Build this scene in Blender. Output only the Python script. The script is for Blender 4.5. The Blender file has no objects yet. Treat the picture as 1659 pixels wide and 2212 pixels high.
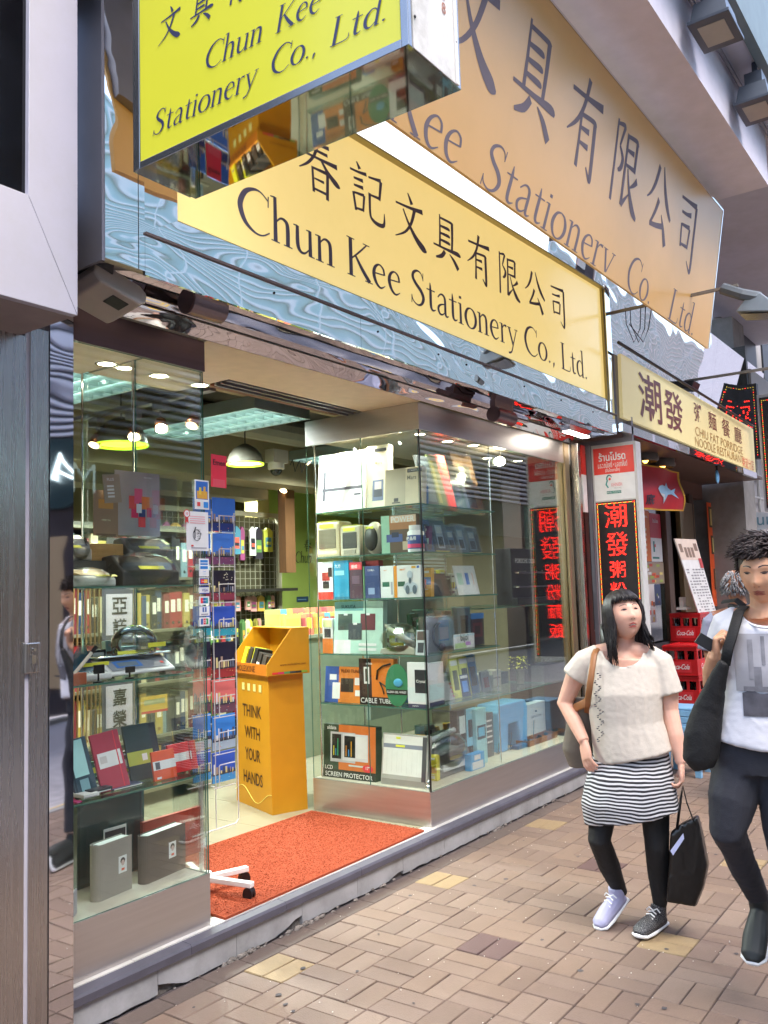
import bpy, bmesh, math, random
from mathutils import Vector, Matrix, noise
random.seed(7)
SC = bpy.context.scene
COL = SC.collection
rad = math.radians

# ------------------------------------------------------------------ camera
F_PX, YAW, PITCH, ROLL = 1905.88, rad(54.4712), rad(5.0897), rad(-1.8017)
CAM = Vector((0, 0, 1.63))
_f = Vector((math.sin(YAW)*math.cos(PITCH), math.cos(YAW)*math.cos(PITCH), math.sin(PITCH)))
_r0 = Vector((math.cos(YAW), -math.sin(YAW), 0)); _u0 = _r0.cross(_f)
_r = math.cos(ROLL)*_r0 + math.sin(ROLL)*_u0
_u = -math.sin(ROLL)*_r0 + math.cos(ROLL)*_u0
cd = bpy.data.cameras.new('camera'); cam = bpy.data.objects.new('camera', cd); COL.objects.link(cam)
cam.matrix_world = Matrix(((_r.x, _u.x, -_f.x, CAM.x), (_r.y, _u.y, -_f.y, CAM.y), (_r.z, _u.z, -_f.z, CAM.z), (0, 0, 0, 1)))
cd.sensor_fit = 'VERTICAL'; cd.sensor_height = 36; cd.lens = 36*F_PX/2212; cd.clip_start = .05; cd.clip_end = 800
SC.camera = cam

# ------------------------------------------------------------------ world, sun, exposure
W = bpy.data.worlds.new('World'); SC.world = W; W.use_nodes = True
nt = W.node_tree; nt.nodes.clear()
sky = nt.nodes.new('ShaderNodeTexSky'); sky.sky_type = 'NISHITA'; sky.sun_disc = False
sky.sun_elevation = rad(62); sky.sun_rotation = rad(200); sky.air_density = 1.0; sky.dust_density = 3; sky.ozone_density = 1.0
bg = nt.nodes.new('ShaderNodeBackground'); bg.inputs[1].default_value = .15
wo = nt.nodes.new('ShaderNodeOutputWorld'); nt.links.new(sky.outputs[0], bg.inputs[0]); nt.links.new(bg.outputs[0], wo.inputs[0])
sd = bpy.data.lights.new('sun', 'SUN'); sd.energy = .8; sd.angle = rad(40); sd.color = (1, .985, .97)
sun = bpy.data.objects.new('sun', sd); COL.objects.link(sun)
sun.rotation_euler = Vector((math.sin(rad(200))*math.cos(rad(62)), math.cos(rad(200))*math.cos(rad(62)), math.sin(rad(62)))).to_track_quat('Z', 'Y').to_euler()
vs = SC.view_settings
SC.display_settings.display_device = 'sRGB'
vs.view_transform = 'Standard'; vs.look = 'None'; vs.exposure = 2.08; vs.gamma = 1; vs.use_curve_mapping = False
SC.cycles.use_denoising = True
SC.cycles.max_bounces = 10; SC.cycles.transparent_max_bounces = 24; SC.cycles.glossy_bounces = 5
SC.cycles.sample_clamp_indirect = 6; SC.cycles.caustics_reflective = False; SC.cycles.caustics_refractive = False
SC.cycles.blur_glossy = .6

# ------------------------------------------------------------------ pixel <-> place (used only to measure the place)
def ray(px, py): return _r*(px-829.5) - _u*(py-1106) + _f*F_PX
def at(px, py, ax, val):
    d = ray(px, py); i = 'xyz'.index(ax); return CAM + d*((val-CAM[i])/d[i])
def T(i, j, x, y): return 553*i+x/3, 553*j+y/3
def dist_px(p):
    d = Vector(p)-CAM; z = d.dot(_f); return (829.5+F_PX*d.dot(_r)/z, 1106-F_PX*d.dot(_u)/z, z) if z > .1 else None

# ------------------------------------------------------------------ materials
MATS = {}
def srgb(h):
    h = h.lstrip('#'); o = []
    for k in (0, 2, 4):
        c = int(h[k:k+2], 16)/255; o.append(c/12.92 if c <= .04045 else ((c+.055)/1.055)**2.4)
    return (*o, 1)
def mat(name, col=None, rough=.5, metal=0, var=.12, vscale=8, bump=0, bscale=60, stretch=(1, 1, 1), spec=.5, emit=None, estr=0, coat=0, rvar=.0, trans=0, dirt=0, dscale=2):
    if name in MATS: return MATS[name]
    m = bpy.data.materials.new(name); m.use_nodes = True; t = m.node_tree; N = t.nodes; L = t.links
    b = N['Principled BSDF']
    col = srgb(col) if isinstance(col, str) else (*col, 1)
    tc = N.new('ShaderNodeTexCoord'); mp = N.new('ShaderNodeMapping'); mp.inputs['Scale'].default_value = stretch
    L.new(tc.outputs['Object'], mp.inputs[0])
    nz = N.new('ShaderNodeTexNoise'); nz.inputs['Scale'].default_value = vscale; nz.inputs['Detail'].default_value = 5
    L.new(mp.outputs[0], nz.inputs[0])
    cr = N.new('ShaderNodeValToRGB'); cr.color_ramp.elements[0].position = .3; cr.color_ramp.elements[1].position = .7
    cr.color_ramp.elements[0].color = tuple(max(0, c*(1-var)) for c in col[:3])+(1,)
    cr.color_ramp.elements[1].color = tuple(min(1, c*(1+var)) for c in col[:3])+(1,)
    L.new(nz.outputs[0], cr.inputs[0]); src = cr.outputs[0]
    if dirt:
        n3 = N.new('ShaderNodeTexNoise'); n3.inputs['Scale'].default_value = dscale; n3.inputs['Detail'].default_value = 8; n3.inputs['Roughness'].default_value = .7
        L.new(tc.outputs['Object'], n3.inputs[0])
        r3 = N.new('ShaderNodeValToRGB'); r3.color_ramp.elements[0].position = .45; r3.color_ramp.elements[1].position = .68
        r3.color_ramp.elements[0].color = (1, 1, 1, 1); r3.color_ramp.elements[1].color = (1-dirt, 1-dirt, (1-dirt)*.95, 1)
        L.new(n3.outputs[0], r3.inputs[0])
        mx = N.new('ShaderNodeMixRGB'); mx.blend_type = 'MULTIPLY'; mx.inputs[0].default_value = 1
        L.new(src, mx.inputs[1]); L.new(r3.outputs[0], mx.inputs[2]); src = mx.outputs[0]
    L.new(src, b.inputs['Base Color'])
    b.inputs['Roughness'].default_value = rough; b.inputs['Metallic'].default_value = metal
    b.inputs['Specular IOR Level'].default_value = spec; b.inputs['Coat Weight'].default_value = coat; b.inputs['Coat Roughness'].default_value = .08
    if trans: b.inputs['Transmission Weight'].default_value = trans
    if rvar:
        mr = N.new('ShaderNodeMapRange'); mr.inputs['To Min'].default_value = max(.01, rough-rvar); mr.inputs['To Max'].default_value = rough+rvar
        L.new(nz.outputs[0], mr.inputs[0]); L.new(mr.outputs[0], b.inputs['Roughness'])
    if bump:
        n2 = N.new('ShaderNodeTexNoise'); n2.inputs['Scale'].default_value = bscale; n2.inputs['Detail'].default_value = 4
        L.new(mp.outputs[0], n2.inputs[0]); bp = N.new('ShaderNodeBump'); bp.inputs['Strength'].default_value = bump; bp.inputs['Distance'].default_value = .01
        L.new(n2.outputs[0], bp.inputs['Height']); L.new(bp.outputs[0], b.inputs['Normal'])
    if estr:
        e = srgb(emit) if isinstance(emit, str) else (*(emit or col[:3]), 1)
        b.inputs['Emission Color'].default_value = e; b.inputs['Emission Strength'].default_value = estr
    MATS[name] = m; return m
def C(h, rough=.5, **k):                       # plain printed / painted colour
    key = 'paint_'+h.lstrip('#')+('' if rough == .5 else '_%d' % int(rough*100))
    return mat(key, h, rough, var=k.pop('var', .05), vscale=k.pop('vscale', 14), **k)
def mirror(name, col, strength, scale, stretch, rough=.015, dist=.05):
    if name in MATS: return MATS[name]
    m = mat(name, col, rough, 1, var=.03, vscale=3)
    t = m.node_tree; N = t.nodes; L = t.links; b = N['Principled BSDF']
    tc = N.new('ShaderNodeTexCoord'); mp = N.new('ShaderNodeMapping'); mp.inputs['Scale'].default_value = stretch; L.new(tc.outputs['Object'], mp.inputs[0])
    n = N.new('ShaderNodeTexNoise'); n.inputs['Scale'].default_value = scale; n.inputs['Detail'].default_value = 1.2; n.inputs['Distortion'].default_value = .6
    L.new(mp.outputs[0], n.inputs[0]); bp = N.new('ShaderNodeBump'); bp.inputs['Strength'].default_value = strength; bp.inputs['Distance'].default_value = dist
    L.new(n.outputs[0], bp.inputs['Height']); L.new(bp.outputs[0], b.inputs['Normal']); return m
def glassmat(name, tint=(.9, .95, .92), refl=1.0, ior=1.45, rough=.0):
    m = bpy.data.materials.new(name); m.use_nodes = True; t = m.node_tree; N = t.nodes; L = t.links; N.clear()
    o = N.new('ShaderNodeOutputMaterial'); mx = N.new('ShaderNodeMixShader'); tr = N.new('ShaderNodeBsdfTransparent'); tr.inputs[0].default_value = (*tint, 1)
    gl = N.new('ShaderNodeBsdfGlossy'); gl.inputs['Roughness'].default_value = rough; gl.inputs[0].default_value = (.95, 1, .97, 1)
    fr = N.new('ShaderNodeFresnel'); fr.inputs[0].default_value = ior; mu = N.new('ShaderNodeMath'); mu.operation = 'MULTIPLY'; mu.inputs[1].default_value = refl
    L.new(fr.outputs[0], mu.inputs[0]); L.new(mu.outputs[0], mx.inputs[0]); L.new(tr.outputs[0], mx.inputs[1]); L.new(gl.outputs[0], mx.inputs[2]); L.new(mx.outputs[0], o.inputs[0])
    MATS[name] = m; return m
def emis(name, col, s):
    if name in MATS: return MATS[name]
    m = bpy.data.materials.new(name); m.use_nodes = True; b = m.node_tree.nodes['Principled BSDF']
    c = srgb(col) if isinstance(col, str) else (*col, 1)
    b.inputs['Base Color'].default_value = c; b.inputs['Emission Color'].default_value = c; b.inputs['Emission Strength'].default_value = s
    MATS[name] = m; return m
GLASS = glassmat('pane_glass', (.955, .978, .965), .36)
FILM = glassmat('plastic_film', (.96, .97, .96), 1.6, 1.5, .12)
GEDGE = mat('glass_edge_green', '#4f7a6c', .15, var=.15)
MIR = mirror('mirror_steel', (.84, .87, .86), .40, 1.25, (1, 1, 2.0), .02, .035)
MIR2 = mirror('mirror_steel_soft', (.86, .87, .88), .22, 1.3, (1, 1, 1.6), .02, .035)
MIRN = mirror('mirror_steel_strip', (.74, .73, .75), .5, 1.6, (1, 1, 4), .02, .04)
STEEL = mat('brushed_steel', (.45, .43, .42), .27, 1, var=.07, vscale=5, stretch=(14, 14, .35), bump=.03, bscale=30, rvar=.08)
STEELH = mat('brushed_steel_panel', (.55, .52, .51), .34, .9, var=.05, vscale=4, stretch=(.6, .6, 12), bump=.03, bscale=30, rvar=.07)
ALU = mat('painted_aluminium', '#c2bfcd', .42, .0, var=.03, dirt=.12)
ALUG = mat('grey_aluminium', '#85828a', .4, .5, var=.05)
CHROME = mat('chrome', (.75, .75, .75), .12, 1, var=.02)
BLACK = C('#151416', .4); WHITE = C('#e8e6e2', .45); CREAM = C('#c9b9a2', .6)
INK = mat('sign_ink_blue', '#66637a', .6, var=.04, spec=.25)

# ------------------------------------------------------------------ mesh builder
class M:
    def __init__(s, T=None): s.v = []; s.f = []; s.mi = []; s.m = 0; s.T = T; s.smooth = False
    def add(s, vs, fs):
        o = len(s.v)
        s.v += [tuple(s.T @ Vector(v)) if s.T else tuple(v) for v in vs]
        s.f += [tuple(i+o for i in f) for f in fs]; s.mi += [s.m]*len(fs); return s
    def box(s, x0, x1, y0, y1, z0, z1):
        return s.add([(x0, y0, z0), (x1, y0, z0), (x1, y1, z0), (x0, y1, z0), (x0, y0, z1), (x1, y0, z1), (x1, y1, z1), (x0, y1, z1)],
                     [(3, 2, 1, 0), (4, 5, 6, 7), (0, 1, 5, 4), (1, 2, 6, 5), (2, 3, 7, 6), (3, 0, 4, 7)])
    def quad(s, *p): return s.add(p, [tuple(range(len(p)))])
    def prism(s, poly, vec):
        n = len(poly); v = Vector(vec); b = [Vector(p)+v for p in poly]
        return s.add(list(poly)+b, [tuple(reversed(range(n))), tuple(range(n, 2*n))]+[(i, (i+1) % n, n+(i+1) % n, n+i) for i in range(n)])
    def tube(s, pts, rs, n=8, cap=True, flat=None):
        pts = [Vector(p) for p in pts]
        if not isinstance(rs, (list, tuple)): rs = [rs]*len(pts)
        vs = []; fs = []; prev = None
        for i, p in enumerate(pts):
            d = (pts[min(i+1, len(pts)-1)]-pts[max(i-1, 0)]); d = d.normalized() if d.length > 1e-9 else Vector((0, 0, 1))
            if prev is None: a = d.orthogonal().normalized() if flat is None else (Vector(flat)-d*Vector(flat).dot(d)).normalized()
            else: a = (prev-d*prev.dot(d)).normalized()
            prev = a; b = d.cross(a); r = rs[i]; ra, rb = r if isinstance(r, tuple) else (r, r)
            for k in range(n):
                t = 2*math.pi*k/n; vs.append(p+a*math.cos(t)*ra+b*math.sin(t)*rb)
        for i in range(len(pts)-1):
            for k in range(n): fs.append((i*n+k, i*n+(k+1) % n, (i+1)*n+(k+1) % n, (i+1)*n+k))
        if cap: fs += [tuple(reversed(range(n))), tuple(range((len(pts)-1)*n, len(pts)*n))]
        return s.add(vs, fs)
    def cyl(s, c, r, h, n=16, r2=None):
        c = Vector(c); return s.tube([c, c+Vector((0, 0, h))], [r, r if r2 is None else r2], n)
    def lathe(s, c, prof, n=20):
        c = Vector(c); vs = []; fs = []
        for r, z in prof:
            for k in range(n): t = 2*math.pi*k/n; vs.append(c+Vector((r*math.cos(t), r*math.sin(t), z)))
        for i in range(len(prof)-1):
            for k in range(n): fs.append((i*n+k, i*n+(k+1) % n, (i+1)*n+(k+1) % n, (i+1)*n+k))
        return s.add(vs, fs)
    def ell(s, c, r, nu=14, nv=9, R=None):
        c = Vector(c); vs = []; fs = []
        for j in range(nv+1):
            a = math.pi*j/nv
            for i in range(nu):
                t = 2*math.pi*i/nu; p = Vector((r[0]*math.sin(a)*math.cos(t), r[1]*math.sin(a)*math.sin(t), r[2]*math.cos(a)))
                vs.append(c+(R @ p if R else p))
        for j in range(nv):
            for i in range(nu): fs.append((j*nu+i, (j+1)*nu+i, (j+1)*nu+(i+1) % nu, j*nu+(i+1) % nu))
        return s.add(vs, fs)
    def build(s, name, mats, parent=None, bevel=0, smooth=None, kind=None):
        if not isinstance(mats, (list, tuple)): mats = [mats]
        if parent is not None:
            org = world_of(parent)
        else:
            xs, ys, zs = zip(*s.v); org = Vector(((min(xs)+max(xs))/2, (min(ys)+max(ys))/2, min(zs)))
        me = bpy.data.meshes.new(name); me.from_pydata([tuple(Vector(v)-org) for v in s.v], [], s.f)
        for x in mats: me.materials.append(x)
        me.polygons.foreach_set('material_index', s.mi)
        sm = s.smooth if smooth is None else smooth
        if sm: me.polygons.foreach_set('use_smooth', [True]*len(s.f))
        me.validate(); me.update()
        o = bpy.data.objects.new(name, me); COL.objects.link(o)
        if parent is not None: o.parent = parent
        else: o.location = org
        if bevel:
            b = o.modifiers.new('bevel', 'BEVEL'); b.width = bevel; b.segments = 2; b.limit_method = 'ANGLE'; b.angle_limit = rad(40)
        if kind: o['kind'] = kind
        return o
def world_of(o):
    v = Vector(o.location)
    while o.parent: o = o.parent; v += Vector(o.location)
    return v
def tag(o, label=None, cat=None, group=None, kind=None):
    if label: o['label'] = label
    if cat: o['category'] = cat
    if group: o['group'] = group
    if kind: o['kind'] = kind
    return o
def thing(name, label, cat, loc, group=None):
    o = bpy.data.objects.new(name, None); COL.objects.link(o); o.location = loc; o.empty_display_size = .1
    return tag(o, label, cat, group)
def frame(o, X, Y, Z=None):
    X = Vector(X).normalized(); Y = Vector(Y).normalized(); Z = Vector(Z).normalized() if Z else X.cross(Y)
    return Matrix(((X.x, Y.x, Z.x, o[0]), (X.y, Y.y, Z.y, o[1]), (X.z, Y.z, Z.z, o[2]), (0, 0, 0, 1)))
# frames whose local x = right as one reads, y = into the thing, z = up
def FS(o): return frame(o, (0, -1, 0), (1, 0, 0), (0, 0, 1))     # a front that faces -x (towards the doorway)
def FF(o): return frame(o, (1, 0, 0), (0, 1, 0), (0, 0, 1))      # a front that faces the street

# ------------------------------------------------------------------ text
_tc = {}
def text_mesh(s, bold=0):
    k = (s, bold)
    if k in _tc: return _tc[k]
    cu = bpy.data.curves.new('text', 'FONT'); cu.body = s; cu.size = 1; cu.align_x = 'CENTER'; cu.align_y = 'CENTER'; cu.offset = bold; cu.resolution_u = 3
    o = bpy.data.objects.new('text', cu); COL.objects.link(o)
    dg = bpy.context.evaluated_depsgraph_get(); me = bpy.data.meshes.new_from_object(o.evaluated_get(dg))
    vs = [tuple(v.co) for v in me.vertices]; fs = [tuple(p.vertices) for p in me.polygons]
    COL.objects.unlink(o); bpy.data.objects.remove(o); bpy.data.curves.remove(cu); bpy.data.meshes.remove(me)
    if not vs: vs = [(0, 0, 0), (.01, 0, 0), (0, .01, 0)]; fs = [(0, 1, 2)]
    xs = [v[0] for v in vs]; ys = [v[1] for v in vs]; cx = (min(xs)+max(xs))/2; cy = (min(ys)+max(ys))/2
    vs = [(v[0]-cx, v[1]-cy) for v in vs]; _tc[k] = (vs, fs, max(xs)-min(xs), max(ys)-min(ys)); return _tc[k]
def put_text(m, s, x, z, h=None, w=None, y=-.002, bold=0, shear=0):
    """flat lettering centred at local (x, z) on the plane local y; h = glyph box height, w = total width"""
    vs, fs, tw, th = text_mesh(s, bold)
    sy = h/th if h else w/tw; sx = w/tw if w else sy
    m.add([(x+v[0]*sx+shear*v[1]*sy, y, z+v[1]*sy) for v in vs], fs)

# brush and serif glyphs, drawn as strokes (x, y, width) on a 100 unit body
KAI = {
'春': [[(24,86,4),(50,87,5),(74,90,7)],[(28,73,4),(70,76,6)],[(6,59,4),(50,62,5),(93,65,9)],[(50,99,8),(40,68,6),(24,46,5),(3,30,2)],[(54,62,5),(70,46,8),(90,34,11),(99,31,3)],[(33,43,5),(35,0,6)],[(34,41,4),(69,44,7)],[(69,44,7),(67,-3,7)],[(37,24,3),(60,25,5)],[(36,6,4),(66,7,5)]],
'記': [[(22,99,3),(30,88,9)],[(4,79,4),(26,81,5),(48,85,7)],[(13,66,4),(38,69,7)],[(13,53,4),(38,56,7)],[(11,40,6),(17,8,6)],[(12,39,4),(40,43,6)],[(40,43,6),(36,12,5)],[(17,12,4),(38,15,5)],[(53,83,4),(70,86,5),(88,89,8)],[(88,88,8),(82,50,6)],[(56,51,4),(84,54,6)],[(55,54,7),(55,16,6),(62,6,7),(78,3,8),(93,8,7),(95,30,2)]],
'文': [[(46,99,3),(52,90,7),(58,80,10)],[(8,67,4),(50,71,6),(92,77,10)],[(66,72,9),(54,42,7),(34,18,5),(4,1,2)],[(30,62,4),(46,38,7),(68,16,12),(90,3,15),(101,0,3)]],
'具': [[(28,96,4),(27,60,6),(25,30,7)],[(28,89,5),(66,91,6),(73,88,9)],[(71,90,9),(70,60,8),(67,30,7)],[(29,72,5),(56,74,7),(62,72,3)],[(29,57,5),(56,59,7),(62,57,3)],[(28,43,5),(56,44,7),(62,42,3)],[(3,27,4),(50,29,6),(88,31,10),(98,28,4)],[(42,23,9),(30,10,9),(10,2,4)],[(58,22,2),(74,12,9),(88,-2,11)]],
'有': [[(8,76,5),(50,80,6),(92,85,10)],[(50,101,9),(42,72,7),(26,48,6),(2,30,2)],[(36,58,6),(35,30,6),(33,0,8)],[(36,58,5),(70,62,6),(76,58,8)],[(74,61,9),(74,8,9),(72,-3,7),(60,8,3)],[(37,44,4),(60,46,7)],[(37,28,4),(60,29,7)]],
'限': [[(13,95,5),(12,50,6),(10,-2,7)],[(14,90,4),(32,94,6),(36,90,6)],[(35,92,7),(24,67,4)],[(24,67,4),(36,56,8),(33,44,8),(24,38,4)],[(48,90,6),(46,40,7),(44,2,8)],[(48,87,5),(76,91,6),(82,86,8)],[(80,89,8),(78,52,7)],[(50,71,4),(72,73,7)],[(50,53,4),(78,55,6)],[(44,3,8),(66,22,2)],[(90,46,9),(80,38,6),(66,30,2)],[(56,50,3),(66,28,7),(82,8,12),(98,0,5)]],
'公': [[(40,94,9),(30,70,8),(16,52,5),(2,42,2)],[(56,98,3),(66,74,9),(80,54,11),(99,38,6)],[(48,52,9),(38,34,7),(22,14,5)],[(20,13,6),(46,17,7),(72,23,8)],[(62,36,2),(74,20,9),(86,0,12)]],
'司': [[(12,87,4),(50,90,6),(82,93,9)],[(81,92,9),(80,40,9),(79,4,9),(74,-4,6),(58,8,2)],[(18,68,4),(40,70,5),(60,74,8)],[(21,52,6),(24,20,6)],[(22,51,4),(58,55,7)],[(59,54,7),(54,24,6)],[(25,24,4),(56,27,5)]],
}
LAT = {  # glyph: (advance, strokes)
'C': (84, [[(80,86,4),(62,99,4),(44,99,7),(24,86,11),(12,62,13),(11,42,13),(22,16,11),(44,1,6),(64,1,4),(82,14,3)],[(80,98,3),(79,72,3)]]),
'h': (60, [[(13,106,9),(13,0,11)],[(1,103,3),(13,105,4)],[(2,1.5,3),(24,1.5,3)],[(14,46,3),(26,60,5),(38,60,9),(45,48,11),(45,0,11)],[(34,1.5,3),(57,1.5,3)]]),
'u': (61, [[(12,64,9),(12,20,11),(19,4,9),(32,4,5),(45,18,3)],[(1,62,3),(12,63,4)],[(47,64,9),(47,0,11)],[(36,62,3),(47,63,4)],[(47,1.5,4),(59,1.5,3)]]),
'n': (60, [[(13,64,9),(13,0,11)],[(1,62,3),(13,63,4)],[(2,1.5,3),(24,1.5,3)],[(14,46,3),(26,60,5),(38,60,9),(45,48,11),(45,0,11)],[(34,1.5,3),(57,1.5,3)]]),
'K': (82, [[(15,100,12),(15,0,12)],[(3,98.5,3),(28,98.5,3)],[(3,1.5,3),(28,1.5,3)],[(68,98,4),(44,72,5),(20,48,4)],[(30,58,7),(52,28,12),(76,2,13)],[(56,98.5,3),(78,98.5,3)],[(60,1.5,3),(86,1.5,3)]]),
'e': (54, [[(13,36,4),(45,40,4)],[(46,39,7),(42,56,7),(28,63,5),(14,52,9),(9,32,12),(17,10,10),(32,1,6),(48,11,2)]]),
'S': (62, [[(51,80,3),(44,95,4),(30,99,6),(15,90,9),(11,75,11),(22,60,12),(42,44,13),(51,25,12),(42,6,8),(26,0,5),(10,8,4),(5,22,3)],[(52,99,3),(51,76,3)],[(5,24,3),(4,0,3)]]),
't': (41, [[(18,82,3),(19,60,10),(19,14,11),(27,3,7),(39,8,2)],[(3,60,4),(37,61,4)]]),
'a': (54, [[(8,50,4),(20,62,5),(32,62,8),(39,50,10),(39,12,10),(44,2,7),(54,6,2)],[(39,38,3),(18,30,6),(9,18,9),(14,4,8),(26,3,5),(39,14,3)]]),
'i': (29, [[(13,86,11),(13.2,78,11)],[(13,64,9),(13,0,11)],[(2,62,3),(13,63,4)],[(2,1.5,3),(25,1.5,3)]]),
'o': (62, [[(31,63,4),(17,57,8),(8,40,12),(8,24,12),(17,6,8),(31,0,4),(45,6,8),(54,22,12),(54,40,12),(45,57,8),(31,63,4)]]),
'r': (42, [[(13,64,9),(13,0,11)],[(1,62,3),(13,63,4)],[(2,1.5,3),(25,1.5,3)],[(14,44,3),(24,60,5),(38,60,10)]]),
'y': (58, [[(9,62,9),(30,6,9)],[(1,62,3),(20,62,3)],[(51,62,4),(32,12,5),(20,-18,6),(4,-25,7)],[(40,62,3),(58,62,3)]]),
'L': (66, [[(15,100,12),(15,0,12)],[(3,98.5,3),(28,98.5,3)],[(3,2,4),(58,2,4),(64,22,2)]]),
'd': (62, [[(48,106,9),(48,0,11)],[(36,103,3),(48,105,4)],[(47,46,3),(38,60,4),(24,61,6),(11,46,11),(10,22,12),(20,4,8),(34,4,4),(47,18,3)],[(48,1.5,4),(59,1.5,3)]]),
'.': (26, [[(11,9,4),(11,7,11),(11,1,4)]]), ',': (28, [[(12,9,6),(13,5,10),(9,-10,3)]]), ' ': (34, []),
}
def smooth_stroke(pts, k=4):
    if len(pts) < 3: return pts
    out = []
    for i in range(len(pts)-1):
        p = [Vector(pts[max(0, min(len(pts)-1, i+j))]) for j in (-1, 0, 1, 2)]
        for s in range(k):
            t = s/k; out.append(tuple(.5*((2*p[1])+(p[2]-p[0])*t+(2*p[0]-5*p[1]+4*p[2]-p[3])*t*t+(-p[0]+3*p[1]-3*p[2]+p[3])*t**3)))
    out.append(pts[-1]); return out
def put_strokes(m, strokes, x, z, sx, sz, y=-.002, shear=0, wmul=1):
    for q, st in enumerate(strokes):
        st = smooth_stroke(st); L = []; R = []
        for i, (a, b, w) in enumerate(st):
            a0, b0, _ = st[max(0, i-1)]; a1, b1, _ = st[min(len(st)-1, i+1)]
            d = Vector((a1-a0, b1-b0)); d = d.normalized() if d.length > 1e-6 else Vector((1, 0)); n = Vector((-d.y, d.x))*w*.5*wmul
            L.append((a+n.x, b+n.y)); R.append((a-n.x, b-n.y))
        P = L+R; n = len(st); yy = y-.00006*q
        m.add([(x+(a+shear*b)*sx/100, yy, z+b*sz/100) for a, b in P], [(i, i+1, n+i+1, n+i) for i in range(n-1)])
def glyphs(parent, T, m, s, x0, x1, z, sz, y=-.002, shear=0, wmul=1, z0=None):
    tot = sum(LAT[c][0] for c in s); k = (x1-x0)/tot*100; x = x0
    for c in s:
        if LAT[c][1]:
            b = M(T); put_strokes(b, LAT[c][1], x, z, k, sz, y, shear, wmul); b.build('letter', m, parent)
        x += LAT[c][0]*k/100
def kanji(parent, T, m, ch, x, z, sx, sz, y=-.001, shear=0):
    b = M(T); put_strokes(b, KAI[ch], x, z, sx, sz, y, shear); b.build('letter', m, parent)
def put_latin(m, s, x0, x1, z, sz, y=-.002, shear=0, wmul=1):
    tot = sum(LAT[c][0] for c in s); k = (x1-x0)/tot*100; x = x0
    for c in s:
        put_strokes(m, LAT[c][1], x, z, k, sz, y, shear, wmul); x += LAT[c][0]*k/100

# ================================================================== SETTING: ground
BR_A = [mat('paver_buff_%d' % i, h, .62, var=.10, vscale=9, bump=.25, bscale=140, dirt=.22, dscale=5) for i, h in enumerate(('#79665b', '#756257', '#7d6a5e', '#725f54', '#7a6659'))]
BR_Y = mat('paver_yellow', '#8f7a5c', .62, var=.14, vscale=12, bump=.3, bscale=140, dirt=.2, dscale=5)
BR_R = mat('paver_maroon', '#5b4644', .62, var=.1, vscale=12, bump=.25, bscale=140, dirt=.2)
BR_P = mat('paver_border', '#62554f', .62, var=.12, vscale=12, bump=.25, bscale=140, dirt=.35)
JOINT = mat('paver_joint', '#4c4446', .9, var=.25, vscale=40, bump=.5, bscale=160)
g = M(); g.box(-6, 60, -.3, 3.06, -.1, -.007)
pav = g.build('pavement', JOINT); tag(pav, kind='structure')
g = M(); g.box(-30, 90, -60, -.3, -.25, -.13); rd = g.build('road', mat('road_paving', (.38, .355, .36), .8, var=.2, bump=.3, bscale=120)); tag(rd, kind='structure')
g = M(); g.box(-30, 60, -.42, -.3, -.2, -.003); tag(g.build('kerb', mat('kerb_granite', '#8c8a88', .7)), kind='structure')
g = M(); g.box(-30, 60, -.72, -.62, -.13, -.126); g.box(-30, 60, -.92, -.82, -.13, -.126); tag(g.build('road_marking', mat('yellow_line', '#e0b83c', .6)), kind='structure')
PITCH = .2243; X0, Y0 = 2.868, 2.655
def paver_mesh(name, L, Wd, m, seed):
    rnd = random.Random(seed); b = M(); e = .0028; h = .055
    x, y = L/2-.0022, Wd/2-.0022; j = lambda: rnd.uniform(-.0012, .0012)
    top = [(-x+e+j(), -y+e+j(), 0), (x-e+j(), -y+e+j(), 0), (x-e+j(), y-e+j(), 0), (-x+e+j(), y-e+j(), 0)]
    mid = [(-x, -y, -.004), (x, -y, -.004), (x, y, -.004), (-x, y, -.004)]; lo = [(p[0], p[1], -h) for p in mid]
    b.add(top+mid+lo, [(0, 1, 2, 3)]+[(4+k, 4+(k+1) % 4, (k+1) % 4, k) for k in range(4)]+[(8+k, 8+(k+1) % 4, 4+(k+1) % 4, 4+k) for k in range(4)])
    me = bpy.data.meshes.new(name); me.from_pydata(b.v, [], b.f); me.materials.append(m); return me
PM = {}
for k, m in list(enumerate(BR_A))+[('y', BR_Y), ('r', BR_R), ('p', BR_P)]:
    PM[k] = [paver_mesh('brick', PITCH, PITCH/2, m, s) for s in (1, 2, 3)]
special = {}
for px, kind in ((T(1, 3, 1470, 1190), 'r'), (T(1, 3, 170, 1290), 'y'), (T(1, 3, 1210, 725), 'y'), (T(2, 3, 1060, 1100), 'y'), (T(2, 3, 225, 358), 'y'), (T(2, 3, 520, 640), 'r'), (T(2, 3, 1600, 600), 'y')):
    p = at(*px, 'z', 0); special[(math.floor((p.x-X0)/PITCH), math.floor((p.y-Y0)/PITCH))] = kind
rb = random.Random(3); bricks = []
for i in range(-6, 80):
    for j in range(-13, 2):
        x, y = X0+i*PITCH, Y0+j*PITCH
        if j == 1:
            if y+.12 > 3: continue
        for s in (0, 1):
            par = (i+j) % 2 == 0
            if par: c = (x+PITCH/2, y+PITCH*(.25+.5*s), 0)
            else: c = (x+PITCH*(.25+.5*s), y+PITCH/2, rad(90))
            if c[1] > 2.87 and par is False: continue
            if c[1]+.05 > 2.95: continue
            k = special.get((i, j)) or ('p' if j == 1 else rb.randrange(5))
            bricks.append((c, k))
for i in range(-3, 70):     # stretcher course along the shop step
    bricks.append(((X0+(i+.5)*PITCH+.07, 2.935, 0), 'p'))
vis = []
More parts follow.
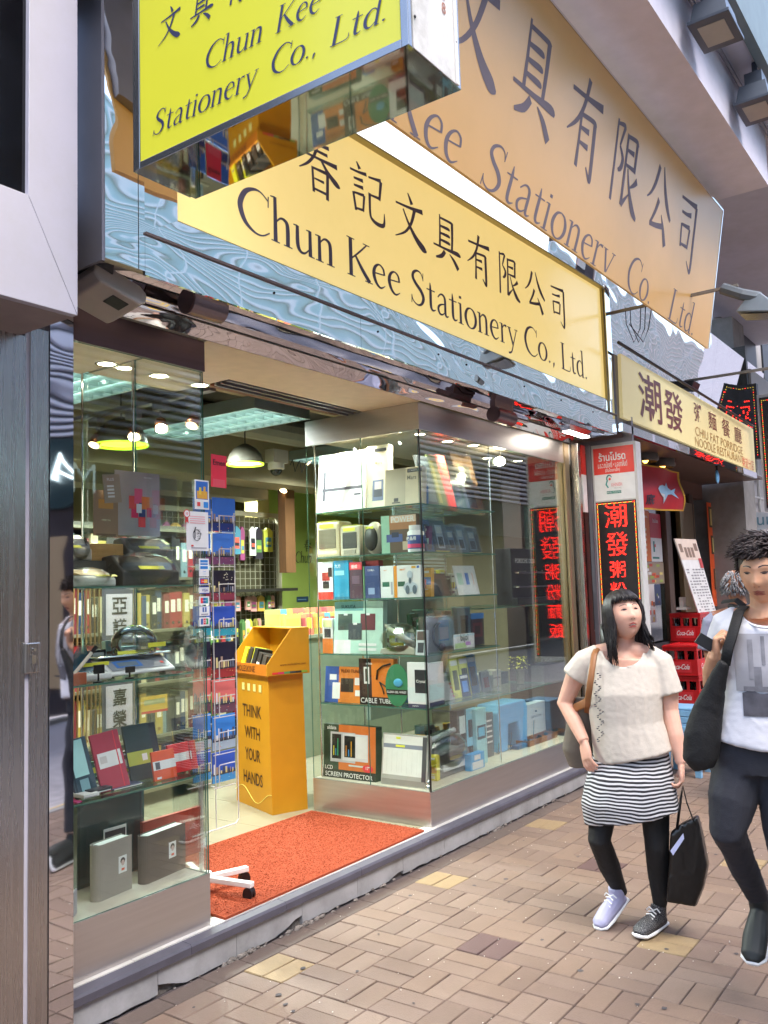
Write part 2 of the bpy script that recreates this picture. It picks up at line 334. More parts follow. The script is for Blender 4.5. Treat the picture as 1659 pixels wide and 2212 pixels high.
for c, k in bricks:
    d = dist_px((c[0], c[1], 0))
    inn = d and -80 < d[0] < 1740 and d[1] < 2290
    vis.append((0 if inn else 1, d[2] if d else 99, c, k))
vis.sort(key=lambda t: (t[0], t[1]))
far = M(); farm = []
for q, (o, d, c, k) in enumerate(vis):
    dz = rb.uniform(-.0022, .0018); tx, ty = rb.uniform(-.006, .006), rb.uniform(-.006, .006)
    me = PM[k][rb.randrange(3)]
    if q < 300:
        ob = bpy.data.objects.new('brick', me); COL.objects.link(ob); ob.parent = pav
        ob.location = Vector((c[0], c[1], dz))-Vector(pav.location); ob.rotation_euler = (tx, ty, c[2]+rb.uniform(-.008, .008))
    else:
        if c[0] > 20 and o: continue
        far.T = Matrix.Translation((c[0], c[1], dz)) @ Matrix.Rotation(c[2], 4, 'Z') @ Matrix.Rotation(tx, 4, 'X')
        far.m = {'y': 5, 'r': 6, 'p': 7}.get(k, k); far.add([v.co for v in me.vertices], [tuple(p.vertices) for p in me.polygons])
far.T = None; far.build('paving_bricks', BR_A+[BR_Y, BR_R, BR_P], pav, kind='stuff')
# chewing gum spots, grit
g = M(); rg = random.Random(5)
for px in [T(1, 3, 985, 930), T(1, 3, 1000, 825), T(1, 3, 795, 1075), T(1, 3, 655, 1315), T(1, 3, 190, 1530), T(1, 3, 240, 1575), T(1, 3, 305, 1296), T(1, 3, 1415, 760), T(1, 3, 1640, 865), T(2, 3, 1000, 1172), T(2, 3, 75, 470), T(0, 3, 1255, 1550)]+[(rg.uniform(600, 1650), rg.uniform(1800, 2200)) for _ in range(14)]:
    p = at(*px, 'z', .0025)
    if p.y > 2.9: continue
    n = 9; r = rg.uniform(.006, .014); g.add([(p.x+r*math.cos(6.283*k/n)*rg.uniform(.7, 1.4), p.y+r*math.sin(6.283*k/n)*rg.uniform(.7, 1.2), .0025) for k in range(n)], [tuple(range(n))])
g.build('gum_stain', mat('gum', '#4a4547', .8), pav, kind='stuff')
g = M()
for _ in range(420):
    x, y = rg.uniform(2.2, 8), rg.uniform(.6, 2.97); r = rg.uniform(.001, .0035)
    g.ell((x, y, .002+r*.4), (r*1.6, r, r*.6), 5, 3)
g.build('grit', mat('grit', '#cfc8bf', .8), pav, kind='stuff')

# ================================================================== SHOP BUILDING
shop = thing('stationery_shop', 'stationery shop front with steel trimmed glass display windows and open doorway', 'shop', (4.6, 3.5, 0))
MARB = mat('riser_marble', '#a5a4a6', .4, var=.12, vscale=5, dirt=.35, dscale=3, bump=.06, bscale=30)
TILEW = mat('white_tile', '#d3cfcb', .28, var=.04, vscale=5, dirt=.12, dscale=4)
NOSE = mat('step_nosing', '#55535f', .5, var=.1, vscale=10, dirt=.2)
FLOOR = mat('floor_tile', '#98927d', .22, var=.05, vscale=3, dirt=.08)
CONC = mat('broken_concrete', '#77706a', .95, var=.35, vscale=25, bump=1, bscale=60)
# step core, risers with broken feet, nosing, cap tiles
b = M(); b.box(2.07, 7.1, 3.02, 3.4, -.05, .148); b.build('step_core', CONC, shop)
rr = random.Random(11); x = 2.07; k = 0
while x < 7.05:
    L = min(rr.choice((.40, .43, .45)), 7.08-x); n = 9; pts = []
    brk = {1: .045, 2: .05, 4: .03}.get(k, .012)
    for q in range(n+1):
        t = q/n; z = rr.uniform(.002, .008)+ (brk*max(0, 1-abs(t-(0 if k == 1 else .95))*3) if k in (1, 2, 4) else rr.uniform(0, .006))
        pts.append((x+.0015+(L-.003)*t, 3.0, z))
    b = M(); b.prism(pts+[(x+L-.0015, 3.0, .108), (x+.0015, 3.0, .108)], (0, .02, 0)); b.build('riser_tile', MARB, shop); x += L; k += 1
x = 2.07
while x < 7.05:
    L = min(.6, 7.08-x); b = M(); b.prism([(x+.001, 2.985, .112), (x+.001, 2.985, .142), (x+.001, 2.992, .153), (x+.001, 3.045, .156), (x+.001, 3.045, .11), (x+.001, 2.999, .108)], (L-.002, 0, 0)); b.build('nosing', NOSE, shop); x += L
x = 1.99
while x < 7.05:
    a = max(x, 2.07); L = min(.43, 7.08-a)-(a-x); b = M(); b.box(a+.0012, a+L-.0012, 3.0465, 3.13, .12, .1600+rr.uniform(-.0008, .0008)); b.build('step_tile', TILEW, shop); x += .43
b = M()   # rubble in the gap at the foot of the step
for _ in range(170):
    x = rr.choice((rr.gauss(2.98, .06), rr.gauss(3.42, .10), rr.uniform(2.3, 6.6), rr.gauss(5.4, .05))); r = rr.uniform(.004, .016); b.ell((x, 2.992-rr.random()*.012, rr.uniform(-.004, .012)), (r*1.3, r*.8, r*.7), 6, 4)
b.build('rubble', CONC, shop, kind='stuff')
# floor tiles
fl = M(); fl.box(1.7, 9.2, 3.131, 10.2, .05, .1545); sf = fl.build('shop_floor', mat('floor_grout', '#8c8778', .7), shop)
n = 0
for i in range(18):
    for j in range(15):
        x, y = 1.8+i*.4, 3.132+j*.4
        if x > 9 or y > 9: continue
        b = M(); b.box(x+.001, x+.399, y+.001, y+.399, .15, .1585+rr.uniform(-.0004, .0004)); b.build('floor_tile', FLOOR, shop)
# plinths
b = M(); b.box(2.07, 2.86, 3.07, 3.085, .1605, .385); b.build('plinth_panel', STEELH, shop, bevel=.001)
b = M(); b.box(2.845, 2.86, 3.0853, 4.0, .1605, .385); b.build('plinth_panel', STEELH, shop)
b = M(); b.box(2.07, 2.845, 3.0853, 4.0, .33, .3845); b.build('window_base', C('#bdb8ab', .5), shop)
b = M(); b.box(4.70, 6.97, 3.07, 3.085, .1605, .372); b.build('plinth_panel', STEELH, shop, bevel=.001)
b = M(); b.box(4.70, 4.715, 3.0853, 4.02, .1605, .372); b.build('plinth_panel', STEELH, shop)
b = M(); b.box(4.715, 6.97, 3.0853, 4.02, .33, .3715); b.build('window_base', C('#c8c2b2', .5), shop)
# heads
HEADL = mat('bronze_head', '#6b5656', .33, .75, var=.08, vscale=3, stretch=(.5, 1, 12), rvar=.06)
b = M(); b.box(2.07, 2.86, 3.06, 3.085, 2.69, 2.835); b.build('window_head', HEADL, shop)
b = M(); b.box(4.70, 7.05, 3.06, 3.085, 2.66, 2.835); b.build('window_head', STEELH, shop)
b = M(); b.box(4.70, 4.725, 3.0853, 4.02, 2.66, 2.835); b.build('window_head', STEELH, shop)
SOF = C('#e0d0b8', .7)
b = M(); b.box(2.861, 3.46, 3.04, 3.95, 2.836, 2.86); b.build('door_soffit', SOF, shop)
b = M(); b.box(3.4605, 4.699, 3.04, 3.51, 2.836, 2.86); b.build('door_soffit', SOF, shop)
b = M(); b.box(3.4605, 4.699, 3.66, 3.70, 2.881, 3.249); b.box(3.4605, 4.699, 3.51, 3.70, 2.861, 2.88); b.build('shutter_box', C('#8f7c64', .7), shop)
b = M(); b.box(2.07, 2.845, 3.0853, 4.0, 2.837, 2.86); lsof = b.build('window_soffit', SOF, shop)
b = M(); b.box(4.726, 7.0, 3.0853, 4.02, 2.70, 2.72); rsof = b.build('window_soffit', C('#8f8574', .5), shop)
b = M(); b.box(3.47, 4.69, 3.52, 3.54, 2.83, 2.8605); b.box(3.47, 4.69, 3.575, 3.59, 2.825, 2.8605); b.box(3.47, 4.69, 3.62, 3.635, 2.82, 2.8605); b.build('shutter_track', ALUG, shop)
b = M(); b.box(3.47, 4.69, 3.701, 3.74, 2.84, 2.97); b.build('door_beam', mat('brown_timber', '#6e4636', .6, var=.2, vscale=4, stretch=(1, 6, 12), bump=.1), shop)
# glazing
def pane(x0, x1, y0, y1, z0, z1, name='glass_pane', parent=None):
    b = M(); b.box(x0, x1, y0, y1, z0, z1); thin = (x1-x0) < (y1-y0)
    b.mi = [1, 1, 1 if thin else 0, 0 if thin else 1, 1 if thin else 0, 0 if thin else 1]
    return b.build(name, [GLASS, GEDGE], parent or shop)
pane(2.072, 2.858, 3.072, 3.080, .386, 2.689)
pane(2.850, 2.857, 3.0853, 3.56, .386, 2.834); pane(2.850, 2.857, 3.563, 4.0, .386, 2.834)
pane(4.712, 6.93, 3.072, 3.080, .373, 2.659)
pane(4.704, 4.711, 3.0815, 3.535, .373, 2.659); pane(4.704, 4.711, 3.538, 4.02, .373, 2.659)
b = M(); b.box(4.700, 4.712, 3.066, 3.0715, .373, 2.659); b.build('corner_bead', mat('black_silicone', '#0e1110', .3), shop)
CHAMP = mat('champagne_metal', '#a08a6c', .3, .85, var=.06, vscale=3, stretch=(10, 10, .4), rvar=.06)
b = M(); b.box(6.93, 7.02, 3.05, 3.14, .16, 2.835); b.build('end_post', CHAMP, shop, bevel=.003)
b = M(); b.box(7.05, 7.10, 2.98, 3.2, .0, 2.835); b.build('end_post', STEEL, shop, bevel=.003)
b = M()
for x, y in ((2.846, 3.57), (2.84, 3.98), (2.1, 3.9)): b.tube([(x, y, .386), (x, y, 2.836)], .006, 8)
for x, y in ((5.72, 3.12), (5.72, 3.98), (4.75, 3.98), (5.25, 3.98), (6.4, 3.95)): b.tube([(x, y, .373), (x, y, 2.699)], .006, 8)
b.build('shelf_rod', CHROME, shop)
# room shell
WALLG = mat('shop_wall_green', '#a9ab63', .7, var=.05); WALLC = mat('shop_wall_cream', '#7d7358', .75, var=.05)
CEIL = mat('dark_ceiling', '#4a443c', .8, var=.1)
b = M(); b.box(1.55, 9.4, 3.2, 9.4, 3.25, 3.3); b.build('room_ceiling', CEIL, shop)
b = M(); b.box(1.5, 9.4, 9.2, 9.3, .15, 3.25); b.build('back_wall', WALLC, shop)
b = M(); b.box(1.5, 1.6, 3.1, 9.2, .15, 3.25); b.build('side_wall', WALLC, shop)
b = M(); b.box(9.3, 9.4, 3.5, 9.2, .15, 3.25); b.build('side_wall', WALLC, shop)
b = M(); b.box(1.6, 9.3, 5.9, 6.3, 2.72, 3.249); b.build('ceiling_beam', C('#8f8264', .8), shop)
b = M(); b.box(1.6, 9.3, 4.13, 4.25, 2.99, 3.249); b.build('ceiling_beam', C('#94866a', .8), shop)
b = M(); b.tube([(1.7, 5.4, 3.12), (9.2, 5.4, 3.12)], .12, 12); b.tube([(1.7, 6.9, 3.05), (9.2, 6.9, 3.05)], .09, 12); b.build('duct', C('#7d7868', .6), shop)
# upper wall, soffits
CON = mat('painted_soffit', '#e2dce8', .75, var=.04, dirt=.10, dscale=.7, bump=.03, bscale=20)
up = thing('upper_canopy', 'lilac grey painted soffit and beam over the shop signs', 'canopy', (6, 2.5, 4.9))
b = M(); b.box(2.25, 7.72, 1.45, 3.3, 4.9, 5.39); b.build('beam', CON, up)
b = M(); b.box(2.25, 15, 1.27, 3.3, 5.4, 5.6); b.build('soffit', mat('painted_soffit_grey', '#cac7d4', .8, var=.04, dirt=.12, dscale=.8), up)
b = M(); b.box(2.25, 15, 1.20, 1.268, 5.36, 6.2); b.build('edge_fascia', mat('canopy_edge', '#6d7c80', .5, var=.1), up)
b = M(); b.tube([(5.2, 1.42, 5.33), (12, 1.42, 5.33)], .015, 6); b.build('conduit', ALUG, up)
b = M(); b.box(2.0, 7.15, 3.14, 3.5, 2.862, 5.4); b.build('upper_wall', C('#a29c9c', .8), shop)

# mirror fascia box with the sign in it
fas = thing('fascia_sign', 'yellow shop sign framed in rippled mirror steel directly above the doorway', 'shop sign', (4.6, 2.9, 2.9))
XL, XR = 1.985, 7.10
b = M(); b.box(XL+.002, 2.138, 2.645, 2.66, 2.885, 4.85); b.build('mirror_panel', MIR, fas)      # left end panel
b = M(); b.box(2.142, 2.17, 2.645, 2.66, 2.885, 4.0); b.build('mirror_panel', MIR, fas)
b = M(); b.quad((2.17, 2.660, 3.042), (2.17, 2.660, 4.0), (2.35, 2.661, 3.97), (2.35, 2.661, 3.150)); b.build('mirror_panel', MIR, fas)
xs = [2.17, 3.55, 4.95, 6.35, XR]
for a, c in zip(xs, xs[1:]):
    b = M(); b.box(a+.001, c-.001, 2.645, 2.66, 2.872, 3.030); b.build('mirror_panel', MIR, fas)
b = M(); b.box(2.17, XR, 2.635, 2.66, 3.0305, 3.041); b.build('trim_strip', mat('rust_trim', '#7c6a66', .5, .5, dirt=.3), fas)
for a, c in zip([2.17, 3.6, 5.0, 6.2], [3.6, 5.0, 6.2, 6.97]):
    b = M(); A = 2.35 if a == 2.17 else a
    b.quad((a, 2.664, 3.042), (c, 2.664, 3.042), (c, 2.664, 3.150), (A, 2.664, 3.150)); b.build('mirror_panel', MIR, fas)
b = M(); b.box(2.35, 6.97, 2.667, 2.685, 3.1505, 3.156); b.prism([(2.35, 2.64, 3.979), (6.98, 2.64, 4.102), (6.98, 2.64, 4.112), (2.35, 2.64, 3.989)], (0, .06, 0)); b.box(6.972, 6.99, 2.66, 2.70, 3.05, 4.1015); b.build('sign_trim', C('#a89a5c', .4), fas)
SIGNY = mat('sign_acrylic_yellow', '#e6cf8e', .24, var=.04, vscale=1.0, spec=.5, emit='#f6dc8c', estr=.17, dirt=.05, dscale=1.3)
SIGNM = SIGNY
b = M(); b.prism([(2.35, 2.68, 3.157), (6.97, 2.68, 3.157), (6.97, 2.68, 4.101), (2.35, 2.68, 3.978)], (0, .02, 0)); b.build('sign_panel', SIGNY, fas)
b = M(); b.box(6.995, XR, 2.645, 2.66, 3.042, 4.13); b.build('mirror_panel', MIR, fas)
b = M(); b.box(XR-.012, XR, 2.661, 3.12, 2.872, 4.13); b.build('mirror_panel', MIR, fas)
b = M(); b.box(XL-.012, XL+.001, 2.645, 3.12, 2.872, 4.85); b.build('side_panel', ALUG, fas)
b = M(); b.quad((XL, 2.661, 2.874), (XR-.013, 2.661, 2.874), (XR-.013, 3.035, 2.955), (XL, 3.035, 2.955)); b.build('mirror_soffit', MIR2, fas)
b = M(); b.box(2.0, 7.05, 3.02, 3.038, 2.90, 2.954); b.build('mirror_strip', MIRN, fas)
b = M(); b.quad((2.0, 2.995, 2.898), (7.05, 2.995, 2.898), (7.05, 3.038, 2.838), (2.0, 3.038, 2.838)); b.build('mirror_strip', MIRN, fas)
b = M(); b.box(2.0, 7.05, 2.985, 3.0, 2.896, 2.904); b.build('trim_strip', BLACK, fas)
for x in (2.9, 3.7, 4.3, 4.62, 5.4, 6.0, 6.6): b = M(); b.ell((x, 2.643, 2.99), (.006, .004, .006), 8, 5); b.build('rivet', BLACK, fas)
F = FF((0, 2.679, 0))
glyphs(fas, F, INK, 'Chun Kee Stationery Co., Ltd.', 2.70, 6.62, 3.255, .205, y=-.001, wmul=.95)
for i, ch in enumerate('春記文具有限公司'): kanji(fas, F, INK, ch, 3.29+.403*i-.165, 3.60, .33, .30)

# mirror wall behind, over both shops
mw = thing('mirror_cladding', 'mirror steel cladding behind and below the tan sign, reflecting the street', 'wall cladding', (8, 3, 4))
x = 2.2
for c in (3.6, 5.0, 6.4, 7.2, 8.6, 9.8, 11.0, 12.2, 13.4):
    z0 = 4.14 if c < 7.3 else 3.58; z1 = 4.88 if c < 7.5 else 4.57; tl = .17*(z1-z0)
    b = M(); b.prism([(x+.001, 2.93, z0), (x+.001, 2.93-tl, z1), (x+.001, 2.942-tl, z1), (x+.001, 2.942, z0)], (c-x-.002, 0, 0)); b.build('mirror_panel', MIR2, mw); x = c
b = M(); b.box(7.2, 13.4, 2.965, 3.4, 3.55, 4.57); b.build('backing', ALUG, mw)

t = thing('band_glow_panel', 'long glowing white panel added to whiten the gap between the two fascia signs', 'added glow panel', (4.6, 2.9, 4.14))  # glowing panel added to whiten the dark mirror band behind the tan sign
b = M(); b.prism([(2.6, 2.905, 4.125), (6.4, 2.905, 4.15), (6.4, 2.82, 4.60), (2.6, 2.82, 4.60)], (0, .012, 0)); b.build('added_glow', emis('band_glow', '#f4f6ff', .42), t)
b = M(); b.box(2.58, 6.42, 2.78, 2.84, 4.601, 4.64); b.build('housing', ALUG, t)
# big tilted tan sign
big = thing('tilted_sign', 'large tan sign tilted outward under the soffit above the mirror band', 'shop sign', (5.1, 2.0, 3.6))
yt, zt, yb, zb = 1.822, 4.787, 2.018, 3.627
Zd = Vector((0, yt-yb, zt-zb)).normalized(); BT = frame((0, yb, zb), (1, 0, 0), Vector((0, 1, 0))-Zd*Zd.y, Zd)
TAN = mat('sign_vinyl_tan', '#e2b06a', .30, var=.05, vscale=.7, dirt=.06, dscale=1.2)
b = M(BT); b.box(2.5, 7.69, 0, .02, -.012, 1.17); b.build('sign_panel', TAN, big)
b = M(BT); b.box(2.5, 7.70, -.004, .055, 1.171, 1.185); b.box(7.691, 7.706, -.004, .055, -.012, 1.171); b.build('sign_frame', CHROME, big)
b = M(BT); b.box(2.52, 7.68, .021, .07, .35, 1.15); b.build('sign_box', ALUG, big)
for x in (2.7, 7.5): b = M(BT); b.box(x, x+.05, .0705, .7, 1.0, 1.04); b.build('bracket', ALUG, big)
BINK = mat('sign_ink_grey', '#7a7078', .7, var=.04, spec=.15)
for i, ch in enumerate('春記文具有限公司'):
    if i >= 1: kanji(big, BT, BINK, ch, 6.86-.665*(7-i)-.27, .47, .52, .54)
LAT['j'] = (58, [[(9,62,9),(28,4,9)],[(1,62,3),(20,62,3)],[(51,62,4),(30,4,5)],[(40,62,3),(58,62,3)]])
for s, a, c in (('Kee', 2.92, 3.52), ('Stationerj', 3.72, 5.46), ('Co.', 5.70, 6.22), ('Ltd.', 6.60, 7.27)): glyphs(big, BT, BINK, s, a, c, -.005, .25, -.001, shear=.2, wmul=.85)

# projecting yellow box sign
pj = thing('projecting_sign', 'bright yellow box sign with chrome edge sticking out over the pavement', 'shop sign', (2.15, 1.9, 3.16))
YB = mat('sign_acrylic_lemon', '#cdca3a', .22, var=.03, vscale=1.5, emit='#dcd83a', estr=.05)
EDGE = mat('sign_edge_steel', (.35, .35, .36), .22, .9, var=.05)
b = M(); b.box(2.004, 2.01, 1.318, 2.462, 3.200, 4.7); b.build('sign_panel', YB, pj)
b = M(); b.box(2.0, 2.02, 1.29, 1.317, 3.172, 4.7); b.box(2.0, 2.02, 2.463, 2.49, 3.172, 4.7); b.box(2.0, 2.02, 1.317, 2.463, 3.172, 3.1995); b.build('sign_frame', EDGE, pj, bevel=.002)
b = M(); b.quad((2.0, 1.29, 3.171), (2.29, 1.29, 3.171), (2.29, 2.49, 3.171), (2.0, 2.49, 3.171)); b.build('bottom_plate', mirror('mirror_bottom', (.34, .32, .29), .06, 1.2, (1, 1, 1), .03), pj)
b = M(); b.box(2.27, 2.292, 1.292, 2.49, 3.1715, 4.7); b.box(2.0, 2.27, 2.4905, 2.4985, 3.1715, 4.7); b.build('back_frame', EDGE, pj)
b = M(); b.box(2.021, 2.25, 1.287, 1.3, 3.1725, 4.7); b.build('end_panel', mat('weathered_end', '#e6e2dc', .5, var=.05, dirt=.3, dscale=7), pj)
b = M(); b.box(2.252, 2.269, 1.283, 1.3, 3.1725, 4.7); b.build('end_trim', WHITE, pj)
b = M(FF((0, 1.287, 0)))
put_text(b, '2771 088A', 0, 0, .02)
b.v = []; b.f = []; b.mi = []
for i, ch in enumerate('電話傳真'): put_text(b, ch, 2.125, 3.68-.085*i, .065, y=-.002)
for i, ch in enumerate('28450-1088'): put_text(b, ch, 2.195, 3.79-.045*i, .036, y=-.002, bold=.01)
b.build('faded_lettering', C('#b87f68', .6), pj)
b = M()
for z in (3.27, 3.31): b.ell((2.03 if z < 3.3 else 2.26, 1.285, z), (.005, .003, .005), 7, 4)
b.build('rivet', BLACK, pj)
PINK = C('#34375a', .4)
PJF = FS((2.003, 0, 0))
for s, a, c, z in (('Stationery', -2.395, -1.885, 3.272), ('Co.,', -1.83, -1.625, 3.278), ('Ltd.', -1.58, -1.36, 3.278), ('Chun', -2.13, -1.855, 3.412), ('Kee', -1.80, -1.61, 3.412)): glyphs(pj, PJF, PINK, s, a, c, z, .086, shear=.22, wmul=.9)
for i, ch in enumerate('記文具有限公司'):
  if i: kanji(pj, PJF, PINK, ch, -2.305+.165*(i-1)-.06, 3.597, .12, .125, shear=.15)
b = M(); b.box(2.1, 2.2, 2.4985, 2.95, 4.3, 4.4); b.build('bracket', ALUG, pj)

b = M(); b.box(2.1, 2.2, 2.95, 3.35, 4.3, 4.4); b.build('bracket', ALUG, pj)
pj.location = (1.917, 1.694, 2.994); pj.scale = (.8915,)*3

# left column and the neighbouring aluminium bay
col = thing('steel_pilaster', 'brushed steel pilaster with a mirror strip at the left edge of the window', 'column', (1.7, 3.0, 0))
b = M(); b.box(.6, 1.862, 2.95, 2.98, 0, 2.62); b.build('steel_panel', STEEL, col)
b = M(); b.box(1.880, 1.958, 2.95, 2.98, 0, 2.66); b.build('steel_panel', STEEL, col)
b = M(); b.box(1.862, 1.880, 2.955, 2.98, 0, 2.66); b.build('joint_strip', ALU, col)
b = M(); b.box(1.960, 2.062, 2.945, 2.98, 0, 2.87); b.build('mirror_strip', mirror('mirror_pilaster', (.70, .68, .70), .12, 1.5, (1, 1, 1.5), .03), col)
b = M(); b.box(2.050, 2.066, 2.98, 3.12, 0, 2.87); b.build('return_panel', STEEL, col)
b = M(); b.box(1.45, 2.049, 2.981, 3.2, 0, 2.86); b.build('core', C('#77737a', .8), col)
lk = at(*T(0, 2, 212, 945), 'y', 2.945)
b = M(); b.box(lk.x-.034, lk.x+.028, 2.938, 2.95, lk.z-.055, lk.z+.055); lp = b.build('lock_plate', STEEL, col, bevel=.004)
b = M(); b.tube([(lk.x, 2.937, lk.z+.03), (lk.x, 2.930, lk.z+.03)], .006, 10); b.box(lk.x-.012, lk.x+.004, 2.930, 2.938, lk.z-.02, lk.z+.01); b.tube([(lk.x+.008, 2.932, lk.z+.006), (lk.x+.014, 2.93, lk.z-.02), (lk.x+.006, 2.93, lk.z-.05), (lk.x+.008, 2.93, lk.z-.075)], .0015, 5); b.build('keyhole', CHROME, lp)
bay = thing('aluminium_bay', 'pale aluminium box bay with a dark tinted window, upper left corner', 'bay window', (1.4, 2.8, 2.62))
b = M(); yb_ = 2.60; X1 = 1.838
zw = 2.99; xw = at(62, 300, 'y', 2.6).x
b.prism([(X1, yb_, 2.62), (X1, yb_, 4.9), (xw, yb_, 4.9), (xw, yb_, zw)], (0, .03, 0)); b.build('frame_member', ALU, bay, bevel=.002)
b = M(); b.prism([(X1-.0015, yb_, 2.62), (xw-.0015, yb_, zw), (.4, yb_, zw), (.4, yb_, 2.62)], (0, .03, 0)); b.build('frame_member', ALU, bay, bevel=.002)
b = M(); b.box(.4, xw, 2.62, 2.625, zw, 4.9); b.build('window_pane', mat('tinted_glass', '#0d0d12', .08, var=.3, spec=.6), bay)
b = M(); b.box(.4, X1, 2.631, 3.0, 2.62, 2.63); b.build('underside', mat('bay_underside', '#9b8d8a', .5, .2), bay)
b = M(); b.box(X1-.01, X1, 2.631, 3.0, 2.631, 4.9); b.build('side_cheek', ALUG, bay)
b = M(); b.box(.4, X1-.012, 2.65, 3.0, 2.64, 4.9); b.build('core', BLACK, bay)

# opposite side of the street (seen in the mirrors and panes)
opp = thing('opposite_building', 'teal glass and louvred building across the street seen in the mirror steel', 'building', (4, -5, 0))
TEAL = mat('teal_glazing', '#bcd8d8', .25, var=.08, vscale=.8); 
b = M(); b.box(-12, 34, -6, -5.2, 0, 3.0); b.build('shop_wall', C('#3a3438', .6), opp)
b = M(); b.box(-12, 34, -5.3, -5.12, 3.0, 3.9); b.build('sign_band', C('#14363a', .4), opp)
b = M()
for k in range(15): b.box(-12, 34, -5.2, -5.08, 3.95+k*.13, 4.0+k*.13)
b.build('louvre', C('#e9e9f0', .5), opp)
b = M(); b.box(-12, 34, -6, -5.2, 3.9, 6.0); b.build('louvre_backing', C('#23262e', .6), opp)
b = M(); b.box(-12, 15, -6, -5.15, 6.0, 8.6); b.box(-12, 6, -6, -5.151, 8.601, 9.6); b.build('glazing', TEAL, opp)
b = M(); b.box(15.01, 34, -6, -5.15, 6.0, 8.0); b.build('glazing', TEAL, opp)
b = M()
for k in range(13): b.box(15.01, 34, -5.15, -5.12, 6.1+k*.15, 6.125+k*.15)
for k in range(10): b.box(15.1+k*1.9, 15.14+k*1.9, -5.15, -5.11, 6.0, 8.0)
b.build('glazing_bar', C('#eef4f4', .5), opp)
b = M()
for k in range(17): b.box(-12, 15, -5.15, -5.12, 6.1+k*.15, 6.14+k*.15)
for k in range(15): b.box(-12+k*1.9, -11.96+k*1.9, -5.15, -5.11, 6.0, 8.6)
b.build('glazing_bar', C('#eef4f4', .5), opp)
b = M(); b.box(-12, 3, -6, -5.0, 9.6, 9.8); b.build('dark_band', C('#32313a', .6), opp)
b = M(); b.box(-12, 2, -6, -5.1, 9.8, 10.6); b.build('upper_wall', C('#b8a890', .7), opp)
b = M(FF((0, 0, 0))); b.T = Matrix(((-1, 0, 0, 0), (0, -1, 0, -5.1), (0, 0, 1, 0), (0, 0, 0, 1)))
put_text(b, 'MARKS & SPENCER', -5.5, 3.45, .45, bold=-.012)
b.build('lettering', emis('neon_white', '#d9f2f5', 1.2), opp)
b = M()
for k in range(9):
    x = -6+k*2.9; b.box(x, x+2.0, -5.19, -5.17, .4, 2.7)
b.build('shop_window', emis('shop_glow', '#8a7a62', .1), opp)

# ================================================================== SHOP INTERIOR
# --- lamps
def area_light(name, loc, w, h, power, col, parent, rot=(0, 0, 0)):
    l = bpy.data.lights.new(name, 'AREA'); l.shape = 'RECTANGLE'; l.size = w; l.size_y = h; l.energy = power*.75; l.color = col
    o = bpy.data.objects.new(name, l); COL.objects.link(o); o.parent = parent; o.location = Vector(loc)-world_of(parent); o.rotation_euler = rot; return o
TUBE = emis('fluorescent_tube', '#e4fff8', 5); LOUV = mat('louvre_blade', '#8fa09c', .3, .5)
def troffer(x0, x1, y0, y1, z, label, power):
    t = thing('fluorescent_fitting', label, 'ceiling light', ((x0+x1)/2, (y0+y1)/2, z), 'fluorescent fittings in the shop')
    b = M(); b.box(x0, x1, y0, y1, z+.075, z+.09)
    for a in (x0, x1-.012): b.box(a, a+.012, y0, y1, z, z+.0745)
    for a in (y0, y1-.012): b.box(x0+.0125, x1-.0125, a, a+.012, z, z+.0745)
    b.build('housing', C('#707c78', .4), t)
    n = 3
    for k in range(n):
        x = x0+(k+.5)*(x1-x0)/n; b = M(); b.tube([(x, y0+.03, z+.05), (x, y1-.03, z+.05)], .014, 8); b.build('tube', TUBE, t)
        if k:
            b = M(); x = x0+k*(x1-x0)/n; b.box(x-.004, x+.004, y0+.013, y1-.013, z+.004, z+.065); b.build('divider', LOUV, t)
    b = M(); m = int((y1-y0)/.09)
    for k in range(1, m):
        y = y0+k*(y1-y0)/m
        for q in range(n): b.box(x0+q*(x1-x0)/n+.014, x0+(q+1)*(x1-x0)/n-.006, y-.0015, y+.0015, z+.006, z+.045)
    b.build('louvre_blades', LOUV, t, kind='stuff')
    b = M(); b.tube([(x0+.1, y0+.1, z+.09), (x0+.1, y0+.1, 3.249)], .004, 5); b.tube([(x1-.1, y1-.1, z+.09), (x1-.1, y1-.1, 3.249)], .004, 5); b.build('hanger', CHROME, t)
    for q in (.25, .75):
        l = bpy.data.lights.new('fitting_light', 'SPOT'); l.energy = power*1.5; l.color = (.88, 1, .95); l.spot_size = rad(165); l.spot_blend = .6; l.shadow_soft_size = .012
        o = bpy.data.objects.new('fitting_light', l); COL.objects.link(o); o.parent = t; o.location = Vector(((x0+x1)/2, y0+q*(y1-y0), z-.002))-Vector(t.location)
troffer(2.90, 3.45, 4.02, 5.0, 2.90, 'fluorescent louvred fitting behind the left window, nearest the street', 26)
troffer(4.32, 4.90, 4.14, 5.5, 2.90, 'long fluorescent louvred fitting over the doorway, beside the brown beam', 34)
troffer(6.3, 6.9, 4.3, 5.6, 2.90, 'fluorescent louvred fitting seen over the right display case', 30)
troffer(3.6, 4.2, 6.5, 7.8, 2.95, 'fluorescent louvred fitting far back on the left of the shop', 26)
troffer(6.6, 7.2, 6.7, 8.0, 2.95, 'fluorescent louvred fitting far back on the right of the shop', 26)
DISC = emis('downlight_disc', '#fff0cc', 14)
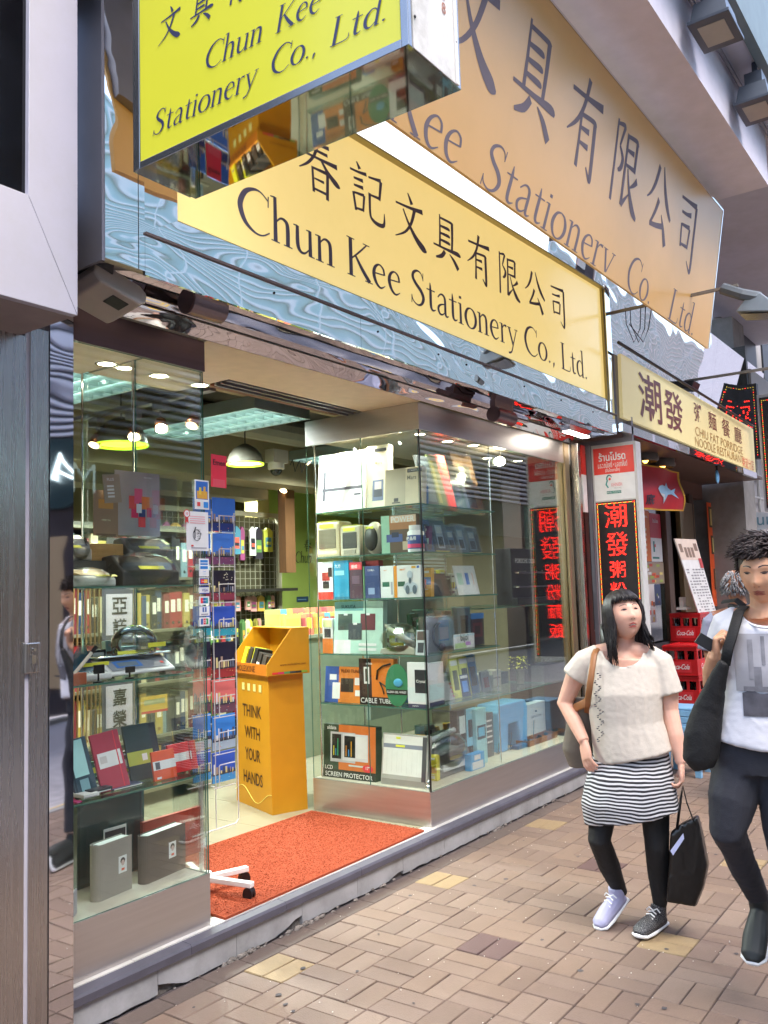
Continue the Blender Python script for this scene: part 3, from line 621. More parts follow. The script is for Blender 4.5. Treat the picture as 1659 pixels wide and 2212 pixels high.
def downlight(x, y, z, label, group, power=3, r=.045):
    t = thing('downlight', label, 'downlight', (x, y, z), group)
    b = M(); b.lathe((x, y, z), [(r*1.25, 0), (r*1.3, -.004), (r*.98, -.006), (r*.95, -.001)], 20); b.build('trim_ring', CHROME, t, smooth=True)
    b = M(); b.cyl((x, y, z-.0035), r*.93, .003, 18); b.build('lamp_disc', DISC, t)
    l = bpy.data.lights.new('downlight_lamp', 'SPOT'); l.energy = power*2.3; l.color = (1, .90, .72); l.spot_size = rad(110); l.spot_blend = .8; l.shadow_soft_size = .03
    o = bpy.data.objects.new('downlight_lamp', l); COL.objects.link(o); o.parent = t; o.location = (0, 0, -.02)
for x, w in ((2.80, 'left'), (3.14, 'middle'), (3.44, 'right')): downlight(x, 3.72, 2.836, 'round warm downlight over the left window, %s of the three' % w, 'downlights over the left window', 9)
for k, (x, y, w) in enumerate(((4.84, 3.78, 'deepest on the doorway side'), (4.84, 3.60, 'second on the doorway side'), (4.86, 3.34, 'over the pen set box'), (5.05, 3.28, 'behind the glass corner'), (5.45, 3.30, 'above the tilted picture books'), (5.75, 3.26, 'just left of the bright spot lamp'), (6.1, 3.55, 'added halfway along the far display to brighten it'), (6.4, 3.5, 'near the far end of the case'), (6.75, 3.4, 'added before the end post to brighten it'))):  # downlights halfway and at the end post are added to brighten the far display
    downlight(x, y, 2.70, 'small warm downlight in the right display case, '+w, 'downlights in the right display case', 4, .038)
t = thing('spot_lamp', 'glaring halogen spot lamp inside the right display window head', 'spot lamp', (6.05, 3.2, 2.6)); b = M(); b.ell((6.05, 3.2, 2.6), (.04, .04, .035)); b.build('bulb', emis('halogen', '#fff3d0', 40), t); b = M(); b.tube([(6.05, 3.2, 2.64), (6.05, 3.2, 2.70)], .012); b.build('stem', CHROME, t)
# track spots
for k, (x, y, em, lb) in enumerate(((3.82, 5.19, 3, 'copper track spot, furthest left behind the left window'), (3.83, 4.80, 12, 'copper track spot with a white face, second from the left'), (3.76, 4.44, 40, 'glaring copper track spot shining towards the street'), (3.81, 4.18, 3, 'copper track spot turned away, nearest the doorway'), (6.9, 6.2, 6, 'small copper spot over the hanging goods'))):
    t = thing('track_spot', lb, 'spot lamp', (x, y, 2.75), 'track spots on the shop ceiling')
    d = Vector((-.45, -.6 if k in (1, 2) else -.1, -.75)).normalized(); c = Vector((x, y, 2.75))
    b = M(); b.tube([c-d*.05, c-d*.03, c+d*.05], [.022, .036, .042], 14, cap=True); b.build('lamp_head', mat('copper', '#b5673f', .25, .9), t, smooth=True)
    b = M(); b.tube([c+d*.0505, c+d*.054], .036, 14); b.build('lamp_face', emis('spot_face_%d' % em, '#ffe3ae', em), t)
    b = M(); b.tube([c-d*.04, (x, y, 2.84)], .008, 6); b.box(x-.03, x+.03, y-.05, y+.05, 2.84, 2.9); b.build('bracket', ALUG, t)
b = M(); b.box(3.77, 3.83, 4.0, 5.4, 2.905, 2.93); tag(b.build('light_track', ALUG), 'grey ceiling track carrying the copper spots', 'light track')
# pendants
for px, z, r, lb in (((262, 962), 2.38, .27, 'green rimmed pendant lamp behind the left window'), ((530, 1003), 2.36, .22, 'cream dome pendant lamp seen through the doorway')):
    p = at(*px, 'z', z); p = CAM+(p-CAM)*1.45; r *= .68; z = p.z
    t = thing('pendant_lamp', lb, 'pendant lamp', (p.x, p.y, z))
    b = M(); b.lathe(p, [(r, 0), (r*.98, .03), (r*.85, r*.55), (r*.62, r*.85), (r*.3, r*1.05), (.03, r*1.1)], 28); b.build('lamp_shade', C('#454034', .6), t, smooth=True)
    b = M(); b.lathe(p, [(r*.93, .012), (r*.5, .02), (.001, .02)], 28); b.build('lamp_glow', emis('pendant_glow', '#c9ff3a', 1.6) if 'green' in lb else emis('pendant_glow_warm', '#fbffc0', 3), t)
    b = M(); b.lathe(p, [(r*1.01, -.006), (r*1.02, .006), (r*.95, .008), (r*.95, -.004), (r*1.01, -.006)], 28); b.build('rim', emis('lime_rim', '#a4d428', .8), t)
    b = M(); b.tube([(p.x, p.y, z+r*1.1), (p.x, p.y, 3.24)], .006, 6); b.build('cord', BLACK, t)

CN = {'#7d7434': 'olive', '#8a2c30': 'crimson', '#4a6a3c': 'leaf green', '#b08a3a': 'mustard', '#27242a': 'black', '#a87a70': 'dusty pink', '#3c6a7a': 'teal', '#c0b490': 'cream', '#7a3a5c': 'plum', '#9a9a3a': 'lime', '#b54a3a': 'brick red', '#d0c8b0': 'ivory', '#2f3f6a': 'navy', '#1c1d22': 'black', '#20304a': 'navy', '#5a1c24': 'maroon', '#7a2028': 'red', '#8a7a3a': 'ochre', '#5c6f74': 'slate', '#a59c7c': 'beige', '#2b2a2c': 'charcoal', '#b8923c': 'ochre', '#c9a83c': 'gold', '#a84a3a': 'red', '#d0c8b8': 'ivory', '#8a5a3a': 'brown', '#d4b44a': 'yellow'}
ORD = 'first second third fourth fifth sixth seventh eighth ninth tenth eleventh twelfth thirteenth fourteenth fifteenth sixteenth seventeenth eighteenth nineteenth twentieth'.split()
def nth(k):
    if k < 20: return ORD[k]
    d, r = divmod(k+1, 10)
    n_ = {2: 'twent', 3: 'thirt', 4: 'fort', 5: 'fift', 6: 'sixt'}[d]
    return n_+('ieth' if r == 0 else 'y-'+ORD[r-1])
# --- product makers
PAINT = {}
def P_(h):
    if h not in PAINT:
        r = srgb(h); o = [min(.82, c*1.6) for c in r[:3]]; PAINT[h] = mat('print_'+h.lstrip('#'), tuple(o), .42, var=.05, vscale=14)
    return PAINT[h]
def carton(name, label, cat, F, w, h, d, base, prints=(), texts=(), tilt=0, group=None, film=False, side=None, bevel=.0015):
    Fm = F @ Matrix.Translation((0, math.sin(rad(tilt))*.0+.0, 0)) @ Matrix.Rotation(-rad(tilt), 4, 'X')
    t = thing(name, label, cat, Fm.translation, group)
    b = M(Fm); b.box(-w/2, w/2, 0, d, 0.0005, h); b.build('box', P_(base), t, bevel=bevel)
    if side: b = M(Fm); b.box(-w/2-.0012, -w/2-.0004, .002, d-.002, .003, h-.003); b.build('side_print', P_(side), t)
    if prints:
        cols = []; b = M(Fm)
        for k, (u0, v0, u1, v1, c) in enumerate(prints):
            if c not in cols: cols.append(c)
            b.m = cols.index(c); y = -.0006-.0003*k
            x0, x1, z0, z1 = -w/2+u0*w, -w/2+u1*w, v0*h, v1*h; b.quad((x0, y, z0), (x1, y, z0), (x1, y, z1), (x0, y, z1))
        b.build('print', [P_(c) for c in cols], t, kind='stuff')
    for s, u, v, sz, c in texts:
        b = M(Fm); put_text(b, s, -w/2+u*w, v*h, h=sz*h if len(s) < 3 else None, w=None if len(s) < 3 else min(.9, sz*len(s)*.5)*w, y=-.0006-.0003*(len(prints)+2), bold=.012)
        b.build('print_text', P_(c), t)
    if film: b = M(Fm); b.box(-w/2-.006, w/2+.006, -.008, d+.004, -.0, h+.01); b.build('film', FILM, t)
    return t
def slot(ax, c, zs, tile, x0, x1, y0, gap=0):
    """front face on the plane ax=c standing on height zs, measured by its left, right and top in the photograph"""
    i, j = tile; ym = 0; px0, py = T(i, j, x0, y0); px1, _ = T(i, j, x1, y0)
    pz = py+40
    a = at(px0, pz, ax, c); b = at(px1, pz, ax, c); m = at((px0+px1)/2, py, ax, c)
    if ax == 'x': F = FS((c, (a.y+b.y)/2, zs)); w = abs(a.y-b.y)
    else: F = FF(((a.x+b.x)/2, c, zs)); w = abs(a.x-b.x)
    return F, max(.03, w-gap), max(.03, m.z-zs)
def item(name, label, cat, ax, c, zs, tile, x0, x1, y0, d, base, prints=(), texts=(), **k):
    F, w, h = slot(ax, c, zs, tile, x0, x1, y0); return carton(name, label, cat, F, w-.004, h, d, base, prints, texts, **k)
# shelves
SHG = glassmat('shelf_glass', (.86, .93, .90), .6)
def shelf(x0, x1, y0, y1, z, label, grp):
    b = M(); b.box(x0, x1, y0, y1, z-.008, z); b.mi = [0, 0, 1, 1, 1, 1]
    tag(b.build('glass_shelf', [SHG, GEDGE]), label, 'shelf', grp)
ZR = [2.187, 1.874, 1.581, 1.21, .876]
nm = ['top', 'second', 'third', 'fourth', 'lowest']
for z, n in zip(ZR, nm): shelf(4.745, 5.74, 3.10, 3.98, z, n+' glass shelf of the right display case', 'shelves of the right display case')
ZL = [1.686, 1.285, .815]
for z, n in zip(ZL, ('top', 'middle', 'bottom')): shelf(2.08, 2.835, 3.13, 3.56, z, n+' glass shelf behind the left window', 'shelves behind the left window')
XS, YF = 4.80, 3.20
# row A
item('boxed_set', 'large cream box with a black cross print, top shelf on the doorway side', 'boxed set', 'x', XS, ZR[0], (1, 1), 385, 695, 1268, .05, '#d8cdb4', [(.04, .04, .96, .96, '#e6dcc4'), (.12, .20, .17, .70, '#3a3640'), (.10, .36, .95, .41, '#3a3640'), (.78, .25, .92, .285, '#3a3640'), (.05, .06, .95, .065, '#b3a88e')], tilt=6)
item('boxed_set', 'cream drawing box with a small desk photo, second on the top shelf', 'boxed set', 'x', XS+.02, ZR[0], (1, 1), 700, 845, 1222, .05, '#dccfae', [(.3, .12, .8, .45, '#4d5a78'), (.35, .18, .75, .3, '#262a3a'), (.4, .30, .7, .42, '#a6a2a0'), (.35, .9, .9, .95, '#26282e')], [('Mars', .55, .72, .16, '#77705e')], tilt=5)
item('boxed_set', 'low wide beige box with a black label, top shelf beside the glass corner', 'boxed set', 'x', XS-.03, ZR[0], (1, 1), 828, 1075, 1370, .05, '#bdb197', [(.0, .0, .55, 1, '#a79c85'), (.6, .86, .98, .95, '#22232a'), (.2, .06, .42, .09, '#2f2a2c'), (.25, .1, .37, .2, '#2f2a2c')], [('STAEDTLER', .79, .905, .07, '#e6dfcf'), ('Mars', .72, .72, .12, '#6b6557')], tilt=5)
for k, (x0, x1, y0, c, l, pr) in enumerate(((1105, 1185, 1275, '#333a3e', 'dark picture book leaning on the top shelf behind the glass corner', [(.1, .1, .9, .9, '#4d5a60')]), (1180, 1245, 1270, '#5d6b45', 'green and olive book leaning on the top shelf', [(.2, .1, .5, .9, '#8d8a55')]), (1205, 1260, 1268, '#a03a3c', 'red spined book leaning on the top shelf', [(.1, .0, .3, 1, '#d9c9c0')]), (1245, 1300, 1270, '#c22e30', 'bright red book leaning on the top shelf', [(.0, .6, 1, 1, '#e04a3c')]), (1290, 1390, 1345, '#c9cabc', 'white and green card pack leaning on the top shelf', [(.15, .1, .8, .9, '#8fa38a'), (.3, .3, .6, .6, '#e7e4da')]), (1345, 1475, 1262, '#8d6a44', 'brown patterned album in crinkled film, right end of the top shelf', [(.1, .05, .9, .95, '#a4794e'), (.2, .5, .8, .8, '#e6cfa8'), (.25, .1, .7, .4, '#6b4a30')]))):
    item('book', l, 'book', 'y', YF+.02*k, ZR[0], (1, 1), x0, x1, y0, .02, c, pr, tilt=14, film=k > 3)
# row B machines
def machine(name, label, cat, ax, c, zs, tile, x0, x1, y0, d, base, face, panel=None, rnd=.02, tag_=True):
    F, w, h = slot(ax, c, zs, tile, x0, x1, y0); t = thing(name, label, cat, F.translation)
    b = M(F); b.box(-w/2, w/2, 0, d, 0, h); b.build('casing', P_(base), t, bevel=rnd)
    b = M(F); b.box(-w*.36, w*.36, -.004, 0.01, h*.25, h*.78); b.build('front_window', P_(face), t, bevel=.003)
    if tag_: b = M(F); b.box(-w*.38, w*.38, .004, .06, h+.001, h+.004); b.quad((-w*.3, -.006, h*.82), (w*.3, -.006, h*.82), (w*.3, -.006, h*.93), (-w*.3, -.006, h*.93)); b.build('price_label', P_('#d8c43c'), t)
    if panel: b = M(F); b.box(-w*.3, w*.3, -.006, .005, h*.08, h*.2); b.build('button_panel', P_(panel), t)
    return t
machine('coin_counter', 'cream desk machine with a yellow label, second shelf on the doorway side', 'office machine', 'x', XS, ZR[1], (1, 2), 385, 540, 62, .16, '#b8ab8c', '#5d5645', rnd=.022)
machine('time_clock', 'grey time clock with a dark window on the second shelf', 'time clock', 'x', XS, ZR[1], (1, 2), 545, 672, 88, .14, '#a79f8c', '#35332f', '#7a7565', rnd=.014)
F, w, h = slot('x', XS, ZR[1], (1, 2), 678, 800, 68); t = thing('desk_speaker', 'rounded pale desk gadget with a dark oval face on the second shelf', 'speaker', F.translation)
b = M(F); b.ell((0, .06, h*.52), (w*.48, .06, h*.52), 20, 14); b.build('casing', P_('#b7b1a0'), t, smooth=True); b = M(F); b.ell((0, .012, h*.5), (w*.34, .03, h*.38), 20, 14); b.build('front_window', P_('#2c2c2b'), t, smooth=True); b = M(F); b.box(-w*.2, w*.2, -.004, .0, h*.8, h*.88); b.build('price_label', P_('#d8c43c'), t)
item('boxed_gadget', 'brown box lettered WER with a camcorder picture on the second shelf', 'boxed gadget', 'x', XS+.03, ZR[1], (1, 2), 810, 1045, 18, .06, '#4a3a30', [(0, 0, .24, 1, '#7fa58f'), (.24, .62, .98, .98, '#8a5d3c'), (.28, .8, .98, .98, '#b9a08a'), (.15, .3, .6, .5, '#3b4a7a'), (.3, .42, .5, .55, '#20263f'), (.6, .08, .95, .3, '#9c8f7a')], [('POWER', .62, .88, .26, '#ede7e0')])
F, w, h = slot('x', XS-.02, ZR[1], (1, 2), 962, 1052, 82); t = thing('cleaner_tub', 'white tub with a dark screw lid and printed label on the second shelf', 'tub', F.translation)
b = M(F); b.lathe((0, w/2, 0), [(w*.46, 0), (w*.5, .01), (w*.5, h*.74), (w*.36, h*.82)], 20); b.build('body', P_('#dcdbd8'), t, smooth=True); b = M(F); b.lathe((0, w/2, h*.82), [(w*.40, 0), (w*.40, h*.17), (0.001, h*.18)], 20); b.build('lid', P_('#e5e3dd'), t); b = M(F); b.lathe((0, w/2, h*.12), [(w*.505, 0), (w*.505, h*.5)], 20); b.m = 1; b.lathe((0, w/2, h*.16), [(w*.512, 0), (w*.512, h*.14)], 20); b.build('label_print', [P_('#3a4a7c'), P_('#b23a5c')], t); b = M(F); put_text(b, '液晶用', 0, h*.5, w=w*.7, y=-.003, bold=.02); b.build('print_text', P_('#f0f0f0'), t)
for k, (x0, x1, y0, c, c2, l) in enumerate(((1105, 1160, 40, '#1f4a86', '#0f1a2e', 'blue carded gadget'), (1165, 1255, 45, '#39455a', '#9aa7b8', 'silver carded phone set on yellow card'), (1240, 1320, 88, '#2e3a4a', '#5f7590', 'dark blue carded calculator'), (1305, 1385, 80, '#5b6874', '#8fa0b0', 'grey carded handset'), (1372, 1462, 95, '#23282e', '#6d7a88', 'black carded handset, right end'))):
    item('blister_pack', l+' on the second shelf', 'blister pack', 'y', YF+.012*k, ZR[1], (1, 2), x0, x1, y0, .015, c, [(.25, .15, .75, .85, c2), (.32, .6, .68, .8, '#b9c4c8'), (.32, .2, .68, .5, '#2a2c33'), (0, 0, 1, .08, '#a89c3a' if k in (1, 4) else c)], tilt=12, film=True)
item('boxed_gadget', 'dark blue box lettered CASIO at the glass corner, second shelf', 'boxed gadget', 'y', YF+.08, ZR[1], (1, 2), 1110, 1180, 55, .05, '#1a2a4a', [(.1, .1, .9, .5, '#2f66a8')], [('CASIO', .5, .85, .16, '#e8e8ea')])
# row C
item('software_box', 'white box with red foot and ink brush seal, left on the third shelf', 'software box', 'x', XS, ZR[2], (1, 2), 398, 500, 325, .05, '#d9d3ca', [(0, 0, 1, .2, '#b3261f'), (.3, .5, .8, .72, '#8f2a25'), (.35, .3, .75, .48, '#2b2726'), (.7, .6, .95, .85, '#2b2726')], [('士', .55, .4, .2, '#201d1c')])
item('software_box', 'cyan blue box lettered in Chinese on the third shelf', 'software box', 'x', XS, ZR[2], (1, 2), 503, 603, 315, .05, '#2b7d9d', [(.08, .62, .7, .74, '#7cb8cc'), (0, 0, 1, .06, '#235f78')], [('九方', .28, .86, .1, '#e8f2f6')])
item('software_box', 'crimson and plum box on the third shelf', 'software box', 'x', XS, ZR[2], (1, 2), 605, 690, 322, .05, '#43303a', [(0, .78, 1, .98, '#a02832'), (.1, .8, .9, .92, '#c94a50'), (.2, .4, .8, .62, '#5c4654')], [('速成', .4, .87, .1, '#f0dcdc')])
item('software_box', 'red topped software box standing behind the dark blue one, third shelf', 'software box', 'x', XS+.08, ZR[2], (1, 2), 690, 800, 315, .05, '#8f2832', [(0, .75, 1, .98, '#b03840')])
item('software_box', 'midnight blue box lettered with white Chinese characters, third shelf', 'software box', 'x', XS, ZR[2], (1, 2), 694, 802, 350, .05, '#39456e', [(.1, .1, .9, .7, '#2c3a63'), (.3, .12, .7, .32, '#7687a5'), (0, .0, .12, 1, '#5a7d5a')], [('力方輸入', .5, .87, .22, '#dfe2ee')])
item('software_box', 'white box with a green badge, left of the robot picture box', 'software box', 'x', XS, ZR[2], (1, 2), 806, 892, 350, .05, '#d6d6d8', [(.15, .35, .7, .5, '#2f5d4a'), (.8, .1, .95, .5, '#8f8f96')], [('SMART', .4, .86, .1, '#c8742a')])
t = item('software_box', 'white box with orange spine and a robot figure, third shelf by the glass corner', 'software box', 'x', XS-.02, ZR[2], (1, 2), 893, 1068, 345, .05, '#dadada', [(0, 0, .12, 1, '#d07a2a'), (.15, .35, .42, .5, '#2a4f40'), (.88, .9, .97, .98, '#2f4f94'), (.68, .9, .84, .97, '#c8923a')], [('SMART', .34, .87, .09, '#c8742a')])
F, w, h = slot('x', XS-.02, ZR[2], (1, 2), 893, 1068, 345); b = M(F)
for c, r, m in (((.12, .70), (.10, .13), 0), ((.12, .52), (.05, .10), 1), ((.13, .32), (.26, .16), 0), ((.02, .24), (.08, .14), 1), ((.28, .24), (.08, .14), 1)):
    n = 18; b.m = m; b.add([(c[0]*w+r[0]*w*math.cos(6.283*k/n), -.0045-.0002*m, c[1]*h+r[1]*h*math.sin(6.283*k/n)) for k in range(n)], [tuple(range(n))])
b.build('robot_print', [P_('#9aa3ad'), P_('#4c5864')], t, kind='stuff')
for k, (x0, x1, y0, c, l) in enumerate(((1150, 1265, 392, '#3b1f22', 'dark maroon leather case'), (1115, 1225, 432, '#1d1c20', 'black leather case'))):
    item('leather_case', l+' leaning on the third shelf', 'leather case', 'y', YF+.08-.04*k, ZR[2], (1, 2), x0, x1, y0, .02, c, [(.08, .08, .92, .92, '#2a2226' if k else '#4b2a2c')], tilt=14)
for k, (x0, x1) in enumerate(((1312, 1380), (1340, 1425), (1375, 1450))):
    item('card_pack', ('pale', 'blue and white', 'white and peach')[k]+' card pack leaning at the end of the third shelf', 'card pack', 'y', YF+.015*k, ZR[2], (1, 2), x0, x1, 342, .006, '#c9cec9', [(.2, .35, .7, .75, ('#8fae9f', '#4a6aa8', '#c8876a')[k]), (.15, .1, .85, .3, '#e6e6e0')], tilt=12)
# row D
item('software_box', 'tall white box with an orange lower half, left end of the fourth shelf', 'boxed gadget', 'x', XS, ZR[3], (1, 2), 430, 500, 690, .05, '#c9c7be', [(0, 0, 1, .42, '#c2692c'), (.2, .45, .8, .7, '#2f3236'), (.1, .75, .9, .95, '#b8c48a')])
item('mouse_mat_box', 'large pale aqua box with three dark squares lettered SUKUTA, fourth shelf', 'boxed set', 'x', XS-.01, ZR[3], (1, 2), 498, 815, 578, .05, '#97b3a8', [(.0, .0, .35, .26, '#c9cfc8'), (.0, .82, .6, 1, '#5f8d8c'), (.08, .45, .38, .76, '#3f4a46'), (.55, .45, .85, .76, '#5c3038'), (.3, .27, .58, .58, '#3a3f44'), (.2, .73, .28, .77, '#d5d8d0'), (.66, .73, .74, .77, '#d5d8d0'), (.4, .55, .48, .59, '#d5d8d0'), (.52, .15, .88, .2, '#e1e6e0'), (.52, .06, .88, .11, '#e1e6e0')], [('SUKUTA', .3, .9, .1, '#223c3e')], tilt=4)
F, w, h = slot('x', XS-.01, ZR[3], (1, 2), 790, 1030, 730); t = thing('paper_punch', 'pale grey heavy stapler wrapped in clear film on the fourth shelf', 'stapler', F.translation)
b = M(F); b.prism([(-w*.48, .0, 0), (w*.48, .0, 0), (w*.48, 0, h*.18), (w*.3, 0, h*.34), (-w*.42, 0, h*.2)], (0, .09, 0)); b.build('base', P_('#8f8d80'), t, bevel=.006); b = M(F); b.tube([(w*.4, .045, h*.3), (0, .045, h*.62), (-w*.42, .045, h*.98)], [(.022, .03), (.02, .028), (.012, .02)], 8); b.build('arm', P_('#a3a193'), t, smooth=True)
b = M(F); b.box(-w*.15, w*.2, -.004, 0, h*.3, h*.4); b.build('price_label', P_('#d8c43c'), t); b = M(F); b.ell((0, .05, h*.5), (w*.55, .08, h*.56), 12, 8); b.build('film', FILM, t)
item('card_pack', 'small carded camera gadget at the glass corner of the fourth shelf', 'blister pack', 'x', XS-.03, ZR[3], (1, 2), 1030, 1098, 765, .03, '#9aa0a2', [(.1, .6, .9, .95, '#4a3c38'), (.2, .1, .8, .5, '#2d2f36')], tilt=8)
t = item('headphone_pack', 'boxed headphones with a blue white face panel, fourth shelf behind the glass', 'headphone box', 'y', YF, ZR[3], (1, 2), 1118, 1283, 680, .07, '#a9a6a0', [(.38, 0, 1, 1, '#8fc0dc'), (.42, .3, .8, .9, '#2f8fc8'), (.42, .35, .78, .7, '#e6eef2'), (.4, 0, 1, .14, '#dfe6e8')], film=True)
F, w, h = slot('y', YF, ZR[3], (1, 2), 1118, 1283, 680); b = M(F); b.tube([(-w*.1+w*.28*math.sin(a)*-1, -.012, h*.48+h*.36*math.cos(a)) for a in [rad(q) for q in range(0, 181, 20)]], .008, 8); b.ell((-w*.08, -.018, h*.13), (w*.13, .014, h*.12)); b.build('headphones', BLACK, t, smooth=True)
item('blister_pack', 'white and green carded pack lettered 010, fourth shelf', 'blister pack', 'y', YF-.01, ZR[3], (1, 2), 1283, 1420, 790, .03, '#d3d8d6', [(0, .85, 1, 1, '#9fb6bd'), (.05, .05, .6, .4, '#a7c58a'), (.55, .2, .8, .45, '#a87ab0')], [('bijoi', .5, .7, .15, '#3b4a44')])
item('blister_pack', 'pale blue carded mouse pack behind the white green one', 'blister pack', 'y', YF+.05, ZR[3], (1, 2), 1308, 1392, 618, .04, '#7fa9cc', [(.2, .2, .8, .8, '#4a5a6c'), (.3, .3, .7, .7, '#2b3038')], film=True)
item('boxed_gadget', 'black box with a dark red ring print, right end of the fourth shelf', 'boxed gadget', 'y', YF+.07, ZR[3], (1, 2), 1392, 1480, 655, .05, '#26222a', [(.15, .25, .85, .7, '#4a2228'), (.3, .35, .7, .6, '#1a181c'), (0, .82, 1, 1, '#2a66a0')])
b = M(); F, w, h = slot('y', YF+.1, ZR[3], (1, 2), 1110, 1190, 620); b.T = F; b.ell((0, 0.02, h*.5), (w*.5, .03, h*.5), 10, 8); tag(b.build('film_bag', FILM, smooth=True), 'crumpled clear bag behind the headphone box', 'plastic bag')
# row E
item('boxed_gadget', 'tilted blue and orange box with a white cable picture, lowest shelf left', 'boxed gadget', 'x', XS, ZR[4], (1, 2), 440, 690, 1003, .05, '#b86a2a', [(0, 0, .36, 1, '#2f4a86'), (.2, .1, .4, .55, '#dfe2e6'), (.12, .62, .3, .78, '#cfd6e0'), (.42, .3, .75, .68, '#2b211c'), (.78, .5, .9, .7, '#d9d4cc'), (.8, .2, .92, .36, '#d9d4cc')], [('FLEXI TUNER', .7, .88, .1, '#43210f')], tilt=6)
t = item('boxed_gadget', 'orange and black CABLE TUBE box in the middle of the lowest shelf', 'boxed gadget', 'x', XS-.01, ZR[4], (1, 2), 668, 895, 952, .05, '#c06a26', [(0, 0, .36, 1, '#33201e'), (0, 0, 1, .17, '#241a18'), (.14, .45, .3, .82, '#c9c4bc'), (.18, .5, .26, .78, '#3a3430')], [('CABLE', .27, .09, .19, '#f2ece6'), ('TUBE', .74, .09, .17, '#f2ece6'), ('aidata', .3, .9, .06, '#e9dcc8')])
F, w, h = slot('x', XS-.01, ZR[4], (1, 2), 668, 895, 952); b = M(F)
b.tube([(w*.02, -.006, h*.55), (w*.05, -.006, h*.75), (w*.2, -.006, h*.85), (w*.42, -.006, h*.9)], .006, 6); b.tube([(w*.1, -.006, h*.5), (w*.25, -.006, h*.42), (w*.4, -.006, h*.3)], .004, 6); b.tube([(w*.1, -.006, h*.5), (w*.18, -.006, h*.36), (w*.22, -.006, h*.24)], .004, 6); b.build('cable_print', BLACK, t, kind='stuff')
F, w, h = slot('x', XS-.03, ZR[4], (1, 2), 838, 985, 985); t = thing('gel_wrist_rest', 'round green gel wrist rest pack on the lowest shelf', 'mouse mat pack', F.translation)
b = M(F); n = 24; b.prism([(w*.5*math.cos(6.283*k/n), 0, h*.5+h*.5*math.sin(6.283*k/n)) for k in range(n)], (0, .012, 0)); b.build('mat', P_('#2f6b4a'), t); b = M(F); b.quad((-w*.45, -.002, h*.28), (w*.48, -.002, h*.28), (w*.48, -.002, h*.4), (-w*.45, -.002, h*.4)); b.build('print', P_('#1c1c1e'), t); b = M(F); put_text(b, 'CLEAR GEL WRIST', 0, h*.34, w=w*.85, y=-.003, bold=.02); b.build('print_text', P_('#e6e6e2'), t)
b = M(F); b.ell((w*.08, -.004, h*.56), (w*.2, .006, h*.1), 14, 8); b.build('gel_pad', P_('#3f86a8'), t, smooth=True)
item('boxed_gadget', 'white box with a black Crystal panel hung across the glass corner', 'boxed gadget', 'y', YF-.06, ZR[4]-.0, (1, 2), 1120, 1218, 975, .03, '#cdd5df', [(0, .0, 1, .09, '#35324a'), (0, .14, 1, .5, '#a9c3de')], [])
item('boxed_gadget', 'front of the white Crystal box with a black panel, doorway side of the corner', 'boxed gadget', 'x', XS-.04, ZR[4], (1, 2), 980, 1105, 975, .03, '#d3d8e0', [(0, .0, 1, .09, '#35324a'), (0, .14, 1, .45, '#b5cbe2'), (.4, .33, 1, .84, '#23222a')], [('Crystal', .72, .58, .14, '#e2e4ea'), ('pophero', .4, .045, .09, '#dcdce6')])
item('calculator', 'white and pink calculator in a bag leaning on the lowest shelf', 'calculator', 'y', YF, ZR[4], (1, 2), 1212, 1305, 1040, .02, '#d5ccd2', [(.1, .7, .9, .9, '#8f9aa0')]+[(.12+.2*a, .08+.15*q, .26+.2*a, .18+.15*q, '#c04a62' if a == 3 else '#e9e4e8') for a in range(4) for q in range(4)], tilt=20, film=True)
for k, (x0, x1, y0, c, p, l) in enumerate(((1282, 1335, 948, '#c8cf5c', '#4a4e33', 'yellow green carded label tape'), (1338, 1400, 935, '#d3cf58', '#3a3c30', 'yellow carded label tape'), (1300, 1345, 1110, '#3a6aa6', '#e6e3d8', 'thin blue and white glue stick pack'), (1335, 1395, 1050, '#22324e', '#4f7fc0', 'dark blue ribbed toner pack'), (1392, 1450, 925, '#2d7ab8', '#1b1d22', 'bright blue gadget hung on card'), (1400, 1450, 1090, '#8b2a33', '#c9b2b0', 'dark red carded refill pack'), (1475, 1530, 1030, '#d6d3d3', '#a4302c', 'white USB stick on a clear card'))):
    item('blister_pack', l+' on the lowest shelf', 'blister pack', 'y', YF+.03*(k % 3), ZR[4], (1, 2), x0, x1, y0, .012, c, [(.2, .2, .8, .7, p), (.1, .82, .9, .95, '#e8e6de')], film=k > 3, tilt=8)
# row F on the plinth
ZP = .372
t = item('screen_protector_box', 'green and orange LCD SCREEN PROTECTOR box with a monitor picture', 'boxed gadget', 'x', XS-.02, ZP, (1, 2), 430, 770, 1385, .07, '#23382c', [(.3, .12, 1, 1, '#b05e28'), (0, 0, 1, .16, '#19201c'), (.14, .3, .62, .86, '#9ea0a4'), (.17, .36, .35, .82, '#14181a'), (.38, .34, .86, .84, '#b4b4b8'), (.41, .4, .62, .8, '#101418'), (.64, .4, .84, .8, '#c5c8cc'), (.2, .42, .215, .6, '#c9b83c'), (.24, .42, .255, .55, '#3a8ab0'), (.28, .42, .295, .74, '#3a9a6a'), (.44, .42, .455, .62, '#c97a2a'), (.49, .42, .505, .55, '#2f7ab8'), (.54, .42, .555, .7, '#d08a2c'), (.5, .24, .8, .27, '#a9b4b4')], [('SCREEN PROTECTOR', .5, .07, .13, '#efece6'), ('LCD', .12, .19, .1, '#e6e3da'), ('aldata', .17, .94, .06, '#d9d6cc')], tilt=3)
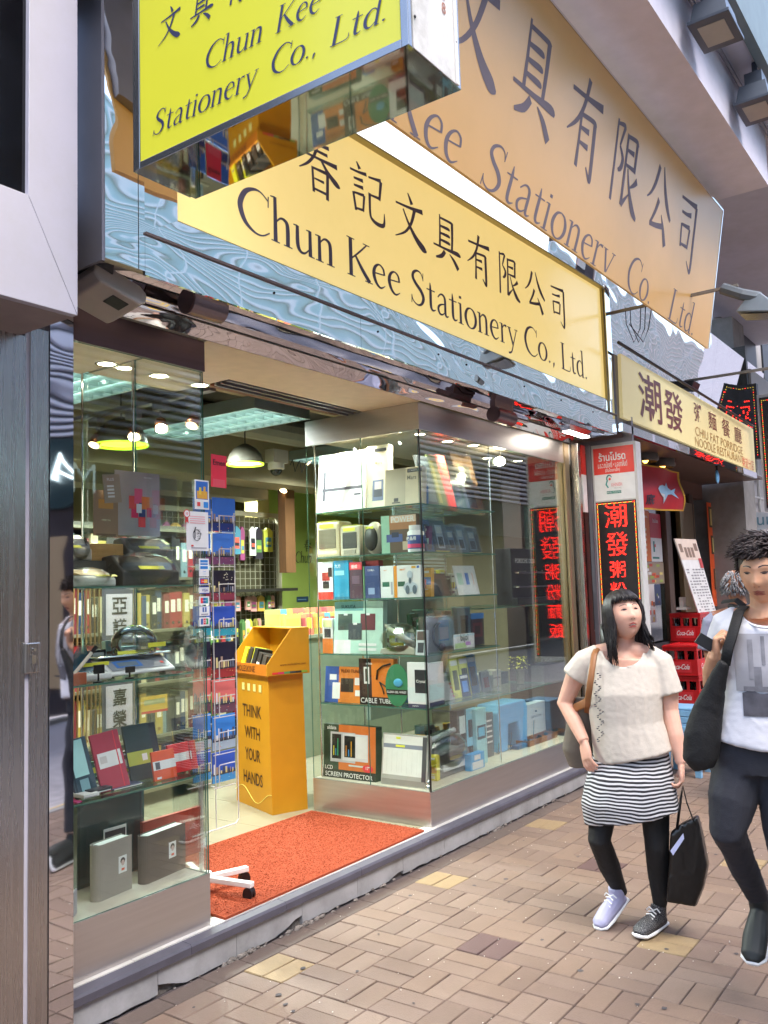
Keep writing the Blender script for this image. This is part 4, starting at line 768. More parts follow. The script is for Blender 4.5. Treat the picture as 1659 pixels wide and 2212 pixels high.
F, w, h = slot('x', XS-.02, ZP, (1, 2), 430, 770, 1385); b = M(F @ Matrix.Rotation(-rad(3), 4, 'X')); n = 16; b.add([(w*.36+w*.1*math.cos(6.283*k/n), -.0062, h*.23+h*.07*math.sin(6.283*k/n)) for k in range(n)], [tuple(range(n))]); b.build('badge_print', P_('#c22c34'), t); b = M(F @ Matrix.Rotation(-rad(3), 4, 'X')); put_text(b, '17"', w*.36, h*.24, h=h*.06, y=-.007, bold=.02); b.build('print_text', P_('#f3e9e6'), t)
t = item('paper_trimmer', 'grey paper trimmer board with a ruler bar, on the plinth by the glass corner', 'paper trimmer', 'x', XS-.03, ZP, (1, 2), 800, 1100, 1445, .04, '#8f8d88', [(.03, .2, .92, .97, '#c9c5ba'), (.03, .72, .97, .80, '#6d7280'), (.3, .745, .5, .785, '#d8c43c'), (.88, .1, .97, .97, '#3a3a40'), (.02, .02, .96, .12, '#77736e'), (.3, .9, .4, .94, '#d8c43c')]+[(.12+.11*q, .26, .122+.11*q, .68, '#8a8880') for q in range(7)], tilt=8)
b = M(); p = at(*T(1, 3, 1115, 110), 'x', 4.76); b.tube([p, p+Vector((0, 0, .03))], .012, 12); b.tube([p+Vector((0, 0, -.035)), p], .018, 12); tag(b.build('lock', CHROME, smooth=True), 'small chrome cabinet lock at the foot of the glass corner', 'lock')
F, w, h = slot('y', YF+.02, ZP, (1, 2), 1150, 1400, 1420); t = thing('laminator', 'grey desk laminator in clear film on the plinth right of the corner', 'laminator', F.translation)
b = M(F); b.prism([(-w*.45, 0, 0), (w*.42, 0, 0), (w*.46, 0, h*.3), (w*.38, 0, h*.62), (-w*.38, 0, h*.5)], (0, .2, 0)); b.build('casing', P_('#6a6c70'), t, bevel=.01); b = M(F); b.box(-w*.3, w*.3, -.01, 0, h*.14, h*.3); b.m = 1; b.box(-w*.1, w*.2, -.012, 0, h*.36, h*.43); b.build('control_panel', [P_('#c6ced4'), P_('#d8c43c')], t); b = M(F); b.tube([(-w*.4, .06, h*.86), (w*.42, .06, h*.98)], .02, 10); b.build('roller', P_('#a3a6aa'), t); b = M(F); b.ell((0, .08, h*.5), (w*.52, .12, h*.52), 14, 8); b.build('film', FILM, t, smooth=True)
item('boxed_gadget', 'tall black and sky blue box lettered CADEE on the plinth', 'boxed gadget', 'y', YF+.05, ZP, (1, 2), 1305, 1430, 1275, .06, '#26262c', [(.45, .35, 1, 1, '#6fa9d8'), (.55, .5, .9, .8, '#2a3040'), (.1, .6, .4, .9, '#b3c3d6')], [('CADEE', .75, .92, .07, '#eef2f6')])
item('boxed_gadget', 'pale blue box with a tablet picture standing right of the black one', 'boxed gadget', 'y', YF+.02, ZP, (1, 2), 1425, 1495, 1272, .06, '#8db8de', [(.1, .45, .9, .7, '#34404e'), (.2, .5, .8, .66, '#57a0d8')])
item('boxed_gadget', 'blue and white box with a loop of cable, at the foot of the plinth glass', 'boxed gadget', 'y', YF-.04, ZP, (1, 2), 1395, 1485, 1560, .05, '#3f8cc8', [(.1, .05, .9, .5, '#d9e6f0'), (.25, .6, .7, .9, '#ddebf6')])
item('boxed_gadget', 'small dark box printed in rows of grey text, far end of the plinth shelf', 'boxed gadget', 'y', YF+.1, ZP, (1, 2), 1490, 1540, 1300, .05, '#4c555e', [(.1, .8-.12*q, .8, .84-.12*q, '#c7ccd0') for q in range(5)])

# --- smaller stock filling the shelves behind the front row
rs_ = random.Random(77)
FC = {'#c9c4b6': 'ivory', '#2f5f9c': 'blue', '#1e1f24': 'black', '#a8342c': 'red', '#c98a2c': 'orange', '#6f9a8c': 'aqua', '#8d8f94': 'grey', '#2c5a44': 'green', '#5a3a5c': 'purple', '#d0b43c': 'yellow', '#9cc4dc': 'pale blue', '#6a4a34': 'brown'}
FL = list(FC)
def filler(F, w, h, d, lab, grp, film=False):
    c = rs_.choice(FL); c2 = rs_.choice(FL); c3 = rs_.choice(FL); v = rs_.uniform(.3, .6)
    pr = [(0, v, 1, v+rs_.uniform(.12, .3), c2), (.1, .08, rs_.uniform(.4, .9), .2, c3), (.15, .82, .85, .9, '#d8d6d0' if c != '#c9c4b6' else '#3a3a40'), (rs_.uniform(.1, .4), .3, rs_.uniform(.55, .9), .6, rs_.choice(FL)), (.2, .24, .8, .265, '#c9c9c4')]
    carton('product_box', lab % FC[c], 'boxed goods', F, w, h, d, c, pr, [], tilt=rs_.choice((0, 4, 8)), group=grp, film=film)
for zi, z in enumerate(ZR+[.373]):
    sn = ('top', 'second', 'third', 'fourth', 'lowest', 'plinth')[zi]; hm = (.22, .2, .2, .24, .22, .3)[zi]; y = 3.2; k = 0
    while y < 3.92:
        w = rs_.uniform(.06, .13); filler(FS((4.95+rs_.uniform(0, .05), y+w/2, z)), w-.008, rs_.uniform(.55, 1)*hm, .04, '%s box in the back row, '+sn+' display shelf, '+nth(k)+' from the street', 'back row boxes in the display case'); y += w; k += 1
    x = 5.08; k = 0
    while x < 5.68:
        w = rs_.uniform(.05, .10); filler(FF((x+w/2, 3.38+rs_.uniform(0, .06), z)), w-.006, rs_.uniform(.6, 1.1)*hm, .03, '%s box, '+nth(k)+' from the corner in the street back row, '+sn+' shelf', 'street side back row in the display case', film=k % 3 == 0); x += w; k += 1
for zi, z in enumerate([.373, 1.02, 1.34]):
    x = 5.85; k = 0
    while x < 6.85 and zi == 0:
        w = rs_.uniform(.07, .13); filler(FF((x+w/2, 3.55+rs_.uniform(0, .15), z)), w-.01, rs_.uniform(.10, .26), .05, '%s box on the far plinth, '+nth(k)+' from the display shelves', 'boxes on the far plinth'); x += w+.02; k += 1
for zi, z in enumerate(ZL):
    sn = ('top', 'middle', 'bottom')[zi]; x = 2.12; k = 0
    if zi == 0: continue
    while x < 2.78:
        w = rs_.uniform(.05, .10); filler(FF((x+w/2, 3.44+rs_.uniform(0, .04), z)), w-.006, rs_.uniform(.08, .16), .03, '%s box at the back of the '+sn+' left shelf, '+nth(k)+' from the pilaster', 'back row boxes in the left window'); x += w+.005; k += 1
# --- left window goods
YL = 3.22
F, w, h = slot('y', YL+.06, ZL[0], (0, 2), 620, 820, 262)
def bagged_machine(label, tile, x0, x1, y0, zs, y, base, d=.12, tagx=.1, film=True, screen='#3a4048'):
    F, w, h = slot('y', y, zs, tile, x0, x1, y0); t = thing('label_printer', label, 'office machine', F.translation)
    b = M(F); b.prism([(-w/2, 0, 0), (-w/2, d, 0), (-w/2, d, h*.95), (-w/2, d*.55, h), (-w/2, .0, h*.45)], (w, 0, 0)); b.build('casing', P_(base), t, bevel=.008)
    dz, dy = h*.55, d*.55; n = Vector((0, -dz, dy)).normalized()*.003
    q = lambda u, v: Vector((-w/2+u*w, d*.55*v, h*.45+h*.55*v))+n
    b = M(F); b.quad(q(.12, .3), q(.88, .3), q(.88, .85), q(.12, .85)); b.build('control_panel', P_(screen), t)
    b = M(F); n2 = n*1.5; b.quad(*[Vector(p)+n2*.4 for p in (q(tagx, .1), q(tagx+.45, .1), q(tagx+.45, .3), q(tagx, .3))]); b.build('price_label', P_('#e0cf3a'), t)
    if film: b = M(F); b.ell((0, d*.5, h*.5), (w*.56, d*.8, h*.62), 12, 8); b.build('film', FILM, t)
    return t
bagged_machine('white desk calculator machine in clear film, left end of the top shelf', (0, 2), 440, 755, 365, ZL[0], YL, '#c9c3b4', .16, .6, True, '#a08c5c')
bagged_machine('large black label printer wrapped in crinkled film on the top left shelf', (0, 2), 800, 1165, 275, ZL[0], YL+.02, '#3c3a3a', .16, .3)
zt = at(*T(0, 2, 980, 275), 'y', YL+.1).z
b = M(); b.box(2.12, 2.80, 3.36, 3.52, ZL[0]+.001, zt-.03); tag(b.build('riser_block', GLASS and P_('#4a4640')), 'dark riser block holding up the second row of machines', 'display block')
zt -= .0295
bagged_machine('silver and black labeller with a yellow strip, upper right of the top left shelf', (0, 2), 835, 1125, 165, zt, 3.37, '#55585c', .12, .25)
bagged_machine('clear wrapped stapler bundle with a yellow strip, upper left of the top shelf', (0, 2), 452, 600, 160, zt, 3.37, '#9c9486', .10, .1)
F, w, h = slot('y', 3.40, zt, (0, 2), 545, 800, 185); t = thing('engraved_strip', 'pale wooden strip with engraved lettering between the machines', 'wood block', F.translation)
b = M(F); b.box(-w/2, w/2, 0, .03, 0, h*.85); b.build('block', mat('pale_wood', '#cf9f5c', .5, stretch=(1, 8, 8)), t, bevel=.003); b = M(F); put_text(b, 'Dynamica', 0, h*.5, w=w*.6); b.build('engraving', P_('#a37a40'), t)
# leaflets standing behind
def leaflet(label, tile, x0, x1, y0, y1, y, base, prints, texts=(), name='leaflet', cat='leaflet', lean=0, grp=None):
    a = at(*T(*tile, x0, (y0+y1)/2), 'y', y); c = at(*T(*tile, x1, (y0+y1)/2), 'y', y); zt_ = at(*T(*tile, (x0+x1)/2, y0), 'y', y).z; zb_ = at(*T(*tile, (x0+x1)/2, y1), 'y', y).z
    return carton(name, label, cat, FF(((a.x+c.x)/2, y, zb_)) @ Matrix.Rotation(rad(lean), 4, 'Y'), abs(c.x-a.x), zt_-zb_, .003, base, prints, texts, bevel=0, group=grp)
leaflet('grey poster with an interlocking red and orange puzzle, top of the left window', (0, 1), 745, 1035, 1400, 1815, 3.48, '#8f8a86', [(.35, .28, .5, .42, '#c02a4c'), (.30, .42, .48, .62, '#d4413a'), (.42, .5, .6, .74, '#e0496a'), (.52, .3, .66, .52, '#2a3560'), (.58, .42, .76, .62, '#dc6a2c'), (.46, .36, .58, .5, '#e8e4e4'), (.5, .14, .66, .3, '#c43a38'), (.7, .3, .8, .45, '#b82a46')], [('PANTONE', .72, .92, .05, '#c9c4be')])
leaflet('tilted beige card of Chinese lettering headed PLUS, beside the puzzle poster', (0, 1), 680, 790, 1415, 1600, 3.44, '#8a7d6e', [(.2, .55-.12*q, .6, .62-.12*q, '#e6dccb') for q in range(4)], [('PLUS', .42, .82, .2, '#efe6d6')], lean=-6)
leaflet('brown card lettered in gold Chinese characters, left of the puzzle poster', (0, 1), 605, 765, 1520, 1815, 3.46, '#7d6650', [(.2, .6, .8, .8, '#a3793c'), (.1, .0, .9, .05, '#5d4a38')], [('中國筷子文化', .5, .35, .12, '#d8c29a')])
# middle shelf
F, w, h = slot('y', YL, ZL[1], (0, 2), 690, 1165, 905); t = thing('digital_scale', 'white digital scale with a blue screen and steel tray on the middle left shelf', 'scale', F.translation)
b = M(F); b.prism([(-w*.44, 0, .01), (-w*.44, .2, .01), (-w*.44, .2, h*.75), (-w*.44, .1, h*.75), (-w*.44, 0, h*.2)], (w*.88, 0, 0)); b.build('body', P_('#cfd2d6'), t, bevel=.006)
b = M(F); b.box(-w*.5, w*.5, .06, .24, h*.82, h*.9); b.build('tray', CHROME, t, bevel=.004)
nn = Vector((0, -h*.55, .1)).normalized()*.003; qq = lambda u, v: Vector((-w*.44+u*w*.88, .1*v, h*.2+h*.55*v))+nn
b = M(F); b.quad(qq(.05, .15), qq(.95, .15), qq(.95, .92), qq(.05, .92)); b.m = 1; b.quad(*[p+nn*.3 for p in (qq(.15, .3), qq(.55, .3), qq(.55, .75), qq(.15, .75))]); b.m = 2; b.quad(*[p+nn*.5 for p in (qq(.2, .38), qq(.5, .38), qq(.5, .65), qq(.2, .65))]); b.m = 3; b.quad(*[p+nn*.5 for p in (qq(.84, .35), qq(.89, .35), qq(.89, .5), qq(.84, .5))]); b.build('control_panel', [P_('#777b85'), P_('#3a66a8'), P_('#5d6a78'), P_('#c23a3a')], t, kind='stuff')
b = M(F); b.quad((-w*.25, .055, h*.92), (w*.2, .055, h*.92), (w*.2, .06, h*1.06), (-w*.25, .06, h*1.06)); b.build('price_label', P_('#e0cf3a'), t)
b = M(F)
for x in (-w*.35, w*.35): b.cyl((x, .05, 0), .014, .011)
b.build('feet', BLACK, t, kind='stuff')
F, w, h = slot('y', YL+.14, ZL[1], (0, 2), 745, 990, 735); c0 = h*.62; t = thing('clear_globe', 'clear plastic globe with a yellow label standing behind the scale', 'globe', F.translation)
b = M(F); b.ell((0, 0, c0), (w*.5, w*.5, h*.4), 22, 14); b.build('globe', glassmat('clear_plastic', (.8, .82, .88), 2.2, 1.5, .04), t, smooth=True); b = M(F); b.cyl((0, 0, 0), w*.22, h*.05); b.cyl((0, 0, h*.05), .012, h*.2); b.build('foot', CHROME, t); b = M(F); b.box(-w*.05, w*.42, -w*.52, -w*.515, h*.55, h*.64); b.build('price_label', P_('#e0cf3a'), t)
F, w, h = slot('y', YL-.02, ZL[1], (0, 2), 470, 730, 860); t = thing('guillotine', 'white cutter base with blue film fan and a pen, middle left shelf', 'paper cutter', F.translation)
b = M(F); b.box(-w*.5, w*.5, 0, .14, .004, h*.22); b.build('base', P_('#c9cec9'), t, bevel=.008); b = M(F)
for q in range(9): a0 = -.5+q*.085; b.add([(a0*w*.2, .07, h), (a0*w, .03, h*.24), ((a0+.1)*w, .09, h*.24)], [(0, 1, 2)])
b.build('film_fan', mat('blue_film', '#2f6f95', .25, spec=.8), t, kind='stuff'); b = M(F); b.box(-w*.25, w*.4, -.002, 0, h*.42, h*.52); b.build('price_label', P_('#e0cf3a'), t)
b = M(F); b.tube([(-w*.52, -.01, h*.25), (-w*.1, -.02, h*.8)], .008, 8); b.build('pen', P_('#b9b3a8'), t); b = M(F); b.tube([(-w*.1, -.02, h*.8), (0, -.022, h*.95)], .009, 8); b.build('pen_cap', BLACK, t)
item('brown_box', 'small rust brown box at the left end of the middle shelf', 'box', 'y', YL-.06, ZL[1]-.0, (0, 2), 470, 565, 1045, .05, '#8c4a30')
for k, (x0, x1, y0) in enumerate(((615, 680, 990), (822, 878, 1000))):
    F, w, h = slot('y', YL-.07, ZL[1], (0, 2), x0, x1, y0); t = thing('phone_stand', ('angled', 'square')[k]+' little black phone stand on the edge of the middle shelf', 'phone stand', F.translation)
    b = M(F); b.cyl((0, .01, 0), w*.45, .006); b.tube([(0, .01, .005), (0, .01, h*.5)], .004); b.build('stem', BLACK, t); b = M(F); b.box(-w*.5, w*.5, 0, .012, h*.5, h); b.build('plate', BLACK, t, bevel=.002)
F, w, h = slot('y', YL+.02, ZL[1]-.02, (0, 2), 1235, 1320, 838); F = F @ Matrix.Translation((-.02, 0, .02)); t = thing('computer_mouse', 'grey mouse in a clear hanging bag, right end of the middle shelf', 'computer mouse', F.translation)
b = M(F); b.ell((0, .02, h*.42), (w*.38, .02, h*.4), 16, 10); b.build('body', P_('#7c7c80'), t, smooth=True); b = M(F); b.ell((0, .02, h*.7), (w*.5, .03, h*.7), 10, 8); b.build('film', FILM, t)
F, w, h = slot('y', YL, 0, (0, 2), 1268, 1332, 752); cz = at(*T(0, 2, 1300, 792), 'y', YL-.02); t = thing('clock', 'small round white clock hanging over the wrapped mouse', 'clock', cz)
b = M(); b.tube([cz, cz+Vector((0, -.008, 0))], .020, 20); b.build('rim', CHROME, t); b = M(); b.tube([cz+Vector((0, -.0085, 0)), cz+Vector((0, -.0095, 0))], .018, 20); b.build('dial', WHITE, t); b = M(); b.box(cz.x-.001, cz.x+.001, cz.y-.0115, cz.y-.010, cz.z, cz.z+.013); b.box(cz.x, cz.x+.009, cz.y-.0115, cz.y-.010, cz.z-.001, cz.z+.001); b.build('hands', BLACK, t, kind='stuff'); b = M(); b.tube([cz+Vector((0, 0, .02)), cz+Vector((0, 0, .4))], .001, 4); b.build('string', BLACK, t)
# bottom shelf notebooks
def notebook(label, tile, x0, x1, y0, y, base, prints, texts=(), tilt=16, d=.012, lean=0):
    F, w, h = slot('y', y, ZL[2], tile, x0, x1, y0); h = max(.02, h-tilt*.0012); return carton('notebook', label, 'notebook', F @ Matrix.Rotation(rad(lean), 4, 'Y'), w, h/math.cos(rad(tilt)), d, base, prints, texts, tilt=tilt)
notebook('dark planner with a pale blue ragged print, left of the red notebook', (0, 2), 500, 640, 1440, YL, '#2e3f4a', [(.15, .35, .8, .97, '#93bcc6'), (.3, .1, .7, .3, '#6f8f98'), (.05, .05, .12, .95, '#1c2a32')], [('2012-2013', .5, .06, .1, '#c9d6da')], lean=-5)
notebook('slim navy planner leaning at the far left of the bottom shelf', (0, 2), 440, 510, 1500, YL+.03, '#26384a', [(.2, .2, .8, .8, '#3f5a66')], lean=-5)
notebook('dark red notebook with a white paper band and red elastic', (0, 2), 665, 845, 1400, YL, '#93303f', [(.1, .4, .92, .66, '#c9c6c4'), (.78, 0, .82, 1, '#b8323e'), (.16, .48, .4, .6, '#aaa6a4')], lean=-4)
notebook('black green notebook with a lime paper band behind the red one', (0, 2), 855, 1020, 1355, YL+.05, '#23302f', [(0, .28, 1, .52, '#8f963c'), (.55, .34, .75, .46, '#cdd0c6')])
notebook('tall black notebook leaning behind the lime banded one', (0, 2), 960, 1060, 1345, YL+.09, '#1b1c20', [(.1, .1, .9, .9, '#26282c')])
notebook('vermilion booklet with white and barcode band in front of the red cover', (0, 2), 1005, 1150, 1525, YL-.03, '#c64a26', [(0, .0, 1, .0, '#c64a26'), (.0, .36, 1, .66, '#d6d2ce'), (.1, .38, .3, .62, '#4a4a50'), (.1, .05, .3, .12, '#dcd2ca')], tilt=12)
notebook('bright red notebook with a white label behind the vermilion booklet', (0, 2), 1105, 1285, 1480, YL+.03, '#b82a2e', [(.15, .38, .82, .66, '#d4cfc8'), (.72, .3, .77, 1, '#7f1c20')], tilt=10)
for k, (x0, x1, y0, c, c2, l) in enumerate(((465, 520, 50, '#9c2a5c', '#d06a98', 'magenta notebook in film, bottom shelf corner'), (535, 650, 120, '#c9c3be', '#8a8a8e', 'white paged flat book lying under the red notebook'), (600, 755, 125, '#26262c', '#d9d4cc', 'black banded book lying flat'), (765, 975, 110, '#2c3050', '#d6d6d6', 'dark blue slim book lying flat with a white edge'), (690, 900, 95, '#7f8a4c', '#b5ba8a', 'olive leaflet lying flat behind the slim books'))):
    z = ZL[2]+.001+.006*(k % 3); a = at(*T(0, 3, x0, 150), 'y', YL-.06); c_ = at(*T(0, 3, x1, 150), 'y', YL-.06)
    t = thing('notebook', l, 'notebook', ((a.x+c_.x)/2, YL-.06, z)); b = M(); y0_ = YL-.075+(.02*k if k else 0); b.box(a.x+.01, c_.x, y0_, y0_+.10, z, z+(.015 if k in (1, 2) else .006)); b.build('cover', P_(c), t, bevel=.002); b = M(); b.box(a.x+.015, c_.x-.01, y0_-.001, y0_+.0, z+.001, z+.005); b.build('band', P_(c2), t)
# albums at the foot
ZB = .3845
def album(label, x0, x1, y0, y, base, yaw, photo):
    F, w, h = slot('y', y, ZB, (0, 3), x0, x1, y0); F = F @ Matrix.Rotation(rad(yaw), 4, 'Z'); t = thing('photo_album', label, 'photo album', F.translation)
    n = 10; sp = [(-w/2+.03-.03*math.sin(math.pi*k/n), .03-.03*math.cos(math.pi*k/n), 0) for k in range(n+1)]
    b = M(F); b.prism([(w/2, .0, 0), (w/2, .004, 0), (-w/2+.03, .004, 0)]+[(p[0]+.004, p[1] if p[1] > .004 else .004, 0) for p in sp[1:-1]]+[(-w/2+.03, .056, 0), (w/2, .056, 0), (w/2, .06, 0)]+list(reversed(sp)), (0, 0, h)); b.build('cover', mat('album_'+base[1:], base, .6, var=.06, bump=.15, bscale=300), t, bevel=.001)
    b = M(F); b.box(-w/2+.03, w/2-.006, .006, .054, .004, h-.004); b.build('pages', P_('#cfcdc4'), t)
    b = M(F); u, v = photo; b.quad((u*w-.024, -.001, v*h-.035), (u*w+.024, -.001, v*h-.035), (u*w+.024, -.001, v*h+.035), (u*w-.024, -.001, v*h+.035)); b.m = 1; n = 12; b.add([(u*w+.014*math.cos(6.283*k/n), -.0015, v*h+.014+.014*math.sin(6.283*k/n)) for k in range(n)], [tuple(range(n))]); b.m = 2; b.add([(u*w+.010*math.cos(6.283*k/n), -.002, v*h+.006+.012*math.sin(6.283*k/n)) for k in range(n)], [tuple(range(n))]); b.m = 3; b.quad((u*w-.008, -.0015, v*h-.026), (u*w+.01, -.0015, v*h-.026), (u*w+.01, -.0015, v*h-.016), (u*w-.008, -.0015, v*h-.016)); b.build('photo_label', [P_('#b9bdcf'), P_('#3a3838'), P_('#a5948f'), P_('#b5563a')], t, kind='stuff')
album('grey cloth photo album with a boy portrait label, left of the brown one', 615, 870, 470, 3.20, '#9a958e', 8, (.22, .52))
album('dark taupe photo album with a boy portrait label standing on the window base', 920, 1222, 400, 3.21, '#5f5650', 8, (.16, .52))
carton('album_board', 'tall teal album in film leaning behind the grey album', 'photo album', *(lambda s: (s[0], s[1], s[2]))(slot('y', 3.40, ZB, (0, 3), 500, 920, 170)), .03, '#2f545c', [(.04, .04, .96, .96, '#386069')], film=True)
carton('album_board', 'flat brick red album standing behind the taupe album', 'photo album', *(lambda s: (s[0], s[1], s[2]))(slot('y', 3.36, ZB, (0, 3), 925, 1300, 300)), .02, '#8f3428', [(.03, .03, .97, .97, '#9c3c2e')])
carton('photo_card', 'white photo print standing behind the grey album', 'photo card', *(lambda s: (s[0], s[1], s[2]))(slot('y', 3.33, ZB, (0, 3), 672, 820, 380)), .003, '#c9c9cc', [(.05, .5, .95, .95, '#2b2a30'), (.3, .1, .8, .7, '#8f8a90')])
carton('photo_card', 'slim grey folder leaning at the far left of the window base', 'folder', *(lambda s: (s[0] @ Matrix.Rotation(rad(40), 4, 'Z'), s[1]*1.6, s[2]))(slot('y', 3.15, ZB, (0, 3), 470, 510, 790)), .006, '#8f8f96')

# --- stickers on the left pane
YG = 3.0705
def sticker(label, x0, x1, y0, y1, base, prints=(), texts=(), tile=(0, 2), name='sticker', y=YG):
    a = at(*T(*tile, x0, (y0+y1)/2), 'y', y); c = at(*T(*tile, x1, (y0+y1)/2), 'y', y); z1 = at(*T(*tile, (x0+x1)/2, y0), 'y', y).z; z0 = at(*T(*tile, (x0+x1)/2, y1), 'y', y).z
    return carton(name, label, 'sticker', FF(((a.x+c.x)/2, y, z0)), c.x-a.x, z1-z0, .0006, base, prints, texts, bevel=0)
sticker('travel sticker with a yellow castle on blue at the top of the left pane', 1262, 1354, 1452, 1642, '#e9eaf0', [(.08, .34, .92, .95, '#2a58a0'), (.15, .36, .88, .62, '#b98a34'), (.3, .5, .45, .74, '#d8a83c'), (.6, .5, .75, .78, '#c8923a'), (.6, .06, .92, .26, '#2f74b8'), (.14, .1, .36, .24, '#c8403c')], tile=(0, 1))
t = sticker('white quality mark sticker with a Q ring round a brush character', 1208, 1350, -2, 252, '#e6e6ea', [(.15, .86-.055*q, .85, .885-.055*q, '#c98f94') for q in range(4)]+[(.2, .06, .9, .09, '#8a8a92'), (.2, .11, .3, .15, '#c23a3a')], [('優', .5, .46, .30, '#1a1a22')])
a = at(*T(0, 2, 1276, 150), 'y', YG-.004); b = M(); n = 24; R_ = .024
for k in range(n):
    p = [(a.x+r*math.cos(q), a.y, a.z+r*1.1*math.sin(q)) for r, q in ((R_, 6.283*k/n), (R_, 6.283*(k+1)/n), (R_*.88, 6.283*(k+1)/n), (R_*.88, 6.283*k/n))]; b.quad(*p)
b.build('ring_print', P_('#2c2c38'), t, kind='stuff')
a = at(*T(0, 2, 1210, 10), 'y', YG-.004); t = thing('rosette_sticker', 'small round red rimmed rosette sticker lettered 10 on the left pane', 'sticker', a)
b = M(); b.tube([a, a+Vector((0, -.001, 0))], .0195, 20); b.build('rim', P_('#a83232'), t); b = M(); b.tube([a+Vector((0, -.0012, 0)), a+Vector((0, -.0018, 0))], .015, 20); b.build('disc', P_('#e9e4e0'), t); b = M(FF(a)); put_text(b, '10', 0, 0, h=.012, y=-.0025, bold=.02); b.build('print_text', P_('#a83232'), t); b = M(); b.prism([(a.x-.008, a.y, a.z-.018), (a.x+.008, a.y, a.z-.018), (a.x+.010, a.y, a.z-.044), (a.x, a.y, a.z-.036), (a.x-.010, a.y, a.z-.044)], (0, -.0008, 0)); b.build('ribbon', P_('#a83232'), t)
sticker('blue American Express welcome sticker, topmost of the card stickers', 1290, 1354, 302, 418, '#e4e8ee', [(.12, .42, .88, .92, '#2468a8'), (.12, .58, .88, .64, '#cfe0ee'), (.12, .74, .88, .78, '#cfe0ee')], [('Cards', .5, .28, .12, '#2468a8'), ('Welcome', .5, .14, .08, '#2468a8')])
sticker('navy MasterCard sticker with red and orange discs', 1290, 1354, 424, 474, '#e4e4e8', [(.08, .1, .92, .9, '#2b3a78'), (.16, .25, .5, .75, '#c8302c'), (.5, .25, .84, .75, '#e09a2c')], [('MasterCard', .5, .5, .1, '#f2f2f2')])
sticker('white VISA sticker in the column of card stickers', 1290, 1356, 482, 530, '#ecebf0', [(.0, .88, 1, 1, '#26387c'), (.0, .0, 1, .12, '#26387c')], [('VISA', .55, .5, .3, '#26387c')])
sticker('UnionPay sticker with slanted red blue and teal bars', 1290, 1356, 547, 602, '#e8e8ec', [(.15, .2, .4, .85, '#c2303a'), (.38, .2, .64, .85, '#26508c'), (.62, .2, .85, .85, '#22808a')], [('UnionPay', .5, .5, .1, '#ffffff')])
sticker('Diners Club sticker with a blue ring', 1292, 1358, 612, 674, '#e8e8ec', [(.3, .42, .7, .92, '#34528c'), (.46, .45, .54, .88, '#e8e8ec'), (.15, .12, .85, .24, '#7d7d88')], [])
sticker('JCB sticker with blue red and green bars, lowest of the card stickers', 1292, 1358, 682, 740, '#ecebee', [(.14, .2, .36, .85, '#28508c'), (.39, .2, .61, .85, '#b82c3c'), (.64, .2, .86, .85, '#2c8450')], [('JCB', .5, .5, .28, '#ffffff')])
t = leaflet('red paper notice with handwriting taped in the doorway at the pane edge', (0, 1), 1368, 1466, 1290, 1500, 3.095, '#c8283a', [(.1, .0, .9, .25, '#d84450')], [('Emen', .5, .76, .4, '#2a1418')], name='notice', lean=1)

# --- door mat
matm = mat('coir_mat_orange', '#98401f', .95, var=.25, vscale=200, bump=.6, bscale=400)
b = M(); b.prism([(2.93, 2.99, .1605), (4.60, 3.0, .1605), (4.64, 3.99, .1605), (3.0, 3.99, .1605)], (0, 0, .012)); b.v = [(x, y+.06 if y < 3.1 else y, z) for x, y, z in b.v]
t = thing('door_mat', 'rust orange coir door mat lying in the doorway', 'door mat', (3.8, 3.5, .1605)); b.build('mat_base', matm, t)
b = M(); rq = random.Random(2)
for _ in range(26000):
    x, y = rq.uniform(2.94, 4.62), rq.uniform(3.06, 3.98); a = rq.random()*6.28; l = .004; z = .1725
    dx, dy = l*math.cos(a), l*math.sin(a); b.add([(x-dx, y-dy, z), (x+dx, y+dy, z), (x+dx*rq.uniform(-1, 2), y+dy*rq.uniform(-1, 2), z+rq.uniform(.001, .003))], [(0, 1, 2)])
b.build('coir_tufts', matm, t, kind='stuff')

# --- cardboard notebook stand
U = Vector((-.347, -.938, 0)).normalized(); Vv = Vector((.938, -.347, 0)).normalized()
A0 = Vector((4.45, 4.17, .1585)); base0 = A0-U*.285
PF = frame(base0, U, Vv, (0, 0, 1))
t = thing('notebook_stand', 'amber cardboard floor stand with an open tray of notebooks beside the mat', 'display stand', base0)
ORG = mat('amber_board', '#cc8f18', .5, var=.05, vscale=6); ORG2 = mat('amber_board_lip', '#c8741c', .5, var=.05)
b = M(PF); hB = .92; b.add([(-.285, 0, 0), (.285, 0, 0), (.285, .27, 0), (-.285, .27, 0), (-.235, .0, hB), (.255, .0, hB), (.255, .27, hB), (-.235, .27, hB)], [(3, 2, 1, 0), (4, 5, 6, 7), (0, 1, 5, 4), (1, 2, 6, 5), (2, 3, 7, 6), (3, 0, 4, 7)]); b.build('pedestal', ORG, t, bevel=.002)
b = M(PF)   # tray
L_, yl, z0, z1, z2 = .30, -.03, hB, hB+.075, hB+.31
for x in (-L_, L_-.006): b = M(PF); b.prism([(x, yl, z0), (x, .30, z0), (x, .30, z2), (x, .16, z2), (x, yl, z1)], (.006, 0, 0)); b.build('tray_side', ORG, t)
b = M(PF); b.box(-L_+.0065, L_-.0065, yl, yl+.006, z0, z1); b.build('tray_lip', ORG2, t)
b = M(PF); b.box(-L_+.0065, L_-.0065, .294, .30, z0, z2); b.build('tray_back', ORG, t); b = M(PF); b.box(-L_+.0065, L_-.0065, yl+.0065, .2935, z0+.0005, z0+.006); b.build('tray_floor', ORG, t); b = M(PF); b.box(-L_, L_, .158, .30, z2+.0005, z2+.006); b.build('tray_top', ORG, t)
